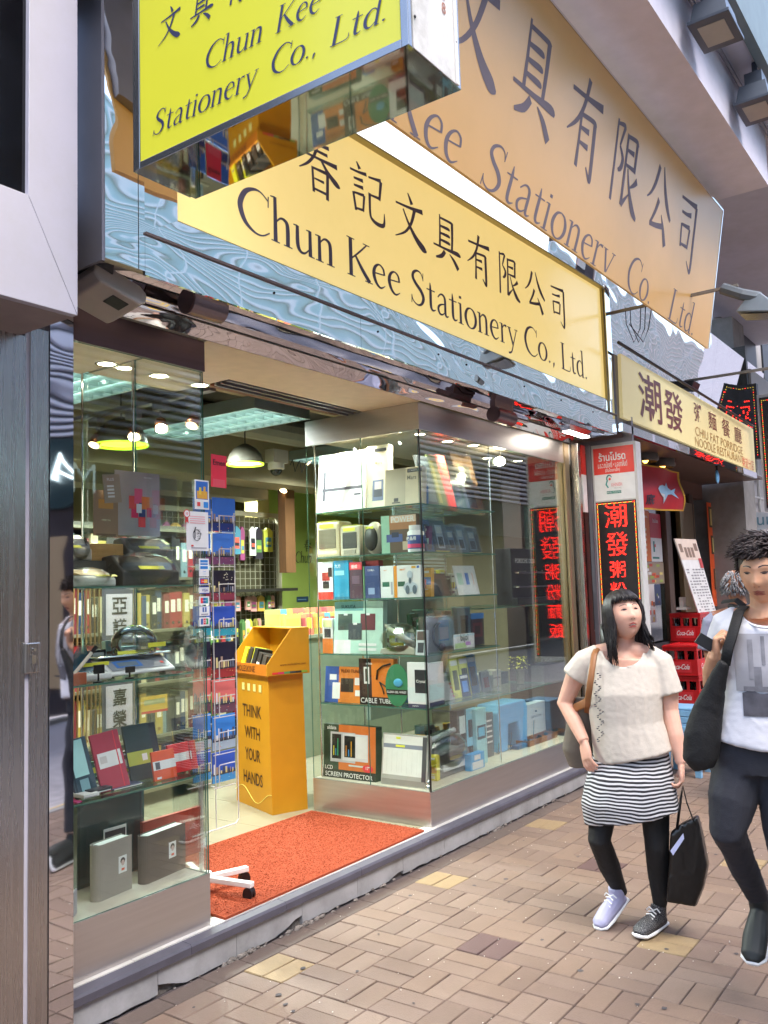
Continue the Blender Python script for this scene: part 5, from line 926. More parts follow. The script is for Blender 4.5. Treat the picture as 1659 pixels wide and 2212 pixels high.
b = M(PF); put_text(b, 'MOLESKINE', -.03, (z0+z1)/2, w=.30, y=yl-.002, bold=.004); b.build('print_text', P_('#3a1c12'), t)
Sd = frame(PF @ Vector((L_, .14, 0)), Vv, -U, (0, 0, 1)); b = M(Sd); put_text(b, 'www.moleskine.com', .03, z0+.07, w=.20, y=-.002); b.build('print_text', P_('#4a2410'), t)
b = M(Sd)
for k, c in enumerate('abcdef'): b.m = k; b.quad((-.13+.045*k, -.002, z0+.008), (-.085+.045*k, -.002, z0+.008), (-.085+.045*k, -.002, z0+.022), (-.13+.045*k, -.002, z0+.022))
b.build('colour_strip', [P_(h) for h in ('#b03028', '#a82a50', '#4a7a4c', '#3a3a3a', '#26221e', '#6f8a30')], t, kind='stuff')
for s, zz in (('THINK', .66), ('WITH', .51), ('YOUR', .36), ('HANDS', .20)):
    b = M(PF); put_text(b, s, .0, zz, w=.06*len(s), h=.085, y=-.003, bold=.012); b.build('print_text', P_('#3c2412'), t)
b = M(PF)
for k in range(4): b.box(-.15+.09*k, -.11+.09*k, -.0045, -.0035, .80, .85)
b.build('icon_print', P_('#d8c47c'), t, kind='stuff')
b = M(PF); b.tube([(-.285+.03*k, -.003, .085+.045*math.sin(k*.42)) for k in range(20)], .0022, 4); b.build('wave_edge', P_('#e2b65c'), t)
rn = random.Random(8)
for k in range(9):
    c = ('#d8c32a', '#2b2622', '#d8c32a', '#20201f', '#302c28', '#24221f', '#3a3530', '#201e1c', '#57534a')[k]; x = -.24+.055*k; hh = .17-.008*k*(k > 3)
    nb = carton('notebook', ('%s notebook in the amber tray, number %s from the left' % (('yellow', 'black', 'yellow with white band', 'black', 'brown black', 'black', 'dark grey', 'black', 'grey wrapped')[k], ('one', 'two', 'three', 'four', 'five', 'six', 'seven', 'eight', 'nine')[k])), 'notebook', PF @ Matrix.Translation((x, .03+.012*(k % 3), z0+.01)) @ Matrix.Rotation(rad(12), 4, 'Y') @ Matrix.Rotation(rad(-12), 4, 'X'), .05, hh, .12, c, [(.1, .1, .9, .5, '#c9c6b8' if k in (2, 4, 7, 8) else c), (.2, .2, .8, .3, '#7d7a70')])

# --- postcard spinner on castors
WIRE = C('#d9d6d2', .35)
t = thing('postcard_rack', 'white wire postcard rack on a castor base just inside the doorway', 'postcard rack', (3.14, 3.38, .16))
YR = 3.35
b = M(); b.tube([(3.13, 3.42, .235), (3.13, 3.42, 2.2)], .012, 8); b.build('pole', WIRE, t)
cols = [(1252, 1366), (1376, 1524)]; rows = [(-90, 125), (140, 340), (378, 570), (610, 800), (842, 1070), (1080, 1300), (1312, 1535), (1548, 1745)]
b = M(); xr = at(*T(0, 2, 1528, 800), 'y', YR-.03).x
b.tube([(xr, YR-.03, 2.06), (xr, YR-.03, .5), (xr-.02, YR-.03, .48), (xr-.31, YR-.03, .48)], .0035, 6)
b.tube([(xr-.155, YR-.03, 2.06), (xr-.155, YR-.03, .48)], .0025, 5)
for r, (a_, c_) in enumerate(rows):
    for q, (x0, x1) in enumerate(cols):
        p0 = at(*T(0, 2, x0+45, c_-95), 'y', YR-.03); p1 = at(*T(0, 2, x1, c_+8), 'y', YR-.03)
        b.tube([(p0.x, YR-.03, p1.z-.005), (p0.x, YR-.03, p0.z), (p0.x+.006, YR-.03, p0.z+.006), (p1.x, YR-.03, p0.z+.006)], .0028, 5)
        b.tube([(p1.x-.15, YR-.03, p1.z-.004), (p1.x, YR-.03, p1.z-.004)], .0025, 5)
        b.tube([(p0.x, YR-.03, p1.z-.004), (p0.x, YR+.03, p1.z-.004)], .0025, 5)
b.build('wire_frame', WIRE, t, kind='stuff')
hub = Vector((3.13, 3.40, .235)); b = M(); b.cyl(hub-Vector((0, 0, .02)), .035, .05, 16); b.build('hub', WHITE, t)
for k, e in enumerate(((3.36, 3.33), (3.185, 3.125), (2.93, 3.2), (2.95, 3.6), (3.25, 3.65))):
    e = Vector((e[0], e[1], .232)); d = (e-hub); d.z = 0; d.normalize(); s = Vector((-d.y, d.x, 0))*.018
    b = M(); b.prism([hub+s+Vector((0, 0, -.012)), e+s+Vector((0, 0, -.012)), e-s+Vector((0, 0, -.012)), hub-s+Vector((0, 0, -.012))], (0, 0, .026)); b.build('base_arm', WHITE, t, bevel=.004)
    b = M(); c = e-d*.02+Vector((0, 0, -.043))
    for o in (-.012, .012): b.tube([c+s*.0+Vector((-d.y, d.x, 0))*(o-.007), c+Vector((-d.y, d.x, 0))*(o+.007)], .026, 16)
    b.tube([c, e-d*.02], .007, 8); b.tube([c+Vector((-d.y, d.x, 0))*-.018+Vector((0, 0, .01)), c+Vector((-d.y, d.x, 0))*.018+Vector((0, 0, .01))], .024, 12); b.build('castor', BLACK, t, smooth=False)
cards = [('#2f62b0', '#23306a', 'harbour at dusk, blue'), ('#3d6fc0', '#6a3a5c', 'blue sky over evening lights'), ('#1a1422', '#7c3040', 'fireworks over the harbour'), ('#2a49a0', '#2f8a9a', 'white towers against deep blue'), ('#17142a', '#8a2c2c', 'night skyline with red reflections'), ('#c8605c', '#5a3a48', 'pink sunset over the city'), ('#2f6fb5', '#8a98a4', 'blue sky over grey towers'), ('#2c4a9c', '#3a7aa8', 'clouds over a dark mountain')]
rc = random.Random(4)
for r, (a_, c_) in enumerate(rows):
    for q, (x0, x1) in enumerate(cols):
        c1, c2, nm_ = cards[(r) % 8]; pr = [(0, .0, 1, .28, c2), (0, .24, 1, .34, '#33323c')]
        for k in range(9):
            u = .05+.1*k; hgt = rc.uniform(.1, .34); pr.append((u, .28, u+rc.uniform(.04, .09), .28+hgt, rc.choice(('#c9c9c4', '#5c6478', '#8f7a6a', '#d8b27a', '#40485c'))))
        for k in range(8): u, v = rc.random()*.95, rc.random()*.26; pr.append((u, v, u+.03, v+.02, rc.choice(('#e0a860', '#d86a4a', '#8fd0e0'))))
        if 'firework' in nm_:
            for k in range(10): u, v = .55+rc.uniform(-.3, .3), .75+rc.uniform(-.15, .15); pr.append((u, v, u+.04, v+.03, '#e6b8a0'))
        leaflet('postcard of %s, %s column of the wire rack' % (nm_, ('left', 'right')[q]), (0, 2), x0, x1, a_, c_, YR, c1, pr, name='postcard', cat='postcard', grp='postcards in the wire rack')

# --- deep interior: binder shelves behind the left window, scrolls, pegboard, green wall, counter
ri = random.Random(21)
DK = C('#3b382e', .6)
t = thing('shelving_unit', 'dark shelving unit full of binders behind the left window', 'shelves', (3.7, 5.3, .16))
for z in (.25, .62, 1.0, 1.38, 1.76, 2.12): b = M(); b.box(2.3, 4.9, 5.15, 5.5, z, z+.02); b.build('shelf_board', C('#6d6a58', .5), t)
b = M(); b.box(2.3, 4.9, 5.5, 5.53, .16, 2.2); b.build('back_board', DK, t)
for zi, z in enumerate((.27, .64, 1.02, 1.40, 1.78)):
    x = 2.35; kk = 0
    while x < 4.85:
        wd = ri.uniform(.035, .075); hh = ri.uniform(.24, .32); c = ri.choice(('#1c1d22', '#1c1d22', '#20304a', '#5a1c24', '#7a2028', '#8a7a3a', '#5c6f74', '#a59c7c', '#2b2a2c'))
        F = FF((x+wd/2, 5.18+ri.uniform(0, .03), z+.001)); b = M(F); b.box(-wd/2+.001, wd/2-.001, 0, .22, 0, hh); ob = b.build('binder', P_(c)); tag(ob, '%s binder, %s from the left on the %s board of the dark shelving' % (CN[c], nth(kk), ('lowest', 'second', 'middle', 'fourth', 'top')[zi]), 'binder', 'binders in the dark shelving'); kk += 1
        if wd > .045: b = M(F); b.box(-wd*.28, wd*.28, -.0015, -.0005, hh*.45, hh*.8); b.m = 1; b.tube([(0, -.001, hh*.15), (0, .0, hh*.15)], wd*.18, 10); b.build('spine_label', [P_('#bdb9a8'), CHROME], ob)
        x += wd
def scroll(label, x, zt_, zb_, s, y=4.35):
    t = thing('hanging_scroll', label, 'calligraphy scroll', (x, y, zb_)); w = .12
    b = M(); b.box(x-w, x+w, y, y+.004, zb_, zt_); b.build('mount', P_('#3c4254'), t); b = M(); b.box(x-w*.78, x+w*.78, y-.002, y, zb_+.05, zt_-.03); b.build('paper', P_('#a9adba'), t)
    n = len(s)
    for k, ch in enumerate(s): b = M(FF((0, y, 0))); put_text(b, ch, x, zt_-.10-(.125)*k, h=.1, y=-.004, bold=.02); b.build('brush_character', P_('#1b1b22'), t)
p = at(*T(0, 2, 772, 520), 'y', 4.35); scroll('blue mounted calligraphy scroll with two characters, upper one', p.x, p.z+.02, p.z-.30, '亞諾')
p = at(*T(0, 2, 772, 1110), 'y', 4.35); scroll('calligraphy scroll with two characters, lower one by the notebooks', p.x, p.z+.02, p.z-.30, '嘉榮')
for k in range(2):
    p = at(*T(0, 2, 600, (490, 1120)[k]), 'y', 4.4)
    for q in range(9): x = p.x-.12+.03*q; b = M(); b.tube([(x, 4.42, p.z-.33), (x+ri.uniform(-.01, .01), 4.42, p.z)], .006, 6); tag(b.build('bamboo_rod', mat('bamboo', '#8f7346', .5)), 'bamboo rod, %s from the left beside the %s scroll' % (nth(q), ('upper', 'lower')[k]), 'rod', 'bamboo rods beside the scrolls')
leaflet('yellow and red folder standing behind the lower scroll', (0, 2), 915, 1085, 1190, 1300, 4.3, '#b8a03c', [(0, 0, 1, .14, '#a8352a'), (.1, .5, .9, .8, '#8f9a6a')], name='folder', cat='folder')
# pegboard
YP = 6.6; pa = at(470, 1110, 'y', YP); pb = at(603, 1108, 'y', YP)
t = thing('pegboard_rack', 'cream framed wire panel of hanging goods at the back of the doorway', 'wire panel', ((pa.x+pb.x)/2, YP, .16))
x0, x1, zt_ = 5.2, pb.x, 2.46
b = M(); b.box(x1-.05, x1, YP-.02, YP+.02, .2, zt_); b.box(x0, x1, YP-.02, YP+.02, zt_, zt_+.05); b.build('frame', C('#a9a287', .5), t)
b = M()
x = x0
while x < x1-.05: b.tube([(x, YP, .3), (x, YP, zt_)], .004, 4); x += .075
z = .3
while z < zt_: b.tube([(x0, YP, z), (x1-.05, YP, z)], .004, 4); z += .075
b.build('wire_grid', C('#8f8a78', .5), t, kind='stuff'); b = M(); b.box(x0, x1, YP+.05, YP+.07, .2, zt_); b.build('back_board', C('#4f4a30', .7), t)
b = M(); b.box(x0, x1, YP-.25, YP-.03, 1.66, 1.69); b.build('shelf_board', C('#26221c', .5), t)
cols_ = ['#7d7434', '#8a2c30', '#4a6a3c', '#b08a3a', '#27242a', '#a87a70', '#3c6a7a', '#c0b490', '#7a3a5c', '#9a9a3a', '#b54a3a', '#d0c8b0', '#2f3f6a']
for row, (z0, hh, wmin, wmax) in enumerate(((1.98, .36, .07, .16), (1.44, .18, .06, .11), (1.10, .28, .035, .07), (.80, .26, .035, .07), (.42, .28, .06, .12))):
    x = x0+.05; kk = 0
    while x < x1-.2:
        wd = ri.uniform(wmin, wmax); c = ri.choice(cols_); h2 = hh*ri.uniform(.7, 1); yy = YP-.06-ri.uniform(0, .08)
        F = FF((x+wd/2, yy, z0+hh-h2)); b = M(F); b.prism([(-wd*.44, 0, 0), (wd*.44, 0, 0), (wd*.46, 0, h2*.86), (wd*.1, 0, h2), (-wd*.1, 0, h2), (-wd*.46, 0, h2*.86)], (0, ri.uniform(.015, .04), 0)); ob = b.build('hanging_pack', P_(c)); tag(ob, '%s pack, %s from the left in the %s row of the wire panel' % (CN[c], nth(kk), ('top', 'second', 'third', 'fourth', 'lowest')[row]), 'hanging pack', 'packs hanging on the wire panel'); kk += 1
        b = M(F); b.quad((-wd*.3, -.002, h2*.2), (wd*.3, -.002, h2*.2), (wd*.3, -.002, h2*.6), (-wd*.3, -.002, h2*.6)); b.m = 1; b.quad((-wd*.2, -.003, h2*.3), (wd*.25, -.003, h2*.3), (wd*.25, -.003, h2*.42), (-wd*.2, -.003, h2*.42)); b.build('print', [P_(ri.choice(cols_)), P_(ri.choice(cols_))], ob, kind='stuff')
        x += wd+.01
# green wall with lettering and the column
b = M(); b.box(7.27, 7.46, 6.95, 7.15, .16, 3.0); b.build('wall_column', C('#a39156', .7), shop)
b = M(); b.box(7.461, 9.29, 7.06, 7.1, .16, 3.0); b.build('green_wall', mat('green_paint', '#9cae52', .6, var=.05), shop)
p = at(*T(1, 2, 250, 300), 'y', 7.055); q_ = at(*T(1, 2, 352, 300), 'y', 7.055); glyphs(shop, FF((0, 7.055, 0)), P_('#26261c'), 'Chun', p.x, q_.x+.02, p.z-.05, .13, shear=.15, wmul=1.1)
p = at(*T(1, 2, 325, 225), 'y', 7.055); kanji(shop, FF((0, 7.055, 0)), P_('#26261c'), '春', p.x-.05, p.z-.06, .15, .15)
leaflet('small navy card on the green wall above the magazine racks', (1, 2), 265, 340, 548, 582, 7.05, '#20384c', [(.1, .4, .8, .5, '#6c8aa0')])
b = M(); b.box(6.9, 7.05, 6.2, 6.3, 1.85, 2.85); tag(b.build('wood_board', mat('orange_wood', '#6b4a2e', .5, stretch=(8, 8, 1))), 'upright orange wooden board at the right edge of the green wall', 'wood board')
t = thing('sales_counter', 'pale green counter holding magazine racks behind the amber stand', 'counter', (6.7, 5.6, .16)); b = M(); b.box(6.0, 8.2, 5.3, 5.9, .16, 1.22); b.build('body', C('#8f9c86', .5), t); b = M(); b.box(5.98, 8.22, 5.28, 5.92, 1.2205, 1.25); b.build('counter_top', C('#a5ad98', .3), t)
for k in range(22):
    c = ri.choice(('#8a2c30', '#7d7434', '#a84a3a', '#7d7434', '#8a5a3a', '#3c6a7a')); x = 6.02+.085*(k % 11)+.02*(k > 10); y = 5.34 if k < 11 else 5.6; zz = 1.25
    carton('booklet', '%s booklet, %s from the left in the %s counter rack' % (CN[c], nth(k % 11), ('front', 'back')[k > 10]), 'booklet', FF((x, y, zz)) @ Matrix.Rotation(rad(-40), 4, 'Z'), .15, .2+.05*(k > 10), .012, c, [(.1, .3, .9, .8, ri.choice(('#d8c43c', '#b8702c', '#7a2c2c')))], tilt=18, group='booklets standing in the counter racks')
t = thing('security_camera', 'white dome security camera on a bracket behind the doorway', 'security camera', at(*T(1, 1, 130, 1380), 'y', 5.0)); p = Vector(t.location); b = M(); b.lathe(p, [(.07, .05), (.07, .0), (.055, -.01)], 18); b.box(p.x-.08, p.x+.1, p.y-.05, p.y+.05, p.z+.05, p.z+.16); b.build('housing', C('#a9a294', .4), t); b = M(); b.ell(p+Vector((0, 0, -.01)), (.05, .05, .05)); b.build('dome', C('#1b1b18', .1), t, smooth=True)
b = M(); q0 = p+Vector((.18, 0, .05)); b.tube([q0+Vector((.03*k, 0, .06*math.sin(k*2.1))) for k in range(8)], .004, 5); tag(b.build('loose_cable', BLACK), 'tangle of black cable hanging beside the dome camera', 'cable')
b = M(); b.box(4.4, 6.8, 6.35, 6.7, 2.62, 2.95); tag(b.build('air_duct', C('#857d66', .7)), 'beige boxed duct across the back of the shop ceiling', 'duct')

# --- far end of the right display window
zs2 = at(*T(2, 2, 150, 592), 'y', 3.5).z; zs3 = at(*T(2, 2, 150, 1085), 'y', 3.5).z
shelf(5.80, 7.0, 3.25, 3.9, zs2-.0, 'upper glass shelf at the far end of the display window', 'shelves at the far end of the display window')
shelf(5.80, 6.9, 3.25, 3.9, zs3, 'lower glass shelf at the far end of the display window', 'shelves at the far end of the display window')
YQ = 3.42
F, w, h = slot('y', YQ, zs2, (2, 2), 30, 268, 238); t = thing('pen_display', 'black pen display case with two open trays lettered PORSCHE DESIGN', 'display case', F.translation)
b = M(F); b.box(-w/2, w/2, .05, .2, 0, h); b.box(-w/2, w/2, .0, .0495, 0, h*.12); b.build('case', BLACK, t, bevel=.003); b = M(F); b.box(-w*.45, w*.45, .0, .0495, h*.3, h*.33); b.box(-w*.45, w*.45, .0, .0495, h*.55, h*.58); b.build('tray', CHROME, t); b = M(F); put_text(b, 'PORSCHE DESIGN', -w*.1, h*.78, w=w*.6, y=.047); b.build('print_text', P_('#b5b5b8'), t); b = M(F)
for q in range(6): b.tube([(-w*.4+w*.15*q, .01, h*.6), (-w*.34+w*.15*q, .04, h*.62)], .005, 6)
b.build('pens', CHROME, t, kind='stuff')
F, w, h = slot('y', YQ, zs3, (2, 2), 35, 140, 930); t = thing('potted_flowers', 'small pot of yellow flowers on the lower glass shelf', 'plant', F.translation)
b = M(F); b.lathe((0, .05, 0), [(.03, 0), (.04, h*.5)], 14); b.build('pot', P_('#5c5648'), t); b = M(F)
for k in range(60): a = ri.random()*6.28; r = ri.uniform(0, w*.5); zz = h*ri.uniform(.5, .95); dx, dy = ri.uniform(-.014, .014), ri.uniform(-.014, .014); b.add([(r*math.cos(a), .05+r*.6*math.sin(a), zz), (r*math.cos(a)+dx, .05+r*.6*math.sin(a)+dy, zz+.012), (r*math.cos(a)-dy, .05+r*.6*math.sin(a)+dx, zz+.006)], [(0, 1, 2)])
b.build('flowers', P_('#d8b92a'), t, kind='stuff')
F, w, h = slot('y', 3.3, .372, (2, 2), -90, 105, 1232); t = thing('blue_perforator', 'sky blue stool shaped machine body at the far end of the plinth', 'office machine', F.translation)
b = M(F); b.prism([(-w/2, 0, h*.84), (-w*.42, 0, h), (w*.42, 0, h), (w/2, 0, h*.84), (w*.44, 0, 0), (w*.22, 0, 0), (w*.16, 0, h*.55), (-w*.16, 0, h*.55), (-w*.22, 0, 0), (-w*.44, 0, 0)], (0, .2, 0)); b.build('shell', P_('#5f93bf'), t, bevel=.01); b = M(F); b.box(-w*.1, w*.55, -.06, .0, 0, .03); b.build('foot', P_('#2c5378'), t, bevel=.004)
item('boxed_gadget', "white box lettered CARAN D'ACHE behind the wooden trays", 'boxed gadget', 'y', 3.4, .372, (2, 2), 95, 218, 1235, .08, '#c3ccd0', [(.45, .72, .55, .78, '#3a4048')], [("CARAN D'ACHE", .5, .6, .09, '#3a4048')])
for k, (x0, x1, y0, l) in enumerate(((118, 300, 1445, 'wooden tray of clips at the foot of the far glass'), (290, 350, 1420, 'small wooden block tray right of the larger tray'))):
    F, w, h = slot('y', 3.22+.06*k, .372, (2, 2), x0, x1, y0); t = thing('wooden_tray', l, 'tray', F.translation); WD = mat('tray_wood', '#96603a', .5, var=.15, stretch=(1, 6, 6)); b = M(F); b.box(-w/2, w/2, 0, .01, 0, h*.8); b.box(-w/2, w/2, .11, .12, 0, h*.8); b.box(-w/2, -w/2+.01, .0105, .1095, 0, h*.8); b.box(w/2-.01, w/2, .0105, .1095, 0, h*.8); b.box(-w/2+.0105, w/2-.0105, .0105, .1095, 0, .006); b.build('tray', WD, t)
    b = M(F)
    for q in range(8): b.ell((ri.uniform(-w*.4, w*.4), ri.uniform(.03, .1), h*.6), (.012, .012, .015), 6, 4)
    b.build('clips', P_('#2c3644'), t, kind='stuff')
for k in range(5):
    F = FF((6.0+.17*k, 3.5+.02*k, zs3+.001)); c = ('#6f7a72', '#a9afa8', '#4c544e', '#8f8a7a', '#3a3f42')[k]; t = carton('document_tray', ('grey green', 'pale grey', 'dark green', 'sand coloured', 'charcoal')[k]+' document tray on the lower far shelf', 'document tray', F, .15, .10+.03*(k % 2), .12, c, [(.1, .5, .9, .56, '#2a2c2e')])
for k in range(4):
    a0 = Vector((6.0+.2*k, 3.3, .374)); b = M(); b.tube([a0, a0+Vector((.07, .02, .1+.02*k))], .004, 6); b.tube([a0+Vector((-.02, 0, 0)), a0+Vector((.04, .01, 0.005))], .012, 8); tag(b.build('desk_pen', CHROME), 'slim chrome desk pen on the far plinth, %s from the left' % nth(k), 'pen', 'desk pens on the far plinth')
b = M(); b.box(5.75, 6.92, 4.3, 4.34, .6, 1.75); tag(b.build('partition', C('#6f8078', .4)), 'grey green partition behind the far display shelves', 'partition')
t = thing('window_blind', 'venetian blind behind the right display window', 'blind', (7.1, 4.1, 1.4))
b = M()
for k in range(30): z = 1.55+.03*k; b.box(5.9, 6.7, 4.12, 4.135, z, z+.018)
b.build('slats', C('#7d8b8c', .4), t, kind='stuff')

# --- things fixed under the fascia
p = at(235, 610, 'z', 2.86); t = thing('shutter_motor', 'cream plastic motor box with a black cap under the left end of the fascia', 'motor box', p)
a = at(180, 625, 'y', 2.78); c = at(296, 590, 'y', 2.78); F = FF(((a.x+c.x)/2, 2.72, 2.80)) @ Matrix.Rotation(rad(14), 4, 'Y') @ Matrix.Rotation(rad(-12), 4, 'X')
b = M(F); w = (c.x-a.x)/2; b.prism([(-w, 0, .03), (-w*.75, 0, .0), (w*.75, 0, 0), (w, 0, .03), (w, 0, .07), (w*.7, 0, .09), (-w*.7, 0, .09), (-w, 0, .07)], (0, .20, 0)); b.build('housing', C('#b0a59c', .4), t, bevel=.008)
b = M(F); b.box(-w*1.02, -w*.35, -.006, .1, .06, .094); b.build('cap', BLACK, t, bevel=.004); b = M(F); b.box(-w*.1, w*.5, .03, .09, -.003, .0); b.m = 1; put_text(b, '', 0, 0, w=.01) if 0 else None; b.build('rating_plate', BLACK, t)
for k, (px, lb) in enumerate(((440, 'left'), (1085, 'right'))):
    p = at(px, (663, 900)[k], 'y', 2.85); t = thing('hood_bracket', lb+' round ended metal light hood under the fascia', 'light hood', p); L_ = .20 if k == 0 else .26
    b = M(); b.tube([p+Vector((-L_/2, 0, 0)), p+Vector((L_/2, 0, 0))], .055, 18); b.build('hood', mat('hood_metal', '#7d7076', .3, .6), t); b = M(); b.box(p.x-L_/2-.004, p.x+L_/2+.004, p.y-.02, p.y+.02, p.z+.03, p.z+.1); b.tube([p+Vector((-L_/2-.006, -.0, 0)), p+Vector((-L_/2, 0, 0))], .05, 18); b.build('end_bracket', HEADL, t)
p = at(1245, 938, 'y', 2.85); t = thing('strip_lamp', 'short lit strip lamp under the right end of the fascia', 'strip lamp', p); b = M(); b.box(p.x-.22, p.x+.22, p.y-.04, p.y+.04, p.z, p.z+.05); b.build('housing', CHROME, t); b = M(); b.box(p.x-.2, p.x+.2, p.y-.03, p.y+.03, p.z-.006, p.z-.0005); b.build('tube', emis('strip_tube', '#fff6e6', 10), t)

# ================================================================== RIGHT: THE RESTAURANT NEXT DOOR
rest = thing('noodle_restaurant', 'glazed restaurant front with brown door frames beyond the stationery shop', 'restaurant', (10, 3.6, 0))
YW = 3.45
RGL = mat('dark_shop_glass', '#1f2a28', .06, var=.2, spec=.8)
b = M(); b.box(7.12, 8.75, YW, YW+.1, .95, 2.35); b.build('glass_pane', RGL, rest)
b = M(); b.box(8.76, 10.55, YW, YW+.1, .95, 2.72); b.build('glass_pane', RGL, rest)
b = M(); b.box(7.12, 11.0, YW-.02, YW+.1, 0, .93); b.build('dado', mat('rest_dado', '#6a6468', .4, .3, dirt=.2), rest)
FRB = mat('brown_frame', '#5f4a40', .4, .3, var=.1)
for x0, x1 in ((10.56, 10.74), (11.55, 11.72)): b = M(); b.box(x0, x1, YW-.06, YW+.1, 0, 2.75); b.build('door_frame', FRB, rest, bevel=.004)
b = M(); b.box(10.75, 11.54, YW+.05, YW+.1, 0.02, 2.72); b.build('door', mat('door_brown', '#3c302c', .35, .2), rest)
b = M(); b.box(11.0, 11.52, YW-.10, YW-.04, 0, 2.62); b.build('door_frame', CHAMP, rest, bevel=.003)
b = M(); b.box(7.1, 12.3, 2.64, YW+.2, 2.93, 2.96); b.build('soffit', mat('rest_soffit', '#6d5a54', .5, .3), rest)
b = M(); b.box(7.1, 12.3, YW+.12, YW+.3, 0, 2.92); b.build('back_wall', C('#3c2c26', .7), rest)
b = M(); b.box(7.1, 12.3, YW-.02, YW+.1, 2.73, 2.929); b.build('transom', C('#70524a', .6), rest)
for k in range(9): b = M(); z = .96+.0*k; zz = at(*T(2, 2, 880, 725+14*k), 'y', YW-.05).z; b.box(8.3, 9.25, YW-.06, YW-.02, zz-.012, zz+.008); b.build('vent_slat', C('#b0a49c', .4), rest)
b = M(); b.box(8.28, 9.27, YW-.03, YW-.015, .78, 1.17); b.build('vent_back', C('#5a2624', .6), rest)
# fascia of the restaurant
rs = thing('restaurant_sign', 'cream restaurant sign with maroon Chinese characters, right of the shop sign', 'shop sign', (9.5, 2.6, 3.0))
CRM = mat('sign_cream', '#d9c98f', .4, var=.05, vscale=2, dirt=.1, emit='#e6d6a0', estr=.10)
pz = [at(*T(2, 1, *q), 'y', 2.6) for q in ((705, 632), (720, 1045), (1580, 1402), (1562, 1122))]
b = M(); b.prism([tuple(q) for q in pz], (0, .03, 0)); b.build('sign_panel', CRM, rs)
zb0 = pz[1].z; b = M(); b.box(7.12, pz[2].x+.05, 2.60, 2.64, zb0-.12, min(q.z for q in pz)-.002); b.build('lower_trim', mirror('trim_mirror', (.6, .6, .62), .3, 2, (1, 1, 1), .05), rs)
b = M(); b.box(7.1, 11.9, 2.635, 2.90, 2.965, 3.56); b.build('sign_box', ALUG, rs)
b = M(); b.tube([at(*T(2, 1, 690, 560), 'y', 2.55), at(*T(2, 1, 1565, 1105), 'y', 2.55)], .014, 8); b.build('top_rod', BLACK, rs)
def text_at(par, s, tile, bb, ax, val, m, bold=.01, off=-.003, name='lettering'):
    x0, y0, x1, y1 = bb; xm, ym = (x0+x1)/2, (y0+y1)/2
    a = at(*T(*tile, x0, ym), ax, val); c = at(*T(*tile, x1, ym), ax, val); t_ = at(*T(*tile, xm, y0), ax, val); u = at(*T(*tile, xm, y1), ax, val)
    F = FF(((a.x+c.x)/2, val, (t_.z+u.z)/2)) if ax == 'y' else FS((val, (a.y+c.y)/2, (t_.z+u.z)/2))
    b = M(F); w = abs(c.x-a.x) if ax == 'y' else abs(c.y-a.y); put_text(b, s, 0, 0, h=t_.z-u.z, w=w, y=off, bold=bold); return b.build(name, m, par)
MRN = P_('#5e2c2a')
for s, bb in (('潮', (820, 750, 965, 1110)), ('發', (985, 850, 1105, 1170))): text_at(rs, s, (2, 1), (bb[0], bb[1]+30, bb[2], bb[3]-40), 'y', 2.598, MRN, .012, name='sign_character')
for s, bb in (('粥', (1180, 960, 1225, 1075)), ('麵', (1272, 1015, 1322, 1125)), ('餐', (1360, 1060, 1410, 1170)), ('廳', (1440, 1110, 1485, 1210))): text_at(rs, s, (2, 1), bb, 'y', 2.598, MRN, .004, name='sign_character')
def latin_line(par, s, xa, xb, z, h, y, m):
    b = M(FF((0, y, 0))); put_text(b, s, (xa+xb)/2, z, h=h, w=xb-xa, y=-.003); b.build('lettering', m, par)
a = at(*T(2, 1, 1185, 1130), 'y', 2.6); c = at(*T(2, 1, 1492, 1265), 'y', 2.6); latin_line(rs, 'CHIU FAT PORRIDGE', a.x, c.x, (a.z+c.z)/2-.0, .095, 2.598, P_('#8a6a3a'))
a = at(*T(2, 1, 1185, 1195), 'y', 2.6); c = at(*T(2, 1, 1495, 1325), 'y', 2.6); latin_line(rs, 'NOODLE RESTAURANT', a.x, c.x, (a.z+c.z)/2-.0, .095, 2.598, P_('#8a6a3a'))
a = at(*T(2, 1, 1490, 1330), 'y', 2.6); c = at(*T(2, 1, 1565, 1360), 'y', 2.6); latin_line(rs, '樂道分店', a.x, c.x, (a.z+c.z)/2, .13, 2.598, P_('#b0482e'))
LED = emis('red_led', '#ff2418', 1.6); LEDY = emis('amber_led', '#d8b83a', .5)
def led_text(s, bold=.03, step=.062):
    vs, fs, tw, th = text_mesh(s, 0); out = []
    n = int(1/step); tri = []
    for f in fs:
        for k in range(1, len(f)-1): tri.append((vs[f[0]], vs[f[k]], vs[f[k+1]]))
    for i in range(n+1):
        for j in range(n+1):
            x, y = -tw/2+tw*i/n, -th/2+th*j/n
            for (x1, y1), (x2, y2), (x3, y3) in tri:
                d1 = (x-x2)*(y1-y2)-(x1-x2)*(y-y2); d2 = (x-x3)*(y2-y3)-(x2-x3)*(y-y3); d3 = (x-x1)*(y3-y1)-(x3-x1)*(y-y1)
                if not ((d1 < 0 or d2 < 0 or d3 < 0) and (d1 > 0 or d2 > 0 or d3 > 0)): out.append((x/tw, y/th)); break
    return out
def led_char(par, F, s, x, z, w, h, r=.0036, step=.062):
    b = M(F)
    for u, v in led_text(s, .028, step):
        cx, cz = x+u*w, z+v*h; b.add([(cx-r, -.004, cz), (cx, -.004, cz-r), (cx+r, -.004, cz), (cx, -.004, cz+r), (cx, -.007, cz)], [(0, 1, 4), (1, 2, 4), (2, 3, 4), (3, 0, 4)])
    b.build('led_character', LED, par, kind='stuff')
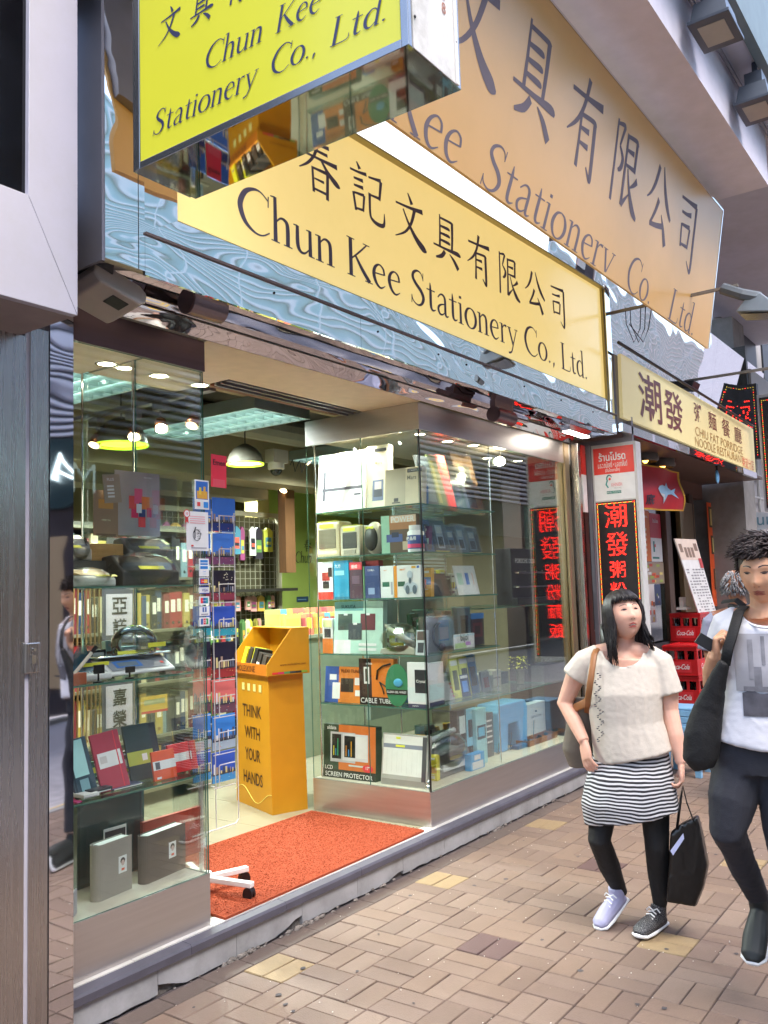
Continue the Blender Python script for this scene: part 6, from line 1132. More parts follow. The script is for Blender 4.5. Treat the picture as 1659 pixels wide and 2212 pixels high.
def led_border(par, F, x0, x1, z0, z1, n1, n2, top=True):
    b = M(F)
    for k in range(n2+1):
        z = z0+(z1-z0)*k/n2
        for x in (x0, x1): b.m = 1 if k % 3 else 0; b.box(x-.0022, x+.0022, -.005, -.003, z-.006, z+.006)
    if top:
        for k in range(1, n1):
            x = x0+(x1-x0)*k/n1; b.m = 1 if k % 3 else 0; b.box(x-.006, x+.006, -.005, -.003, z1-.0022, z1+.0022)
    b.build('led_border', [LED, LEDY], par, kind='stuff')
# perpendicular LED sign
XL_ = 7.30
ls = thing('led_sign', 'tall white framed sign with red Thai panel and glowing red characters', 'LED sign', (XL_, 2.76, .9))
yl0, yr0 = 2.962, 2.562     # left (towards wall) and right edge
g = lambda x, y: at(*T(2, 1, x, y), 'x', XL_)
b = M(); b.box(XL_, XL_+.12, yr0, yl0, .95, 2.835); b.build('cabinet', C('#c8c6c4', .4), ls, bevel=.004)
F = FS((XL_, 0, 0)); zr0, zw0, zk1 = g(650, 1410).z, g(650, 1570).z, g(650, 1580).z
b = M(F); b.quad((-2.945, -.001, zr0), (-2.585, -.001, zr0), (-2.585, -.001, 2.805), (-2.945, -.001, 2.805)); b.build('red_panel', P_('#c02a22'), ls)
b = M(F); b.quad((-2.945, -.001, zk1), (-2.585, -.001, zk1), (-2.585, -.001, zr0-.001), (-2.945, -.001, zr0-.001)); b.build('white_panel', P_('#d5d2cf'), ls)
b = M(F); b.quad((-2.945, -.001, 1.0), (-2.585, -.001, 1.0), (-2.585, -.001, zk1-.012), (-2.945, -.001, zk1-.012)); b.build('black_panel', P_('#1a1316'), ls)
for s, bb, bo in (('ร้านโปรด', (560, 1268, 735, 1325), .02), ('ม.ธ.ว.ถนัดศรี • ม.ล.ภาสันต์', (557, 1330, 748, 1368), .005), ('(ปิ่นโตเถาเล็ก)', (605, 1373, 700, 1402), .005)): text_at(ls, s, (2, 1), bb, 'x', XL_-.001, P_('#f0e6e2'), bo)
text_at(ls, 'KHINISH', (2, 1), (645, 1468, 714, 1492), 'x', XL_-.001, P_('#c86a70'), 0); text_at(ls, 'TRAVEL', (2, 1), (660, 1498, 712, 1506), 'x', XL_-.001, P_('#8a8a8a'), 0)
p = g(662, 1530); b = M(FS((XL_-.001, p.y, p.z))); b.quad((-.065, -.001, -.012), (.065, -.001, -.012), (.065, -.001, .012), (-.065, -.001, .012)); b.build('phone_strip', P_('#2c6a60'), ls); text_at(ls, '(662) 7125757', (2, 1), (612, 1525, 712, 1537), 'x', XL_-.0025, P_('#e8e8e6'), .005)
p = g(632, 1465); b = M(FS((XL_-.001, p.y, p.z))); b.tube([(.02*math.cos(q)*1.1, -.003, .03+.028*math.sin(q)) for q in [rad(x) for x in range(20, 230, 15)]]+[(-.03, -.003, -.02), (-.012, -.003, -.05)], [(.002, .007)]*16, 6); b.build('logo_swoosh', P_('#1f6a66'), ls); b = M(FS((XL_-.001, p.y, p.z))); b.ell((.004, -.003, .025), (.011, .002, .011), 12, 6); b.build('logo_dot', P_('#c0322c'), ls)
for s, (i, j), bb in (('潮', (2, 1), (600, 1605, 742, 1760)), ('發', (2, 2), (608, 128, 755, 285)), ('粥', (2, 2), (635, 318, 738, 425)), ('粉', (2, 2), (640, 455, 745, 560)), ('麵', (2, 2), (645, 590, 745, 690)), ('飯', (2, 2), (650, 720, 750, 820))):
    x0, y0, x1, y1 = bb; c = at(*T(i, j, (x0+x1)/2, (y0+y1)/2), 'x', XL_); tp = at(*T(i, j, (x0+x1)/2, y0), 'x', XL_); bt = at(*T(i, j, (x0+x1)/2, y1), 'x', XL_); l_ = at(*T(i, j, x0, y0), 'x', XL_); r_ = at(*T(i, j, x1, y0), 'x', XL_)
    led_char(ls, F, s, -c.y, c.z, l_.y-r_.y, tp.z-bt.z, .0032, .034 if x1-x0 > 120 else .042)
led_border(ls, F, -2.93, -2.60, 1.02, zk1-.03, 22, 90)
b = M(); b.box(XL_+.03, XL_+.07, 2.60, 2.68, 2.8355, 3.05); b.box(XL_+.03, XL_+.07, 2.68, 3.4, 2.84, 2.88); b.box(XL_-.03, XL_+.0, 2.963, 3.0, .3, 2.84); b.build('bracket', ALUG, ls)
# reflection of the tall sign, built as solid panels with glowing dots
t = thing('led_reflection_strip', 'narrow red and black strip shaped as the tall LED sign reflected beside the end post', 'LED sign', (7.16, 3.1, 0)); b = M(); b.box(7.14, 7.22, 2.985, 3.10, .3, zk1-.1); b.build('black_panel', P_('#1c1114'), t); b = M(); b.box(7.14, 7.22, 2.985, 3.10, zk1-.099, zr0); b.build('white_panel', P_('#c5bfbd'), t); b = M(); b.box(7.14, 7.22, 2.985, 3.10, zr0+.001, 2.83); b.build('red_panel', P_('#b02a24'), t)
b = M(FS((7.139, 0, 0)))
for q in range(70): y_, z_ = ri.uniform(3.0, 3.085), ri.uniform(1.18, 1.42); r = .004; b.add([(-y_-r, -.002, z_), (-y_, -.002, z_-r), (-y_+r, -.002, z_), (-y_, -.002, z_+r), (-y_, -.004, z_)], [(0, 1, 4), (1, 2, 4), (2, 3, 4), (3, 0, 4)])
b.build('led_character', LED, t, kind='stuff')
# red banner with a shark
YB_ = 2.92
t = thing('shark_banner', 'red banner with yellow edging and a blue shark, hung over the restaurant window', 'banner', at(*T(2, 1, 960, 1650), 'y', YB_))
g2 = lambda x, y: at(*T(2, 1, x, y), 'y', YB_)
c4 = [g2(815, 1335), g2(1085, 1400), g2(1108, 1655), g2(815, 1640)]
def bil(u, v, off=0): p = (c4[0]*(1-u)+c4[1]*u)*(1-v)+(c4[3]*(1-u)+c4[2]*u)*v; p.y += .02*math.sin(u*9+v*3)+.015*math.sin(v*7)-off; return p
def patch(name, u0, u1, v0, v1, m, off, n=14):
    b = M(); vs = [bil(u0+(u1-u0)*i/n, v0+(v1-v0)*j/n, off) for j in range(n+1) for i in range(n+1)]; b.add(vs, [(j*(n+1)+i, j*(n+1)+i+1, (j+1)*(n+1)+i+1, (j+1)*(n+1)+i) for j in range(n) for i in range(n)]); return b.build(name, m, t, smooth=True)
YEL = mat('banner_yellow', '#c9982c', .7); patch('cloth', .0, 1, .0, 1, mat('banner_red', '#b3202a', .6, var=.08), 0)
for u0, u1, v0, v1 in ((0, 1, 0, .035), (0, 1, .965, 1), (.965, 1, .036, .964)): patch('edging', u0, u1, v0, v1, YEL, .004)
def poly_on(name, pts, m, off):
    vs = [bil(u, v, off) for u, v in pts]; b = M(); b.add(vs, [tuple(range(len(vs)))]); b.build(name, m, t, kind='stuff')
P1 = [(.37, .52), (.42, .45), (.52, .41), (.62, .42), (.68, .32), (.70, .45), (.76, .50), (.86, .44), (.80, .56), (.86, .70), (.74, .60), (.66, .62), (.60, .74), (.56, .84), (.53, .70), (.46, .66), (.40, .60)]
poly_on('shark_print', P1, P_('#7fa8bf'), .006); poly_on('shark_belly_print', [(.40, .6), (.46, .62), (.56, .62), (.58, .72), (.56, .80), (.53, .70), (.46, .66)], P_('#cfd8dc'), .008)
ft = text_mesh('底', .03); b = M(); b.add([bil(.20+v[0]/ft[2]*.16, .78-v[1]/ft[3]*.24, .006) for v in ft[0]], ft[1]); b.build('character_print', P_('#2a1420'), t)
# window posters, menu board, strips
def poster(label, tile, bb, y, base, prints, texts=(), name='poster', cat='poster'): return leaflet(label, tile, bb[0], bb[2], bb[1], bb[3], y, base, prints, texts, name, cat)
food = lambda n, seed: [(lambda r, u, v: (u, v, u+.16, v+.12, r.choice(('#d8b06a', '#c8642c', '#e6dcc4', '#8a9a4a', '#a83c2c', '#6a3c2c'))))(random.Random(seed*50+k), random.Random(seed*50+k+7).random()*.82, random.Random(seed*50+k+9).random()*.86) for k in range(n)]
poster('orange Thai poster at the left edge of the restaurant window', (2, 2), (838, -10, 895, 320), YW-.01, '#c2622a', [(.1, .1+.1*k, .6, .15+.1*k, '#d8a07a') for k in range(6)], [('ซาฟราการะ', .5, .88, .12, '#f0e0d0')])
poster('dark red and white Thai poster with a teal logo on the restaurant window', (2, 2), (897, 12, 968, 322), YW-.012, '#a02a3a', [(0, 0, 1, .49, '#d8d6d4'), (.1, .06, .7, .1, '#2c6a60'), (.2, .2, .34, .42, '#1f6a66'), (.3, .3, .42, .36, '#b8322c')], [('ร้านโปรด', .5, .85, .12, '#f0e6e2')])
for k, (bb, l) in enumerate((((858, 325, 985, 465), 'photo collage of bowls on the restaurant window'), ((860, 468, 930, 720), 'white price sheet with dish photos low on the window'), ((925, 470, 965, 605), 'dark blue poster of a noodle bowl on the window'))): poster(l, (2, 2), bb, YW-.013-.002*k, ('#8a7a6a', '#c9c4c6', '#34405f')[k], food((16, 12, 3)[k], k+1))
poster('large poster of yellow dishes behind the top of the menu board', (2, 2), (1098, -60, 1182, 165), YW-.02, '#b8902c', [(.1, .0, .5, .9, '#d8b83c'), (.6, .3, .8, .9, '#d8c8a0'), (.75, .5, .9, .9, '#a8322c')])
poster('tall orange strip of noodle bowl photographs on the door column', (2, 2), (1282, -50, 1366, 610), YW-.11, '#b8481f', [(.1, .76, .6, .96, '#2c2420'), (.2, .78, .5, .94, '#b0a060'), (.15, .50, .65, .68, '#2c2420'), (.25, .52, .55, .66, '#b8a868'), (.2, .16, .8, .36, '#3a2a22'), (.3, .18, .7, .34, '#a8743c')])
pm = [at(*T(2, 2, *q), 'y', 2.95) for q in ((1052, 172), (1190, 178), (1335, 690), (1225, 700))]; pm = [Vector((q.x, 2.95+.0, q.z)) for q in pm]
t = thing('menu_board', 'leaning white menu sheet with rows of dishes above the red crates', 'menu board', (pm[2]+pm[3])/2)
b = M(); b.prism([tuple(q) for q in pm], (0, .012, 0)); b.build('sheet', P_('#d6d2cc'), t)
def mq(u, v, o=-.002): p = (pm[0]*(1-u)+pm[1]*u)*(1-v)+(pm[3]*(1-u)+pm[2]*u)*v; return (p.x, p.y+o, p.z)
def mrect(u0, u1, v0, v1, b, o=-.002): b.add([mq(u0, v0, o), mq(u1, v0, o), mq(u1, v1, o), mq(u0, v1, o)], [(0, 1, 2, 3)])
b = M(); mrect(.0, 1, .0, .25, b); b.m = 1; mrect(.08, .22, .06, .16, b, -.003); mrect(.78, .94, .05, .14, b, -.003)
for c_ in range(3): mrect(.28+.16*c_, .40+.16*c_, .10, .22, b, -.003)
b.m = 2; mrect(.84, 1, .23, .35, b, -.004); b.m = 3
for r in range(17):
    for c_ in range(6):
        if ri.random() < .85: u = .08+.15*c_; v = .36+.036*r; mrect(u, u+ri.uniform(.07, .13), v, v+.016, b, -.003)
b.build('print', [P_('#c9ada0'), P_('#6f5a4c'), P_('#9c3030'), P_('#77757a')], t, kind='stuff')
# hanging pan lamps
for k, (x, y0, y1) in enumerate(((855, 1185, 1335), (965, 1225, 1372))):
    top = at(*T(2, 1, x, y0), 'y', 3.0); bot = at(*T(2, 1, x+8, y1), 'y', 3.0); t = thing('pan_lamp', ('left', 'right')[k]+' grey bell shaped lamp hanging over the shark banner', 'hanging lamp', bot, 'bell lamps over the banner'); hh = (top.z-bot.z)
    b = M(); b.lathe(bot, [(.12, 0), (.14, .02), (.13, hh*.45), (.09, hh*.6), (.03, hh*.66)], 18); b.build('lamp_shade', C('#5d5854', .5), t, smooth=True); b = M(); b.tube([bot+Vector((-.10, 0, hh*.55)), bot+Vector((0, 0, hh*.85)), bot+Vector((.10, 0, hh*.55))], .01, 6); b.tube([bot+Vector((0, 0, hh*.8)), (bot.x, bot.y, 2.93)], .012, 6); b.build('hook', BLACK, t); b = M(); b.ell(bot+Vector((-.08, -.03, .02)), (.035, .035, .045), 8, 6); b.build('bulb', emis('warm_bulb', '#ffb04a', 3), t)
# crates
CR = mat('crate_red', '#b5171c', .35, var=.06, spec=.5); BOT = mat('bottle_dark', '#1c0f0c', .1, var=.1)
def crate(label, x, y, z, W_=.36, D_=.30, H_=.318, grp='red bottle crates by the restaurant wall', bottles=False):
    t = thing('bottle_crate', label, 'crate', (x, y, z), grp); x0, x1, y0, y1 = x-W_/2, x+W_/2, y-D_/2, y+D_/2; z += .001; w = .012; H_ -= .002
    b = M()
    for (a0, a1, c0, c1) in ((x0, x0+w, y0, y1), (x1-w, x1, y0, y1)):
        b.box(a0, a1, c0, c1, z, z+.17); b.box(a0, a1, c0, c1, z+.265, z+H_)
        for q in (0, .3, .62, 1): cc = c0+q*(D_-.03); b.box(a0+.0005, a1-.0005, cc+.0005, cc+.03, z+.1702, z+.2648)
    for (c0, c1) in ((y0, y0+w), (y1-w, y1)):
        b.box(x0+w+.0005, x1-w-.0005, c0, c1, z, z+.17); b.box(x0+w+.0005, x1-w-.0005, c0, c1, z+.265, z+H_)
        for q in (.02, .28, .56, .84, .98): cc = x0+w+q*(W_-.06); b.box(cc, cc+.03, c0+.0005, c1-.0005, z+.1702, z+.2648)
    b.build('shell', CR, t, bevel=.002)
    b = M(); b.box(x0-.008, x1+.008, y0-.008, y1+.008, z+.295, z+.305); b.box(x0-.006, x1+.006, y0-.006, y1+.006, z+.002, z+.012); b.box(x0-.005, x1+.005, y0-.005, y1+.005, z+.262, z+.268); b.build('rim', CR, t, bevel=.002)
    b = M()
    for i in range(4):
        for j in range(3): c = (x0+.05+i*(W_-.1)/3, y0+.05+j*(D_-.1)/2, z+.012); b.lathe(c, [(.027, 0), (.027, .14), (.012, .19), (.011, .235)], 8)
    b.build('bottles', BOT, t, kind='stuff')
    for F, ww in ((FS((x0-.001, y, z)), D_), (FF((x, y0-.001, z)), W_)):
        b = M(F); b.quad((-ww*.32, -.001, .035), (ww*.32, -.001, .035), (ww*.32, -.001, .15), (-ww*.32, -.001, .15)); b.build('logo_panel', P_('#a5242a'), t); b = M(F); put_text(b, 'Coca-Cola', 0, .095, w=ww*.56, h=.055, y=-.004, bold=.012, shear=.25); b.build('logo_text', P_('#e0c8c4'), t)
for k, n in enumerate(('bottom', 'second', 'top')): crate('red bottle crate, %s of the nearer stack beside the blue stools' % n, 9.76+.01*(k % 2), 2.98, .318*k, .58, .36)
for k, n in enumerate(('bottom', 'second', 'third', 'top')): crate('red bottle crate, %s of the taller stack under the menu board' % n, 10.30-.008*(k % 2), 3.10, .318*k, .36, .34)
b = M(FS((9.64, 3.1, .80))); b.box(-.06, .06, 0, .004, 0, .14); tag(b.build('paper_tag', P_('#c5c2d6')), 'white folded paper tag stuck on the crate top by the woman', 'paper tag')
b = M(); p = at(*T(2, 2, 1115, 632), 'y', 3.1); b.box(p.x-.11, p.x+.11, 3.05, 3.15, p.z, p.z+.03); b.box(p.x-.09, p.x+.02, 3.08, 3.12, p.z+.0305, p.z+.14); tag(b.build('plastic_bracket', P_('#b5b2a8')), 'pale notched plastic block on top of the tallest crate', 'bracket')
# stools
def stool(label, x, y, z, s=.32, h=.46):
    t = thing('plastic_stool', label, 'stool', (x, y, z), 'stacked blue plastic stools'); SB = mat('stool_blue', '#7fb0d8', .3, var=.04)
    b = M(); b.box(x-s*.42, x+s*.42, y-s*.42, y+s*.42, z+h-.025, z+h); b.build('seat', SB, t, bevel=.01)
    for a_ in (-1, 1):
        for c_ in (-1, 1):
            b = M(); q = lambda r, zz, o: (x+a_*r, y+c_*r, zz); b.prism([(x+a_*s*.5, y+c_*s*.5, z), (x+a_*(s*.5-.05), y+c_*s*.5, z), (x+a_*(s*.5-.05), y+c_*(s*.5-.05), z), (x+a_*s*.5, y+c_*(s*.5-.05), z)], (-a_*s*.09, -c_*s*.09, h-.026)); b.build('leg', SB, t, bevel=.004)
    b = M()
    for zz in (z+h*.55,):
        r = s*.455; b.box(x-r, x+r, y-r, y-r+.01, zz, zz+.05); b.box(x-r, x+r, y+r-.01, y+r, zz, zz+.05); b.box(x-r, x-r+.01, y-r+.011, y+r-.011, zz, zz+.05); b.box(x+r-.01, x+r, y-r+.011, y+r-.011, zz, zz+.05)
    b.box(x-s*.43, x+s*.43, y-s*.43, y+s*.43, z+h-.075, z+h-.0255); b.build('skirt', SB, t, bevel=.004)
sx, sy = 7.72, 2.42
for k in range(3): stool('pale blue plastic stool, %s of the stack behind the woman' % ('bottom', 'middle', 'top')[k], sx, sy, .055*k)
# flood lamps: arm over the mirror wall and two under the canopy
t = thing('street_flood_lamp', 'grey flood lamp on a rusty square arm jutting out over the pavement', 'flood lamp', (7.1, 1.6, 3.9)); RB = mat('rusty_bar', '#8f8880', .6, .4, dirt=.35, dscale=8)
a = at(*T(2, 1, 605, 380), 'x', 7.1); c = at(*T(2, 1, 1465, 188), 'x', 7.1); b = M(); b.tube([a+Vector((0, .4, 0)), c], .016, 4); b.build('arm', RB, t)
b = M(); q = at(*T(2, 1, 1440, 265), 'x', 7.1); b.tube([c+Vector((0, .12, 0)), c+Vector((0, -.02, -.08)), c+Vector((.05, -.14, -.12))], .045, 8); b.build('gear_box', C('#5a636c', .5), t)
b = M(); p = at(*T(2, 1, 1590, 330), 'x', 7.2); b.prism([(p.x-.1, p.y+.14, p.z-.03), (p.x-.1, p.y+.05, p.z+.07), (p.x-.1, p.y-.05, p.z+.08), (p.x-.1, p.y-.18, p.z-.06), (p.x-.1, p.y-.16, p.z-.09)], (.26, 0, 0)); b.build('lamp_head', C('#8a98a4', .4), t, bevel=.008); b = M(); b.add([(p.x-.08, p.y+.12, p.z-.05), (p.x+.14, p.y+.12, p.z-.05), (p.x+.14, p.y-.14, p.z-.095), (p.x-.08, p.y-.14, p.z-.095)], [(0, 1, 2, 3)]); b.build('lamp_glass', C('#4a5258', .15), t)
b = M()
for o in (0, .1): pts = [at(*T(2, 1, x+o*300, y), 'x', 7.1) for x, y in ((735, 335), (740, 440), (790, 560), (830, 470), (835, 330))]; b.tube(pts, .004, 5)
pts = [at(*T(2, 1, x, y), 'x', 7.1) for x, y in ((760, 440), (850, 558), (885, 470), (905, 330), (945, 290))]; b.tube(pts, .004, 5); b.build('cable', BLACK, t, kind='stuff')
p = at(*T(2, 1, 710, 290), 'x', 7.08); b = M(); b.box(7.0, 7.12, 2.66, 2.78, p.z-.12, p.z+.12); b.build('junction_box', C('#a9a49c', .5), t)
t = thing('second_flood_lamp', 'black flood lamp on a long bar above the restaurant sign', 'flood lamp', (10, 2.5, 3.8)); a = at(*T(2, 1, 1120, 812), 'x', 9.6); c = at(*T(2, 1, 1700, 722), 'x', 9.6); b = M(); b.tube([a, c], .018, 4); b.build('arm', RB, t); p = at(*T(2, 1, 1080, 825), 'x', 9.5); b = M(); b.prism([(p.x-.12, p.y+.2, p.z+.03), (p.x-.12, p.y-.2, p.z-.02), (p.x-.12, p.y-.16, p.z-.10), (p.x-.12, p.y+.14, p.z-.06)], (.24, 0, 0)); b.build('lamp_head', C('#2a2a2e', .4), t, bevel=.01)
for k, (px, dx) in enumerate(((T(2, 0, 1320, 190), 'nearer'), (T(2, 0, 1590, 700), 'farther'))):
    p = at(*px, 'z', 5.05); t = thing('canopy_flood_lamp', dx+' dark hooded flood lamp hanging under the canopy edge', 'flood lamp', p, 'flood lamps under the canopy edge')
    HM = C('#4c535e', .35); b = M(); b.add([(p.x-.17, p.y-.11, p.z), (p.x+.17, p.y-.11, p.z), (p.x+.17, p.y+.11, p.z), (p.x-.17, p.y+.11, p.z), (p.x-.13, p.y-.09, p.z+.13), (p.x+.13, p.y-.09, p.z+.13), (p.x+.13, p.y+.09, p.z+.13), (p.x-.13, p.y+.09, p.z+.13)], [(4, 5, 6, 7), (0, 1, 5, 4), (1, 2, 6, 5), (2, 3, 7, 6), (3, 0, 4, 7)]); b.build('hood', HM, t)
    b = M(); b.box(p.x-.185, p.x+.185, p.y-.125, p.y+.125, p.z-.025, p.z-.001); b.build('frame', HM, t, bevel=.004); b = M(); b.box(p.x-.12, p.x+.12, p.y-.08, p.y+.08, p.z-.029, p.z-.0255); b.build('lamp_glass', C('#a8a49a', .3), t); b = M(); b.tube([(p.x, p.y, p.z+.12), (p.x, p.y, 5.395)], .02, 8); b.box(p.x-.08, p.x+.08, p.y-.06, p.y+.06, p.z+.1305, p.z+.24); b.build('bracket', HM, t)
# far LED signs
t = thing('black_led_sign', 'black sign box with red diode characters at the right edge of the picture', 'LED sign', (11.5, 2.3, 2.45)); b = M(); b.box(11.5, 11.62, 1.75, 2.475, 2.45, 3.90); b.build('frame', C('#b5b3b6', .4), t); b = M(); b.box(11.49, 11.4995, 1.80, 2.445, 2.49, 3.86); b.build('panel', P_('#17151a'), t)
F = FS((11.488, 0, 0)); led_border(t, F, -2.42, -1.83, 2.54, 3.82, 26, 56)
for k, ch in enumerate('潮發粥'): led_char(t, F, ch, -2.12, 3.62-.42*k, .36, .36, .009, .07)
t = thing('dark_panel_sign', 'dark panel with red diode dots rising behind the restaurant sign', 'LED sign', (12.2, 3.0, 3.3)); b = M(); b.box(12.2, 12.3, 2.62, 3.3, 3.2, 4.2); b.build('panel', P_('#26262c'), t); F = FS((12.198, 0, 0)); led_border(t, F, -3.25, -2.66, 3.25, 4.15, 18, 26); led_char(t, F, '飯', -2.85, 3.85, .3, .3, .009, .08); led_char(t, F, '面', -2.85, 3.5, .3, .3, .009, .08)
p = at(*T(2, 1, 1330, 1430), 'y', 2.7); t = thing('hanging_tag', 'small blue glass pendant hanging from the end of the restaurant soffit', 'ornament', p); b = M(); b.ell(p, (.05, .02, .08)); b.build('bead', P_('#5f95b8'), t, smooth=True); b = M(); b.tube([p+Vector((0, 0, .07)), (p.x, p.y, 2.93)], .012, 6); b.build('cord', BLACK, t)
# neighbour building and the street beyond
nb = thing('neighbour_building', 'grey stone building with dark windows beyond the restaurant', 'building', (15, 4, 0))
STN = mat('grey_stone', '#8f8a86', .7, var=.08, dirt=.3, dscale=1.5, bump=.1)
b = M(); b.box(12.35, 12.95, 2.9, 4.2, 0, 5.2); b.build('pilaster', STN, nb)
b = M(); b.box(12.96, 22, 3.2, 5.2, 0, 9); b.build('wall', mat('grey_render', '#a39f9e', .8, var=.06, dirt=.25, dscale=1), nb)
b = M(); b.box(12.4, 17, 2.72, 3.19, 3.95, 4.45); b.build('balcony', C('#b0acaa', .7), nb); b = M(); b.box(12.3, 12.39, 2.75, 3.3, 3.95, 4.75); b.build('granite_panel', mat('dark_granite', '#3c3632', .4, var=.3, vscale=60), nb)
for k, x in enumerate((13.2, 15.4, 17.6)): b = M(); b.box(x, x+1.7, 3.17, 3.198, 4.7, 6.6); fr = b.build('window', P_('#1d1f24'), nb); b = M(); b.box(x+.82, x+.87, 3.15, 3.169, 4.7, 6.6); b.build('mullion', ALUG, fr)
b = M()
for k in range(9): b.tube([(13.0, 3.12, .4+.35*k), (14.6, 3.12, .4+.35*k)], .018, 6)
for x in (13.05, 13.6, 14.2): b.tube([(x, 3.12, 0), (x, 3.12, 3.9)], .022, 6)
tag(b.build('pipe_ladder', C('#b5b3b0', .4)), 'white painted pipes and ladder on the wall beyond the restaurant', 'pipes')
p = at(*T(2, 2, 1590, 60), 'x', 13.6); t = thing('oval_sign', 'small oval white hanging sign above the walking man', 'sign', p); b = M(); n = 20; b.prism([(p.x, p.y-.30*math.cos(6.283*k/n), p.z+.13*math.sin(6.283*k/n)) for k in range(n)], (.06, 0, 0)); b.build('board', C('#c5ccd4', .4), t); b = M(FS((p.x-.002, p.y, p.z))); put_text(b, 'ขนม', .05, 0, w=.34, bold=.01); b.build('lettering', P_('#4c7080'), t)
fb = thing('far_building', 'pinkish tall building with shop signs far down the street, top right', 'building', (30, 4, 0))
b = M(); b.box(22.1, 60, 3.9, 12, 0, 26); b.build('wall', mat('pink_render', '#b09a9e', .8, var=.1, dirt=.2), fb)
for k in range(10):
    for j in range(6):
        b = M(); b.box(23+2.2*k, 24.5+2.2*k, 3.86, 3.899, 2+3.6*j, 3.9+3.6*j); b.build('window', P_('#39404a'), fb)
for k, (c, z) in enumerate((('#b83a4a', 12.6), ('#3a9a5c', 10.2), ('#c8b43c', 8.4), ('#3a6aa8', 6.2))): b = M(); b.box(20+2*k, 20.3+2*k, 2.6, 3.85, z, z+1.5); tag(b.build('street_sign', P_(c)), ('red', 'green', 'yellow', 'blue')[k]+' shop sign sticking out far down the street', 'shop sign')
b = M(); b.box(60, 62, -14, 6, 0, 30); t2 = b.build('end_building', mat('haze_render', '#a8a6ae', .8, var=.1)); tag(t2, 'pale building closing the end of the street', 'building')

# ================================================================== PEOPLE
from mathutils.bvhtree import BVHTree
def skinm(name, h): 
    m = mat(name, h, .48, var=.05, vscale=25, spec=.35)
    m.node_tree.nodes['Principled BSDF'].inputs['Subsurface Weight'].default_value = .12; m.node_tree.nodes['Principled BSDF'].inputs['Subsurface Radius'].default_value = (.9, .35, .2); m.node_tree.nodes['Principled BSDF'].inputs['Subsurface Scale'].default_value = .01
    return m
class Fig:
    """a standing figure: measured in a vertical plane through its base that faces the camera"""
    def __init__(s, base):
        s.o = Vector(base); d = s.o-CAM; s.ey = Vector((d.x, d.y, 0)).normalized(); s.ex = Vector((s.ey.y, -s.ey.x, 0)); s.ez = Vector((0, 0, 1))
        s.R = Matrix((s.ex, s.ey, s.ez)).transposed()
    def P(s, px, py, dy=0):
        r = ray(px, py); t = ((s.o-CAM).dot(s.ey)+dy)/r.dot(s.ey); return CAM+r*t
def remesh(b, voxel, name, mats, parent, smooth_it=3, disp=None, cut=None, matf=None, snap=None):
    me = bpy.data.meshes.new('tmp'); org = world_of(parent); me.from_pydata([tuple(Vector(v)-org) for v in b.v], [], b.f); me.update()
    o = bpy.data.objects.new('tmp', me); COL.objects.link(o)
    m = o.modifiers.new('r', 'REMESH'); m.mode = 'VOXEL'; m.voxel_size = voxel; m.use_smooth_shade = True
    if smooth_it: sm = o.modifiers.new('s', 'SMOOTH'); sm.iterations = smooth_it; sm.factor = .5
    dg = bpy.context.evaluated_depsgraph_get(); out = bpy.data.meshes.new_from_object(o.evaluated_get(dg)); COL.objects.unlink(o); bpy.data.objects.remove(o)
    out.name = name
    if disp:
        ns = [v.normal.copy() for v in out.vertices]
        for v, n in zip(out.vertices, ns): v.co += n*disp(v.co+org, n)
    if cut:
        bm = bmesh.new(); bm.from_mesh(out); bmesh.ops.delete(bm, geom=[f for f in bm.faces if cut(f.calc_center_median()+org)], context='FACES')
        if snap:
            c0_, ax_, ay_, r_3 = snap
            for v in bm.verts:
                if v.is_boundary:
                    q = v.co+org-c0_; k = (q.dot(ax_)/r_3[0], q.dot(ay_)/r_3[1], q.z/r_3[2]); l = math.sqrt(sum(t*t for t in k))
                    if .5 < l < 1.6: v.co = c0_-org+(ax_*q.dot(ax_)+ay_*q.dot(ay_)+Vector((0, 0, q.z)))/l
        bm.to_mesh(out); bm.free()
    for x in (mats if isinstance(mats, list) else [mats]): out.materials.append(x)
    for p in out.polygons:
        p.use_smooth = True
        if matf: p.material_index = matf(p.center+org)
    ob = bpy.data.objects.new(name, out); COL.objects.link(ob); ob.parent = parent; return ob
def hand(b, wrist, d, n, side, s=1.0, curl=50, spread=6, thumb=35):
    """palm + four fingers + thumb; d = towards the fingertips, n = palm normal (fingers curl towards n), side = thumb side"""
    d = Vector(d).normalized(); n = (Vector(n)-d*Vector(n).dot(d)).normalized(); x = d.cross(n)*side; w = Vector(wrist)
    b.tube([w, w+d*.03*s, w+d*.06*s, w+d*.088*s], [(.024*s, .018*s), (.036*s, .016*s), (.042*s, .015*s), (.038*s, .012*s)], 10, flat=x)
    for k, (ox, L, r) in enumerate(((.030, .070, .0092), (.010, .078, .0095), (-.010, .073, .0090), (-.029, .058, .0080))):
        p = w+d*.082*s+x*ox*s; a = rad(curl*(.4+.1*k)); dd = (d*math.cos(a)+n*math.sin(a)+x*math.sin(rad(spread))*(ox/.03)).normalized(); pts = [p-d*.02*s, p]
        for q, fr in enumerate((.45, .32, .23)): p = p+dd*L*fr*s; pts.append(p); a += rad(curl*.75); dd = (d*math.cos(a)+n*math.sin(a)).normalized()
        b.tube(pts, [r*s, r*s, r*.97*s, r*.9*s, r*.75*s], 8)
    p = w+d*.022*s+x*.026*s; a = rad(thumb); dd = (d*math.cos(a)+x*math.sin(a)+n*.35).normalized()
    b.tube([p-x*.01*s, p, p+dd*.034*s, p+dd*.05*s+(d*.6+n*.5).normalized()*.018*s], [.013*s, .0125*s, .011*s, .009*s], 8)
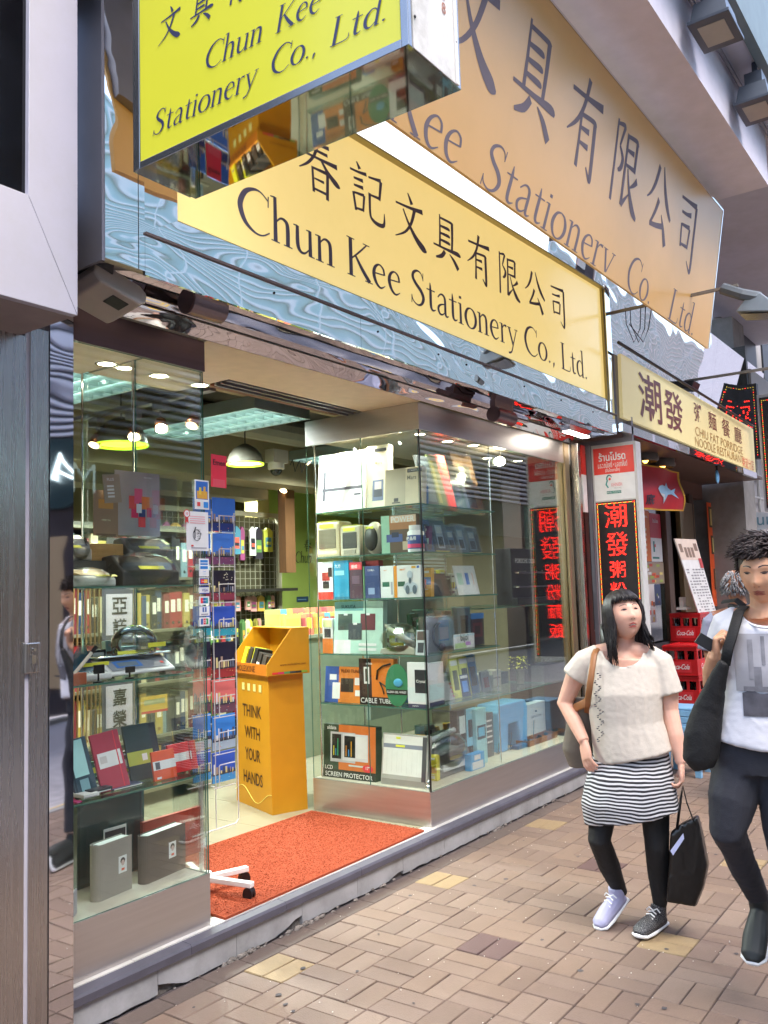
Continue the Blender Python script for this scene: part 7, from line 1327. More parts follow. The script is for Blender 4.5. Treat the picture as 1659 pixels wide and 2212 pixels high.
def headmesh(b, H, k=1.0, male=False, jaw=.36):
    """H: 4x4 head frame, origin at the head centre, face towards -y"""
    nu, nv = 56, 44; vs = []; fs = []; g = lambda x, c, w: math.exp(-((x-c)/w)**2)
    for j in range(nv+1):
        th = math.pi*j/nv
        for i in range(nu):
            ph = 2*math.pi*i/nu; x, y, z = math.sin(th)*math.sin(ph), -math.sin(th)*math.cos(ph), math.cos(th)
            X, Y, Z = x*.076, y*.094, z*.112
            if z < .1: q = min(1, (.1-z)/1.1); X *= 1-jaw*q**1.5; Y = Y*(1-.22*q) if y > 0 else Y*(1-.10*q)
            if y > 0: Y *= 1.03; X *= 1+.02*g(z, .2, .4)
            if y < 0:
                fr = -y; Y = Y*(.93)+0
                Y -= (.019 if male else .0145)*g(X, 0, .0115+.004*(Z < -.015))*g(Z, -.022, .018)*fr + .006*g(X, 0, .009)*g(Z, .004, .022)
                for s_ in (-1, 1):
                    Y += .0085*g(X, s_*.031, .015)*g(Z, .016, .011)          # eye sockets
                    Y -= .0035*g(X, s_*.031, .010)*g(Z, .014, .006)         # lid bulge
                    Y -= .005*g(X, s_*.040, .018)*g(Z, -.022, .020)         # cheeks
                    Y -= .004*g(X, s_*.011, .006)*g(Z, -.028, .006)         # nostril wings
                Y -= .004*g(Z, .034, .010)*g(X, 0, .05)*(1.3 if male else .7)
                Y -= .0070*g(X, 0, .020)*g(Z, -.054, .006) + .0065*g(X, 0, .017)*g(Z, -.067, .006)
                Y += .0045*g(X, 0, .022)*g(Z, -.0605, .0022)
                Y -= .009*g(X, 0, .020)*g(Z, -.095, .014)
            vs.append(H @ Vector((X*k, Y*k, Z*k)))
    for j in range(nv):
        for i in range(nu): fs.append((j*nu+i, (j+1)*nu+i, (j+1)*nu+(i+1) % nu, j*nu+(i+1) % nu))
    b.add(vs, fs)
    for s_ in (-1, 1): b.tube([H @ Vector((s_*.071*k, .012, .014)), H @ Vector((s_*.078*k, .018, .008)), H @ Vector((s_*.074*k, .012, -.026))], [.009, .014, .008], 8)
def face_parts(ob, H, parent, lips, brow, look, k=1.0, open_=0, skin=None, lid=.35):
    me = ob.data; org = world_of(parent); bv = BVHTree.FromPolygons([tuple(v.co+org) for v in me.vertices], [tuple(p.vertices) for p in me.polygons]); d = (H.to_3x3() @ Vector((0, 1, 0))).normalized()
    def S(x, z, off=.0008):
        o = H @ Vector((x*k, -.3, z*k)); h = bv.ray_cast(o, d)[0]; return (h if h else H @ Vector((x*k, -.09, z*k)))-d*off
    def strip(name, pts, m, off=.0008):   # pts: (x, z, halfheight)
        b = M(); n = len(pts); sub = 3; vs = []
        for j in range(sub+1):
            for x, z, hh in pts: vs.append(S(x, z+hh*(2*j/sub-1), off))
        b.add(vs, [(j*n+i, j*n+i+1, (j+1)*n+i+1, (j+1)*n+i) for j in range(sub) for i in range(n-1)]); return b.build(name, m, parent, smooth=True)
    for s_ in (-1, 1):
        strip('eyebrow', [(s_*(.013+.034*t), .036+.007*math.sin(math.pi*min(1, t*1.2)*.6)-.006*t*t, .0022*(1-.65*t)+.0004) for t in [q/8 for q in range(9)]], brow, .0012)
        strip('eye_white', [(s_*.031+(-.0125+.025*t), .0150+.0008*math.sin(math.pi*t), .0036*lid/.35*math.sin(math.pi*(.06+.88*t))) for t in [q/10 for q in range(11)]], P_('#6b5850'), .0010)
        strip('iris', [(s_*.031+look[0]*.006+(-.0075+.0150*t), .0150+look[1]*.002, .0034*lid/.35*math.sin(math.pi*(.15+.7*t))) for t in [q/6 for q in range(7)]], P_('#1c1210'), .0016)
        strip('eyelid_line', [(s_*.031+(-.0140+.028*t), .0150+.0042*lid/.35*math.sin(math.pi*t)+.0006, .0010) for t in [q/8 for q in range(9)]], P_('#2c1a16'), .0018)
    up = [(-.021+.042*t, -.0560+.0015*math.sin(math.pi*t)+.0012*math.cos(4*math.pi*t)*math.sin(math.pi*t), .0042*math.sin(math.pi*(.04+.92*t))) for t in [q/12 for q in range(13)]]
    strip('upper_lip', up, lips, .0010); strip('lower_lip', [(x, z-.0095-open_, h*1.15) for x, z, h in up], lips, .0010)
    strip('mouth_line', [(x*.95, z-.0047-open_*.5, .0007+open_*.45*math.sin(math.pi*(.05+.9*q/12))) for q, (x, z, h) in enumerate(up)], P_('#54201c'), .0014)
    if open_ > .002: strip('teeth', [(x*.6, z-.0040-open_*.35, .0016) for x, z, h in up], P_('#a09c98'), .0018)
    for s_ in (-1, 1): strip('nostril', [(s_*.008+(-.0035+.007*t), -.0345, .0014*math.sin(math.pi*(.1+.8*t))) for t in (0, .25, .5, .75, 1)], P_('#5a2c24'), .0006)
    return bv
HAIR = mat('hair_black', '#1a1315', .45, var=.5, vscale=3, stretch=(30, 30, 1), spec=.5)
def folds(seed, amp, sc=(7, 7, 3.5), fine=.0012):
    o = Vector((seed*3.1, seed*1.7, seed))
    def f(p, n):
        q = Vector((p.x*sc[0], p.y*sc[1], p.z*sc[2]))+o; r = noise.noise(q)*1.0; r2 = 1-abs(noise.noise(q*1.9+Vector((5, 0, 0)))*2); return amp*(r*.8+max(0, r2-.6)*.35)+fine*noise.noise(p*60)
    return f

# ---------------- woman
Wm = Fig((4.20, 1.56, 0)); P = Wm.P
wo_ = thing('person', 'woman in a cream tee and striped skirt walking, head tilted up to one side', 'person', (4.20, 1.56, 0))
SK = skinm('skin_woman', '#dfae98')
hc = P(1349, 1331, -.02); H = Matrix.Translation(hc) @ Wm.R.to_4x4() @ Matrix.Rotation(rad(24), 4, 'Z') @ Matrix.Rotation(rad(-14), 4, 'X') @ Matrix.Rotation(rad(-4), 4, 'Y')
b = M(); headmesh(b, H @ Matrix.Diagonal((1.09, 1, 1, 1)), .97, jaw=.16)
nk = P(1347, 1405, .03)
b.tube([P(1350, 1350, .03), P(1347, 1385, .03), nk, P(1345, 1425, .03)], [.052, .052, .060, .09], 14)
b.tube([P(1283, 1414, .03), P(1345, 1404, .03), P(1410, 1414, .03)], [.045, .055, .045], 12)
for pts, rr_ in (([(1345, 1420), (1345, 1480), (1352, 1560), (1362, 1620), (1362, 1680)], [(.15, .085), (.155, .10), (.145, .10), (.165, .115), (.165, .12)]),): b.tube([P(x, y, .02) for x, y in pts], rr_, 18, flat=Wm.ex)
b.tube([P(1265, 1420, .03), P(1243, 1462, .05), P(1220, 1520, .06), P(1242, 1560, .0), P(1262, 1602, -.06)], [.052, .050, .040, .036, .027], 12)
b.tube([P(1428, 1424, .03), P(1442, 1480, .03), P(1447, 1535, .02), P(1460, 1590, -.02), P(1471, 1648, -.04)], [.054, .052, .041, .036, .026], 12)
wl, wr = P(1262, 1602, -.06), P(1471, 1648, -.04)
hand(b, wl, P(1272, 1665, -.10)-wl, Wm.ex*.6+Wm.ey*.5, -1, .98, 34)
hand(b, wr, P(1474, 1715, -.05)-wr, -Wm.ex+Wm.ey*.1, 1, .98, 62, 3)
lgl = [(1318, 1670, .02), (1304, 1745, -.02), (1295, 1815, -.06), (1316, 1870, .03), (1342, 1930, .12)]; lgr = [(1408, 1680, .02), (1416, 1770, .0), (1419, 1830, -.02), (1423, 1890, .02), (1426, 1955, .03)]
rl = [.085, .066, .055, .052, .033]
for L_ in (lgl, lgr): b.tube([P(*q) for q in L_], [r*.93 for r in rl], 12)
wbody = remesh(b, .0048, 'body', SK, wo_, 3)
face_parts(wbody, H @ Matrix.Translation((0, 0, .002)), wo_, mat('lips_woman', '#c0645c', .4, var=.05), P_('#3a2822'), (.5, .9), .98, .004, lid=.42)
# legs in black leggings
b = M()
for L_ in (lgl, lgr): b.tube([P(*q) for q in L_], rl, 12)
remesh(b, .008, 'leggings', mat('leggings_black', '#0c0c0f', .7, bump=.2, bscale=200), wo_, 3, folds(2, .004))
# skirt
zs_ = lambda *a: P(*a)
STR = mat('skirt_stripes', '#111114', .75); nt_ = STR.node_tree; N_ = nt_.nodes; tc_ = N_.new('ShaderNodeTexCoord'); sx_ = N_.new('ShaderNodeSeparateXYZ'); nt_.links.new(tc_.outputs['Object'], sx_.inputs[0])
nz_ = N_.new('ShaderNodeTexNoise'); nz_.inputs['Scale'].default_value = 5; nt_.links.new(tc_.outputs['Object'], nz_.inputs[0])
m1 = N_.new('ShaderNodeMath'); m1.operation = 'MULTIPLY'; m1.inputs[1].default_value = .045; nt_.links.new(nz_.outputs[0], m1.inputs[0]); m2 = N_.new('ShaderNodeMath'); m2.operation = 'ADD'; nt_.links.new(sx_.outputs[2], m2.inputs[0]); nt_.links.new(m1.outputs[0], m2.inputs[1])
m3 = N_.new('ShaderNodeMath'); m3.operation = 'MULTIPLY'; m3.inputs[1].default_value = 1/.0165; nt_.links.new(m2.outputs[0], m3.inputs[0]); m4 = N_.new('ShaderNodeMath'); m4.operation = 'FRACT'; nt_.links.new(m3.outputs[0], m4.inputs[0])
r_ = N_.new('ShaderNodeValToRGB'); r_.color_ramp.elements[0].position = .50; r_.color_ramp.elements[1].position = .58; r_.color_ramp.elements[0].color = (.012, .012, .016, 1); r_.color_ramp.elements[1].color = (.55, .55, .58, 1); nt_.links.new(m4.outputs[0], r_.inputs[0]); nt_.links.new(r_.outputs[0], N_['Principled BSDF'].inputs['Base Color'])
b = M(); b.tube([P(1364, 1585, .02), P(1363, 1640, .02), P(1362, 1690, .0), P(1360, 1735, -.01), P(1366, 1760, -.01)], [(.165, .125), (.185, .145), (.208, .165), (.226, .18), (.230, .182)], 24, flat=Wm.ex)
remesh(b, .007, 'skirt', STR, wo_, 4, folds(5, .010, (9, 9, 2)))
# tee
TEE = mat('tee_cream', '#c9c0b4', .8, var=.04, vscale=30, bump=.15, bscale=260)
b = M(); b.tube([P(1345, 1412, .03), P(1345, 1440, .02), P(1348, 1500, .0), P(1354, 1560, .0), P(1364, 1612, .0), P(1369, 1632, 0)], [(.150, .085), (.178, .115), (.178, .135), (.168, .132), (.182, .142), (.186, .146)], 24, flat=Wm.ex)
b.tube([P(1296, 1412, .03), P(1266, 1428, .03), P(1243, 1462, .04)], [.050, .060, .066], 14); b.tube([P(1396, 1412, .03), P(1424, 1428, .03), P(1443, 1500, .02)], [.050, .066, .076], 14)
nkc = P(1345, 1402, .0); cutf = lambda p: ((p-nkc).dot(Wm.ex)/.098)**2+((p-nkc).dot(Wm.ey)/.16)**2+((p-nkc).z/.098)**2 < 1
fz = folds(9, .011, (5, 5, 2.2))
tee = remesh(b, .0065, 'tee_shirt', TEE, wo_, 4, fz, cutf, snap=(nkc, Wm.ex, Wm.ey, (.098, .16, .098)))
so = tee.modifiers.new('thick', 'SOLIDIFY'); so.thickness = .003; so.offset = -1
b = M(); re_ = random.Random(6)
for k in range(38):
    y = 1455+150*k/38; p = P(1291+6*math.sin(k)+(6 if k > 20 else 0), y, -.135); b.ell(p, (.014*re_.random()+.004, .004, .003), 6, 4)
b.build('embroidery', P_('#22242c'), wo_, kind='stuff')
# hair: cap and strands
b = M(); Hh = H @ Matrix.Translation((0, .034, .024)); R3 = H.to_3x3()
b.ell(Hh.translation, (.086, .084, .100), 22, 16, R3)
b.tube([P(1318, 1350, .06), P(1316, 1400, .07), P(1318, 1430, .05)], [.05, .045, .03], 10); b.tube([P(1350, 1340, .09), P(1350, 1410, .09)], [.09, .06], 10)
rh = random.Random(12)
for k in range(950):
    ph = rh.uniform(-math.pi, math.pi); front = abs(ph) < 1.0; r0 = rh.uniform(.98, 1.08); wv = rh.uniform(0, .008)
    pts = []; end = rh.uniform(56, 69) if front else 98
    for q in range(7):
        th = rad(6+(end-6)*q/6); v = Vector((math.sin(th)*math.sin(ph)*.090, -math.sin(th)*math.cos(ph)*.105, math.cos(th)*.112))*r0; pts.append(H @ (v+Vector((0, .010, .014))))
    if not front:
        hang = rh.uniform(.13, .235) if math.sin(ph) < 0 else rh.uniform(.11, .18); side = math.sin(ph); e = pts[-1]; out = (e-H.translation); out.z = 0; out.normalize()
        for q in range(1, 6):
            t = q/5; fl = .05*t*t*t if side > 0 else -.012*t; pts.append(e+Vector((0, 0, -hang*t))+out*(-.012*t+ (fl if side > 0 else fl*.5))+Wm.ey*(-.035*t if abs(ph) < 1.9 else -.01*t)+Wm.ex*rh.uniform(-.006, .006)+out*wv*math.sin(q*1.3+ph*3))
    n = len(pts); b.tube(pts, [(.0042*(1-.8*(i/(n-1))**3), .0022) for i in range(n)], 4)
b.build('hair', HAIR, wo_, smooth=True)
# shoes
def shoe(fig, par, heel, toe, upper, soleh, lift=0, lace=None, w=.045, soc='#cfcad0'):
    heel = Vector(heel); toe = Vector(toe); d = toe-heel; L_ = d.length; d.normalize(); s = Vector((-d.y, d.x, 0)).normalized(); u = s.cross(d)*-1; u = u if u.z > 0 else -u
    b = M(); b.tube([heel+u*.035, heel+d*L_*.3+u*.04, heel+d*L_*.62+u*.038, heel+d*L_*.9+u*.03, toe+u*.026], [(.034, .03), (.038, .045), (w, .036), (w*.95, .026), (w*.5, .012)], 12, flat=s); b.tube([heel+d*.03+u*.05, heel+d*.02+u*.105], [.038, .036], 12)
    sh = thing_part('shoe', par); remesh_p(b, .005, 'upper', upper, sh)
    b = M(); b.tube([heel-d*.02+u*.012, heel+d*L_*.3+u*.011, heel+d*L_*.65+u*.012, heel+d*L_*.92+u*.013, toe+d*.006+u*.018], [(.030, .013), (.038, .013), (w+.004, .014), (w*.95+.003, .013), (w*.45, .008)], 14, flat=s); b.build('sole', P_(soc), sh, smooth=True)
    if lace:
        b = M()
        for k in range(6): c = heel+d*L_*(.36+.075*k)+u*(.083-.0075*k); b.tube([c-s*.024, c+u*.006, c+s*.024+d*.010], .0032, 6)
        for k in (-1, 1): c = heel+d*L_*.33+u*.09; b.tube([c, c+s*k*.02+u*.012, c+s*k*.035-u*.004], .003, 6)
        b.build('laces', P_(lace), sh, kind='stuff')
def thing_part(name, par):
    o = bpy.data.objects.new(name, None); COL.objects.link(o); o.parent = par; return o
def remesh_p(b, vx, name, m, par): return remesh(b, vx, name, m, par, 2)
DOT = mat('shoe_black_dotted', '#17171c', .6, var=.1); N_ = DOT.node_tree.nodes; vo = N_.new('ShaderNodeTexVoronoi'); vo.inputs['Scale'].default_value = 95; cr_ = N_.new('ShaderNodeValToRGB'); cr_.color_ramp.elements[0].position = .22; cr_.color_ramp.elements[1].position = .28; cr_.color_ramp.elements[0].color = (.7, .7, .72, 1); cr_.color_ramp.elements[1].color = (.01, .01, .014, 1); DOT.node_tree.links.new(vo.outputs['Distance'], cr_.inputs[0]); DOT.node_tree.links.new(cr_.outputs[0], N_['Principled BSDF'].inputs['Base Color'])
h1 = P(1428, 1962, .05); h1.z = 0.003; t1 = at(1413, 2010, 'z', .003); t1 = h1+(t1-h1).normalized()*.22
shoe(Wm, wo_, h1, t1, DOT, 0, 0, '#d8dae0', .043)
h2 = P(1346, 1950, .13); t2 = P(1300, 2005, -.02); t2 = h2+(t2-h2).normalized()*.22
shoe(Wm, wo_, h2, t2, mat('shoe_lilac', '#a9a8c8', .6), 0, 0, '#d8dae0', .043)
# bags
t = thing('tote_bag', 'black carrier bag hanging from the hand of the woman in cream', 'bag', P(1478, 1960, -.02)); BG = mat('bag_black', '#0d0c0c', .3, var=.2, bump=.3, bscale=12)
b = M(); top = [P(1455, 1790, -.05), P(1508, 1770, -.05)]
out = [(1450, 1800), (1470, 1782), (1505, 1765), (1512, 1790), (1527, 1870), (1518, 1915), (1500, 1958), (1470, 1952), (1440, 1948), (1446, 1870)]
b.add([P(x, y, -.10) for x, y in out]+[P(x+4, y-5, .02) for x, y in out], [tuple(range(10)), tuple(reversed(range(10, 20)))]+[(i, 10+i, 10+(i+1) % 10, (i+1) % 10) for i in range(10)]); remesh(b, .008, 'bag_body', BG, t, 2, folds(3, .010, (8, 8, 2)))
for dy in (-.10, .02): b = M(); b.tube([P(1462, 1792, dy), P(1470, 1730, (dy-.04)/2), P(1475, 1698, -.05), P(1484, 1735, (dy-.04)/2), P(1500, 1778, dy)], [(.012, .003)]*5, 6); b.build('handle', BG, t)
b = M(); b.prism([P(1448, 1838, -.112), P(1476, 1800, -.112), P(1478, 1812, -.112), P(1454, 1848, -.112)], Wm.ey*.003); b.build('card_insert', P_('#9aa0c8'), t)
t = thing('shoulder_bag', 'taupe shoulder bag with a tan leather strap on the arm of the woman in cream', 'bag', P(1255, 1650, .1)); LE = mat('tan_leather', '#94633a', .5, var=.1)
b = M(); b.tube([P(1262, 1508, .10), P(1258, 1560, .10), P(1252, 1620, .10), P(1256, 1655, .10)], [(.06, .05), (.075, .06), (.085, .065), (.06, .05)], 14, flat=Wm.ex); remesh(b, .008, 'bag_body', mat('taupe_fabric', '#6b6258', .8), t, 2, folds(4, .006))
b = M(); b.tube([P(1292, 1395, .02), P(1283, 1415, -.06), P(1277, 1460, -.10), P(1270, 1510, -.09), P(1268, 1540, -.0)], [(.015, .003)]*5, 8, flat=Wm.ex); b.build('strap', LE, t, smooth=True)
b = M(); b.tube([P(1240, 1530, .02), P(1262, 1520, -.03), P(1285, 1502, .0)], [(.020, .003)]*3, 8, flat=(0, 0, 1)); b.build('flap_trim', LE, t, smooth=True)

# ---------------- young man
c0 = CAM+ray(1645, 1240)*(3.37/F_PX); mb = Vector((c0.x, c0.y, 0)); Mn = Fig(mb); P = Mn.P
mn = thing('person', 'young man in a white printed tee and dark trousers at the right edge, looking down', 'person', mb)
SK2 = skinm('skin_man', '#cf9c7c')
hc = P(1647, 1238, 0); H = Matrix.Translation(hc) @ Mn.R.to_4x4() @ Matrix.Rotation(rad(-16), 4, 'Z') @ Matrix.Rotation(rad(10), 4, 'X')
b = M(); headmesh(b, H, 1.04, True, .34)
b.tube([P(1652, 1265, .03), P(1657, 1310, .04), P(1660, 1335, .04)], [.058, .060, .085], 14)
b.tube([P(1580, 1345, .05), P(1657, 1328, .04), P(1735, 1345, .05)], [.05, .06, .05], 12)
b.tube([P(1655, 1350, .03), P(1655, 1430, .03), P(1650, 1520, .03), P(1640, 1610, .03), P(1640, 1650, .03)], [(.17, .09), (.17, .105), (.15, .10), (.16, .105), (.16, .11)], 18, flat=Mn.ex)
b.tube([P(1578, 1350, .05), P(1556, 1410, .08), P(1540, 1485, .05), P(1538, 1450, -.02), P(1545, 1415, -.08)], [.050, .045, .040, .036, .028], 12)
b.tube([P(1733, 1350, .05), P(1755, 1450, .05), P(1760, 1540, .05), P(1755, 1640, .0)], [.05, .045, .038, .028], 12)
wl = P(1546, 1425, -.08); hand(b, wl, Vector((0, 0, 1))+Mn.ex*.10-Mn.ey*.1, Mn.ex, 1, 1.0, 95, 2, 40)
ml = [(1606, 1630, .03), (1580, 1730, -.04), (1572, 1795, -.06), (1606, 1870, .08), (1644, 1950, .22)]; mr = [(1690, 1640, .03), (1705, 1800, .0), (1715, 1900, .0), (1720, 2140, .0)]
rm = [.095, .082, .062, .048, .036]
b.tube([P(*q) for q in ml], [r*.93 for r in rm], 12); b.tube([P(*q) for q in mr], [.09, .07, .06, .04], 12)
mbody = remesh(b, .0048, 'body', SK2, mn, 3)
face_parts(mbody, H, mn, mat('lips_man', '#a05a50', .45, var=.05), P_('#1e1512'), (-.2, -1), 1.04, .001, lid=.30)
b = M(); b.tube([P(1640, 1585, .03), P(1638, 1630, .03), P(1640, 1665, .03)], [(.175, .13), (.185, .14), (.18, .14)], 18, flat=Mn.ex); b.tube([P(*q) for q in ml], [(r*1.06) for r in rm], 14); b.tube([P(*q) for q in mr], [.105, .085, .07, .055], 14)
remesh(b, .008, 'trousers', mat('denim_dark', '#2a2b33', .85, var=.12, vscale=30, bump=.2, bscale=250), mn, 3, folds(14, .011, (7, 7, 6)))
WT = mat('tee_white', '#d3d3da', .8, var=.02, bump=.1, bscale=260); WP = mat('tee_print', '#77767c', .8, var=.75, vscale=16, stretch=(1.6, 1.6, .5))
b = M(); b.tube([P(1657, 1338, .04), P(1656, 1365, .03), P(1655, 1440, .02), P(1650, 1520, .02), P(1642, 1606, .02)], [(.16, .085), (.185, .11), (.18, .125), (.17, .13), (.192, .152)], 24, flat=Mn.ex)
b.tube([P(1600, 1336, .04), P(1577, 1350, .05), P(1560, 1402, .07)], [.055, .068, .070], 14); b.tube([P(1715, 1336, .04), P(1738, 1350, .05), P(1752, 1420, .05)], [.055, .068, .068], 14)
nkc = P(1655, 1322, .0); cutf = lambda p: ((p-nkc).dot(Mn.ex)/.085)**2+((p-nkc).dot(Mn.ey)/.16)**2+((p-nkc).z/.055)**2 < 1
def print_on_tee(ob, par):
    org = world_of(par); bv = BVHTree.FromPolygons([tuple(v.co+org) for v in ob.data.vertices], [tuple(p.vertices) for p in ob.data.polygons]); rp = random.Random(5)
    def area(name, x0, x1, z0, z1, m, off, n=12, jag=0):
        b = M(); vs = []
        for j in range(n+1):
            for i in range(n+1):
                x = x0+(x1-x0)*i/n; z = z0+(z1-z0)*j/n+(jag*rp.uniform(-1, 1) if j == n else 0); o = mb+Mn.ex*x+Mn.ey*-.6+Vector((0, 0, z)); h = bv.ray_cast(o, Mn.ey)[0]; vs.append((h if h else o+Mn.ey*.5)-Mn.ey*off)
        b.add(vs, [(j*(n+1)+i, j*(n+1)+i+1, (j+1)*(n+1)+i+1, (j+1)*(n+1)+i) for j in range(n) for i in range(n)]); b.build(name, m, par, smooth=True)
    z1, z0 = P(1640, 1366).z, P(1640, 1538).z; H_ = z1-z0; xa = (P(1590, 1450)-mb).dot(Mn.ex); W_ = .26; G = [mat('print_grey_%d' % k, c, .8, var=v, vscale=sc) for k, (c, v, sc) in enumerate((('#a3a1a6', .22, 7), ('#77767c', .4, 14), ('#4a4950', .5, 22), ('#8d8b90', .35, 12)))]
    area('shirt_print', xa, xa+W_, z0+H_*.30, z1, G[0], .004); area('shirt_print', xa+.02, xa+W_, z0, z0+H_*.30, G[2], .004, jag=.012)
    for u, w_, v0, v1, g_ in ((.18, .07, .45, .93, 3), (.36, .05, .62, .97, 1), (.48, .12, .3, .75, 3), (.66, .08, .4, .9, 1), (.25, .1, .3, .6, 1), (.62, .3, .3, .44, 2), (.1, .5, .3, .36, 1), (.82, .12, .72, .86, 2)): area('shirt_print', xa+W_*u, xa+W_*(u+w_), z0+H_*v0, z0+H_*v1, G[g_], .0055, 6)
tee = remesh(b, .0065, 'tee_shirt', WT, mn, 4, folds(19, .011, (5, 5, 2.5)), cutf, snap=(nkc, Mn.ex, Mn.ey, (.085, .16, .055)))
print_on_tee(tee, mn)
so = tee.modifiers.new('thick', 'SOLIDIFY'); so.thickness = .003; so.offset = -1
b = M(); ring = []
for k in range(25): a = rad(180+180*k/24); ring.append(nkc+Mn.ex*.087*math.cos(a)+Vector((0, 0, .055*math.sin(a)))+Mn.ey*(-.098+.08*abs(math.cos(a))**2))
b.tube(ring, .004, 6); b.build('neckband', WT, mn, smooth=True)
HB = mat('hair_brown', '#2a1b19', .55, var=.6, vscale=3, stretch=(20, 20, 2))
b = M(); b.ell((H @ Matrix.Translation((0, .022, .030))).translation, (.088, .10, .104), 22, 14, H.to_3x3())
for k in range(2200):
    ph = rh.uniform(-math.pi, math.pi); th0 = math.acos(rh.uniform(-.15 if abs(ph) > 1.5 else .42, 1)); 
    v0 = Vector((math.sin(th0)*math.sin(ph), -math.sin(th0)*math.cos(ph), math.cos(th0))); root = Vector((v0.x*.082, v0.y*.096, v0.z*.108))+Vector((0, .018, .026))
    sw = Vector((-.7+rh.uniform(-.5, .4), -.5+rh.uniform(-.4, .4), rh.uniform(-.3, .3))); L_ = rh.uniform(.03, .052)*(1.25 if v0.z > .5 else .6)
    dirv = (v0*.5+sw*.9).normalized(); pts = [H @ (root), H @ (root+dirv*L_*.5), H @ (root+(dirv+sw*.5-Vector((0, 0, .25))).normalized()*L_)]
    b.tube(pts, [(.0052, .004), (.0045, .0035), .001], 4)
b.build('hair', HB, mn, smooth=True)
h2 = P(1648, 1965, .26); t2 = P(1632, 2062, .10); t2 = h2+(t2-h2).normalized()*.25
shoe(Mn, mn, h2, t2, mat('shoe_dark', '#1a1f20', .6), 0, 0, None, .048, '#c5d2ce')
h3 = P(1720, 2135, .02); h3.z = .003; shoe(Mn, mn, h3, h3-Mn.ey*.24-Mn.ex*.06, mat('shoe_dark', '#1a1f20', .6), 0, 0, None, .048, '#c5d2ce')
t = thing('shoulder_bag', 'slouchy black bag hanging by its strap from the shoulder of the young man', 'bag', P(1520, 1650, -.05)); BF = mat('bag_fabric', '#0f0f11', .75, var=.2, bump=.2, bscale=120)
b = M(); b.tube([P(1566, 1430, -.14), P(1548, 1475, -.12), P(1528, 1530, -.10), P(1517, 1590, -.10), P(1512, 1640, -.10), P(1520, 1662, -.10)], [(.02, .02), (.038, .032), (.054, .04), (.062, .045), (.06, .045), (.036, .03)], 16, flat=Mn.ex); remesh(b, .008, 'bag_body', BF, t, 3, folds(8, .012, (9, 9, 5)))
b = M(); b.tube([P(1608, 1310, .02), P(1596, 1322, -.07), P(1583, 1368, -.125), P(1573, 1400, -.14), P(1566, 1436, -.14)], [(.020, .0035)]*5, 8, flat=Mn.ex); b.build('strap', BF, t, smooth=True)
b = M(); b.tube([P(1560, 1300, .1), P(1590, 1296, .04), P(1608, 1310, .02)], [(.012, .003)]*3, 6); b.build('strap_end', BF, t)
b = M(Matrix.Translation(P(1524, 1387, -.1)) @ Mn.R.to_4x4() @ Matrix.Rotation(rad(35), 4, 'Y') @ Matrix.Rotation(rad(20), 4, 'Z')); b.box(-.034, .034, -.004, .004, -.022, .022); tag(b.build('phone', P_('#1d2024')), 'dark phone held in the hand at the bag strap', 'phone')

# ---------------- older man behind
c0 = CAM+ray(1588, 1262)*(6.6/F_PX); ob_ = Vector((c0.x, c0.y, 0)); Om = Fig(ob_); P = Om.P
om = thing('person', 'grey haired man in a lavender shirt seen from behind, beyond the young man', 'person', ob_)
S3 = skinm('skin_old', '#a8765e'); px_m = 1906/6.6
hc = P(1588, 1264, 0); H = Matrix.Translation(hc) @ Om.R.to_4x4() @ Matrix.Rotation(rad(150), 4, 'Z')
b = M(); headmesh(b, H, 1.0, True); hz = hc.z; X_ = lambda x, z, y=0: ob_+Om.ex*x+Om.ey*y+Vector((0, 0, z))
b.tube([X_(0, hz-.05), X_(.02, hz-.17), X_(.02, hz-.2)], [.056, .06, .09], 12); b.tube([X_(-.17, hz-.24), X_(.02, hz-.2), X_(.2, hz-.24)], [.05, .06, .05], 10)
b.tube([X_(.02, hz-.22), X_(.02, hz-.4), X_(.02, hz-.6), X_(.02, hz-.76)], [(.16, .1), (.17, .11), (.155, .11), (.165, .12)], 14, flat=Om.ex)
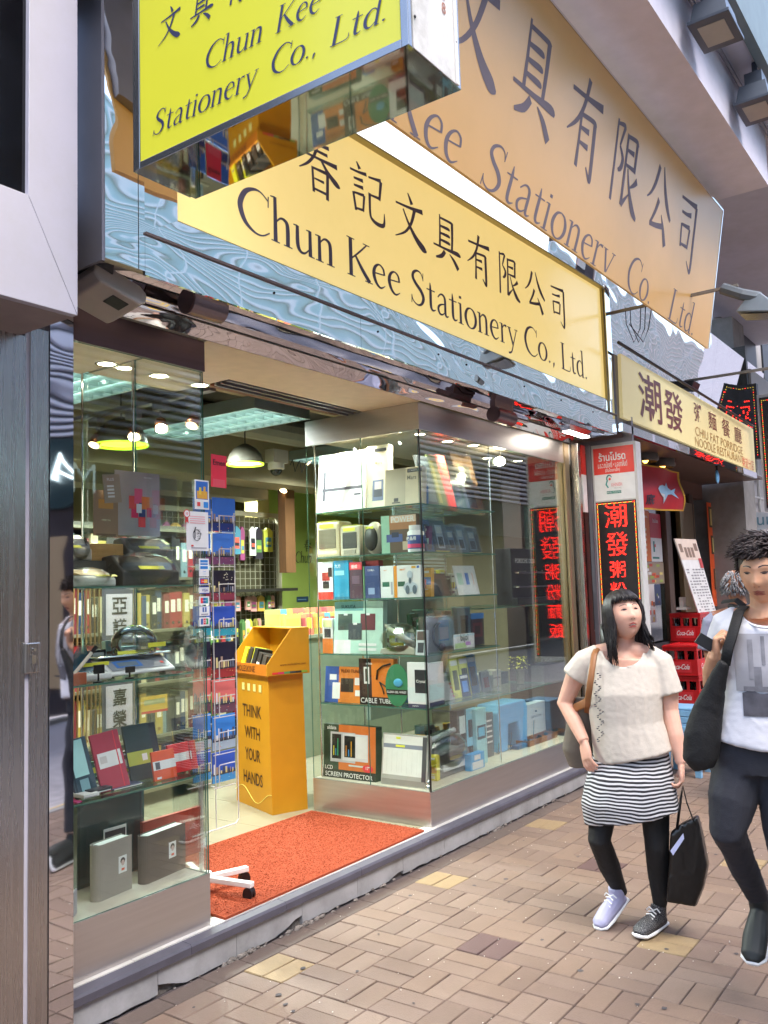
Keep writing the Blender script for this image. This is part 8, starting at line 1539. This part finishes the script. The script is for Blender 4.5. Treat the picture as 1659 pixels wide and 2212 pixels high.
for s_ in (-1, 1):
    b.tube([X_(.02+s_*.19, hz-.25), X_(.02+s_*.23, hz-.5), X_(.02+s_*.22, hz-.7, -.1)], [.05, .042, .03], 10); wr_ = X_(.02+s_*.22, hz-.7, -.1); hand(b, wr_, Vector((0, 0, -1)), Om.ex*-s_, s_, 1, 35)
    b.tube([X_(.02+s_*.09, hz-.78), X_(.02+s_*.1, .5), X_(.02+s_*.1, .08)], [.09, .06, .04], 10)
remesh(b, .007, 'body', S3, om, 2)
b = M(); b.tube([X_(.02, hz-.2), X_(.02, hz-.26), X_(.02, hz-.45), X_(.02, hz-.78)], [(.13, .09), (.19, .12), (.18, .13), (.185, .135)], 18, flat=Om.ex)
for s_ in (-1, 1): b.tube([X_(.02+s_*.15, hz-.22), X_(.02+s_*.20, hz-.27), X_(.02+s_*.245, hz-.48)], [.05, .07, .07], 12)
remesh(b, .009, 'shirt', mat('shirt_lavender', '#8f93ad', .8), om, 3, folds(31, .010))
b = M(); b.tube([X_(-.05, hz-.155, -.03), X_(.02, hz-.17, -.075), X_(.09, hz-.155, -.03)], [.022]*3, 8); b.build('collar', P_('#16171c'), om, smooth=True)
b = M()
for s_ in (-1, 1): b.tube([X_(.02+s_*.09, hz-.75), X_(.02+s_*.1, .5), X_(.02+s_*.1, .06)], [.10, .075, .06], 12)
b.build('trousers', P_('#2b2b33'), om, smooth=True)
for s_ in (-1, 1): shoe(Om, om, X_(.02+s_*.1, .004, -.05), X_(.02+s_*.1, .004, .18), P_('#1d1a1a'), 0)
b = M()
for k in range(420):
    ph = rh.uniform(-math.pi, math.pi); ct = rh.uniform(-.45, .90 if abs(ph) > 1.5 else .3); 
    if abs(ph) < .9 and ct < .5: continue
    th = math.acos(ct); v = Vector((math.sin(th)*math.sin(ph)*.079, -math.sin(th)*math.cos(ph)*.098, math.cos(th)*.115)); d = Vector((v.x*.5, v.y*.5, -.06)).normalized(); p0 = v*1.03
    b.tube([H @ p0, H @ (p0+d*.02+v*.05), H @ (p0+d*.045)], [.006, .005, .002], 5)
b.build('hair', mat('hair_grey', '#77777c', .5, var=.5, vscale=8), om, smooth=True)
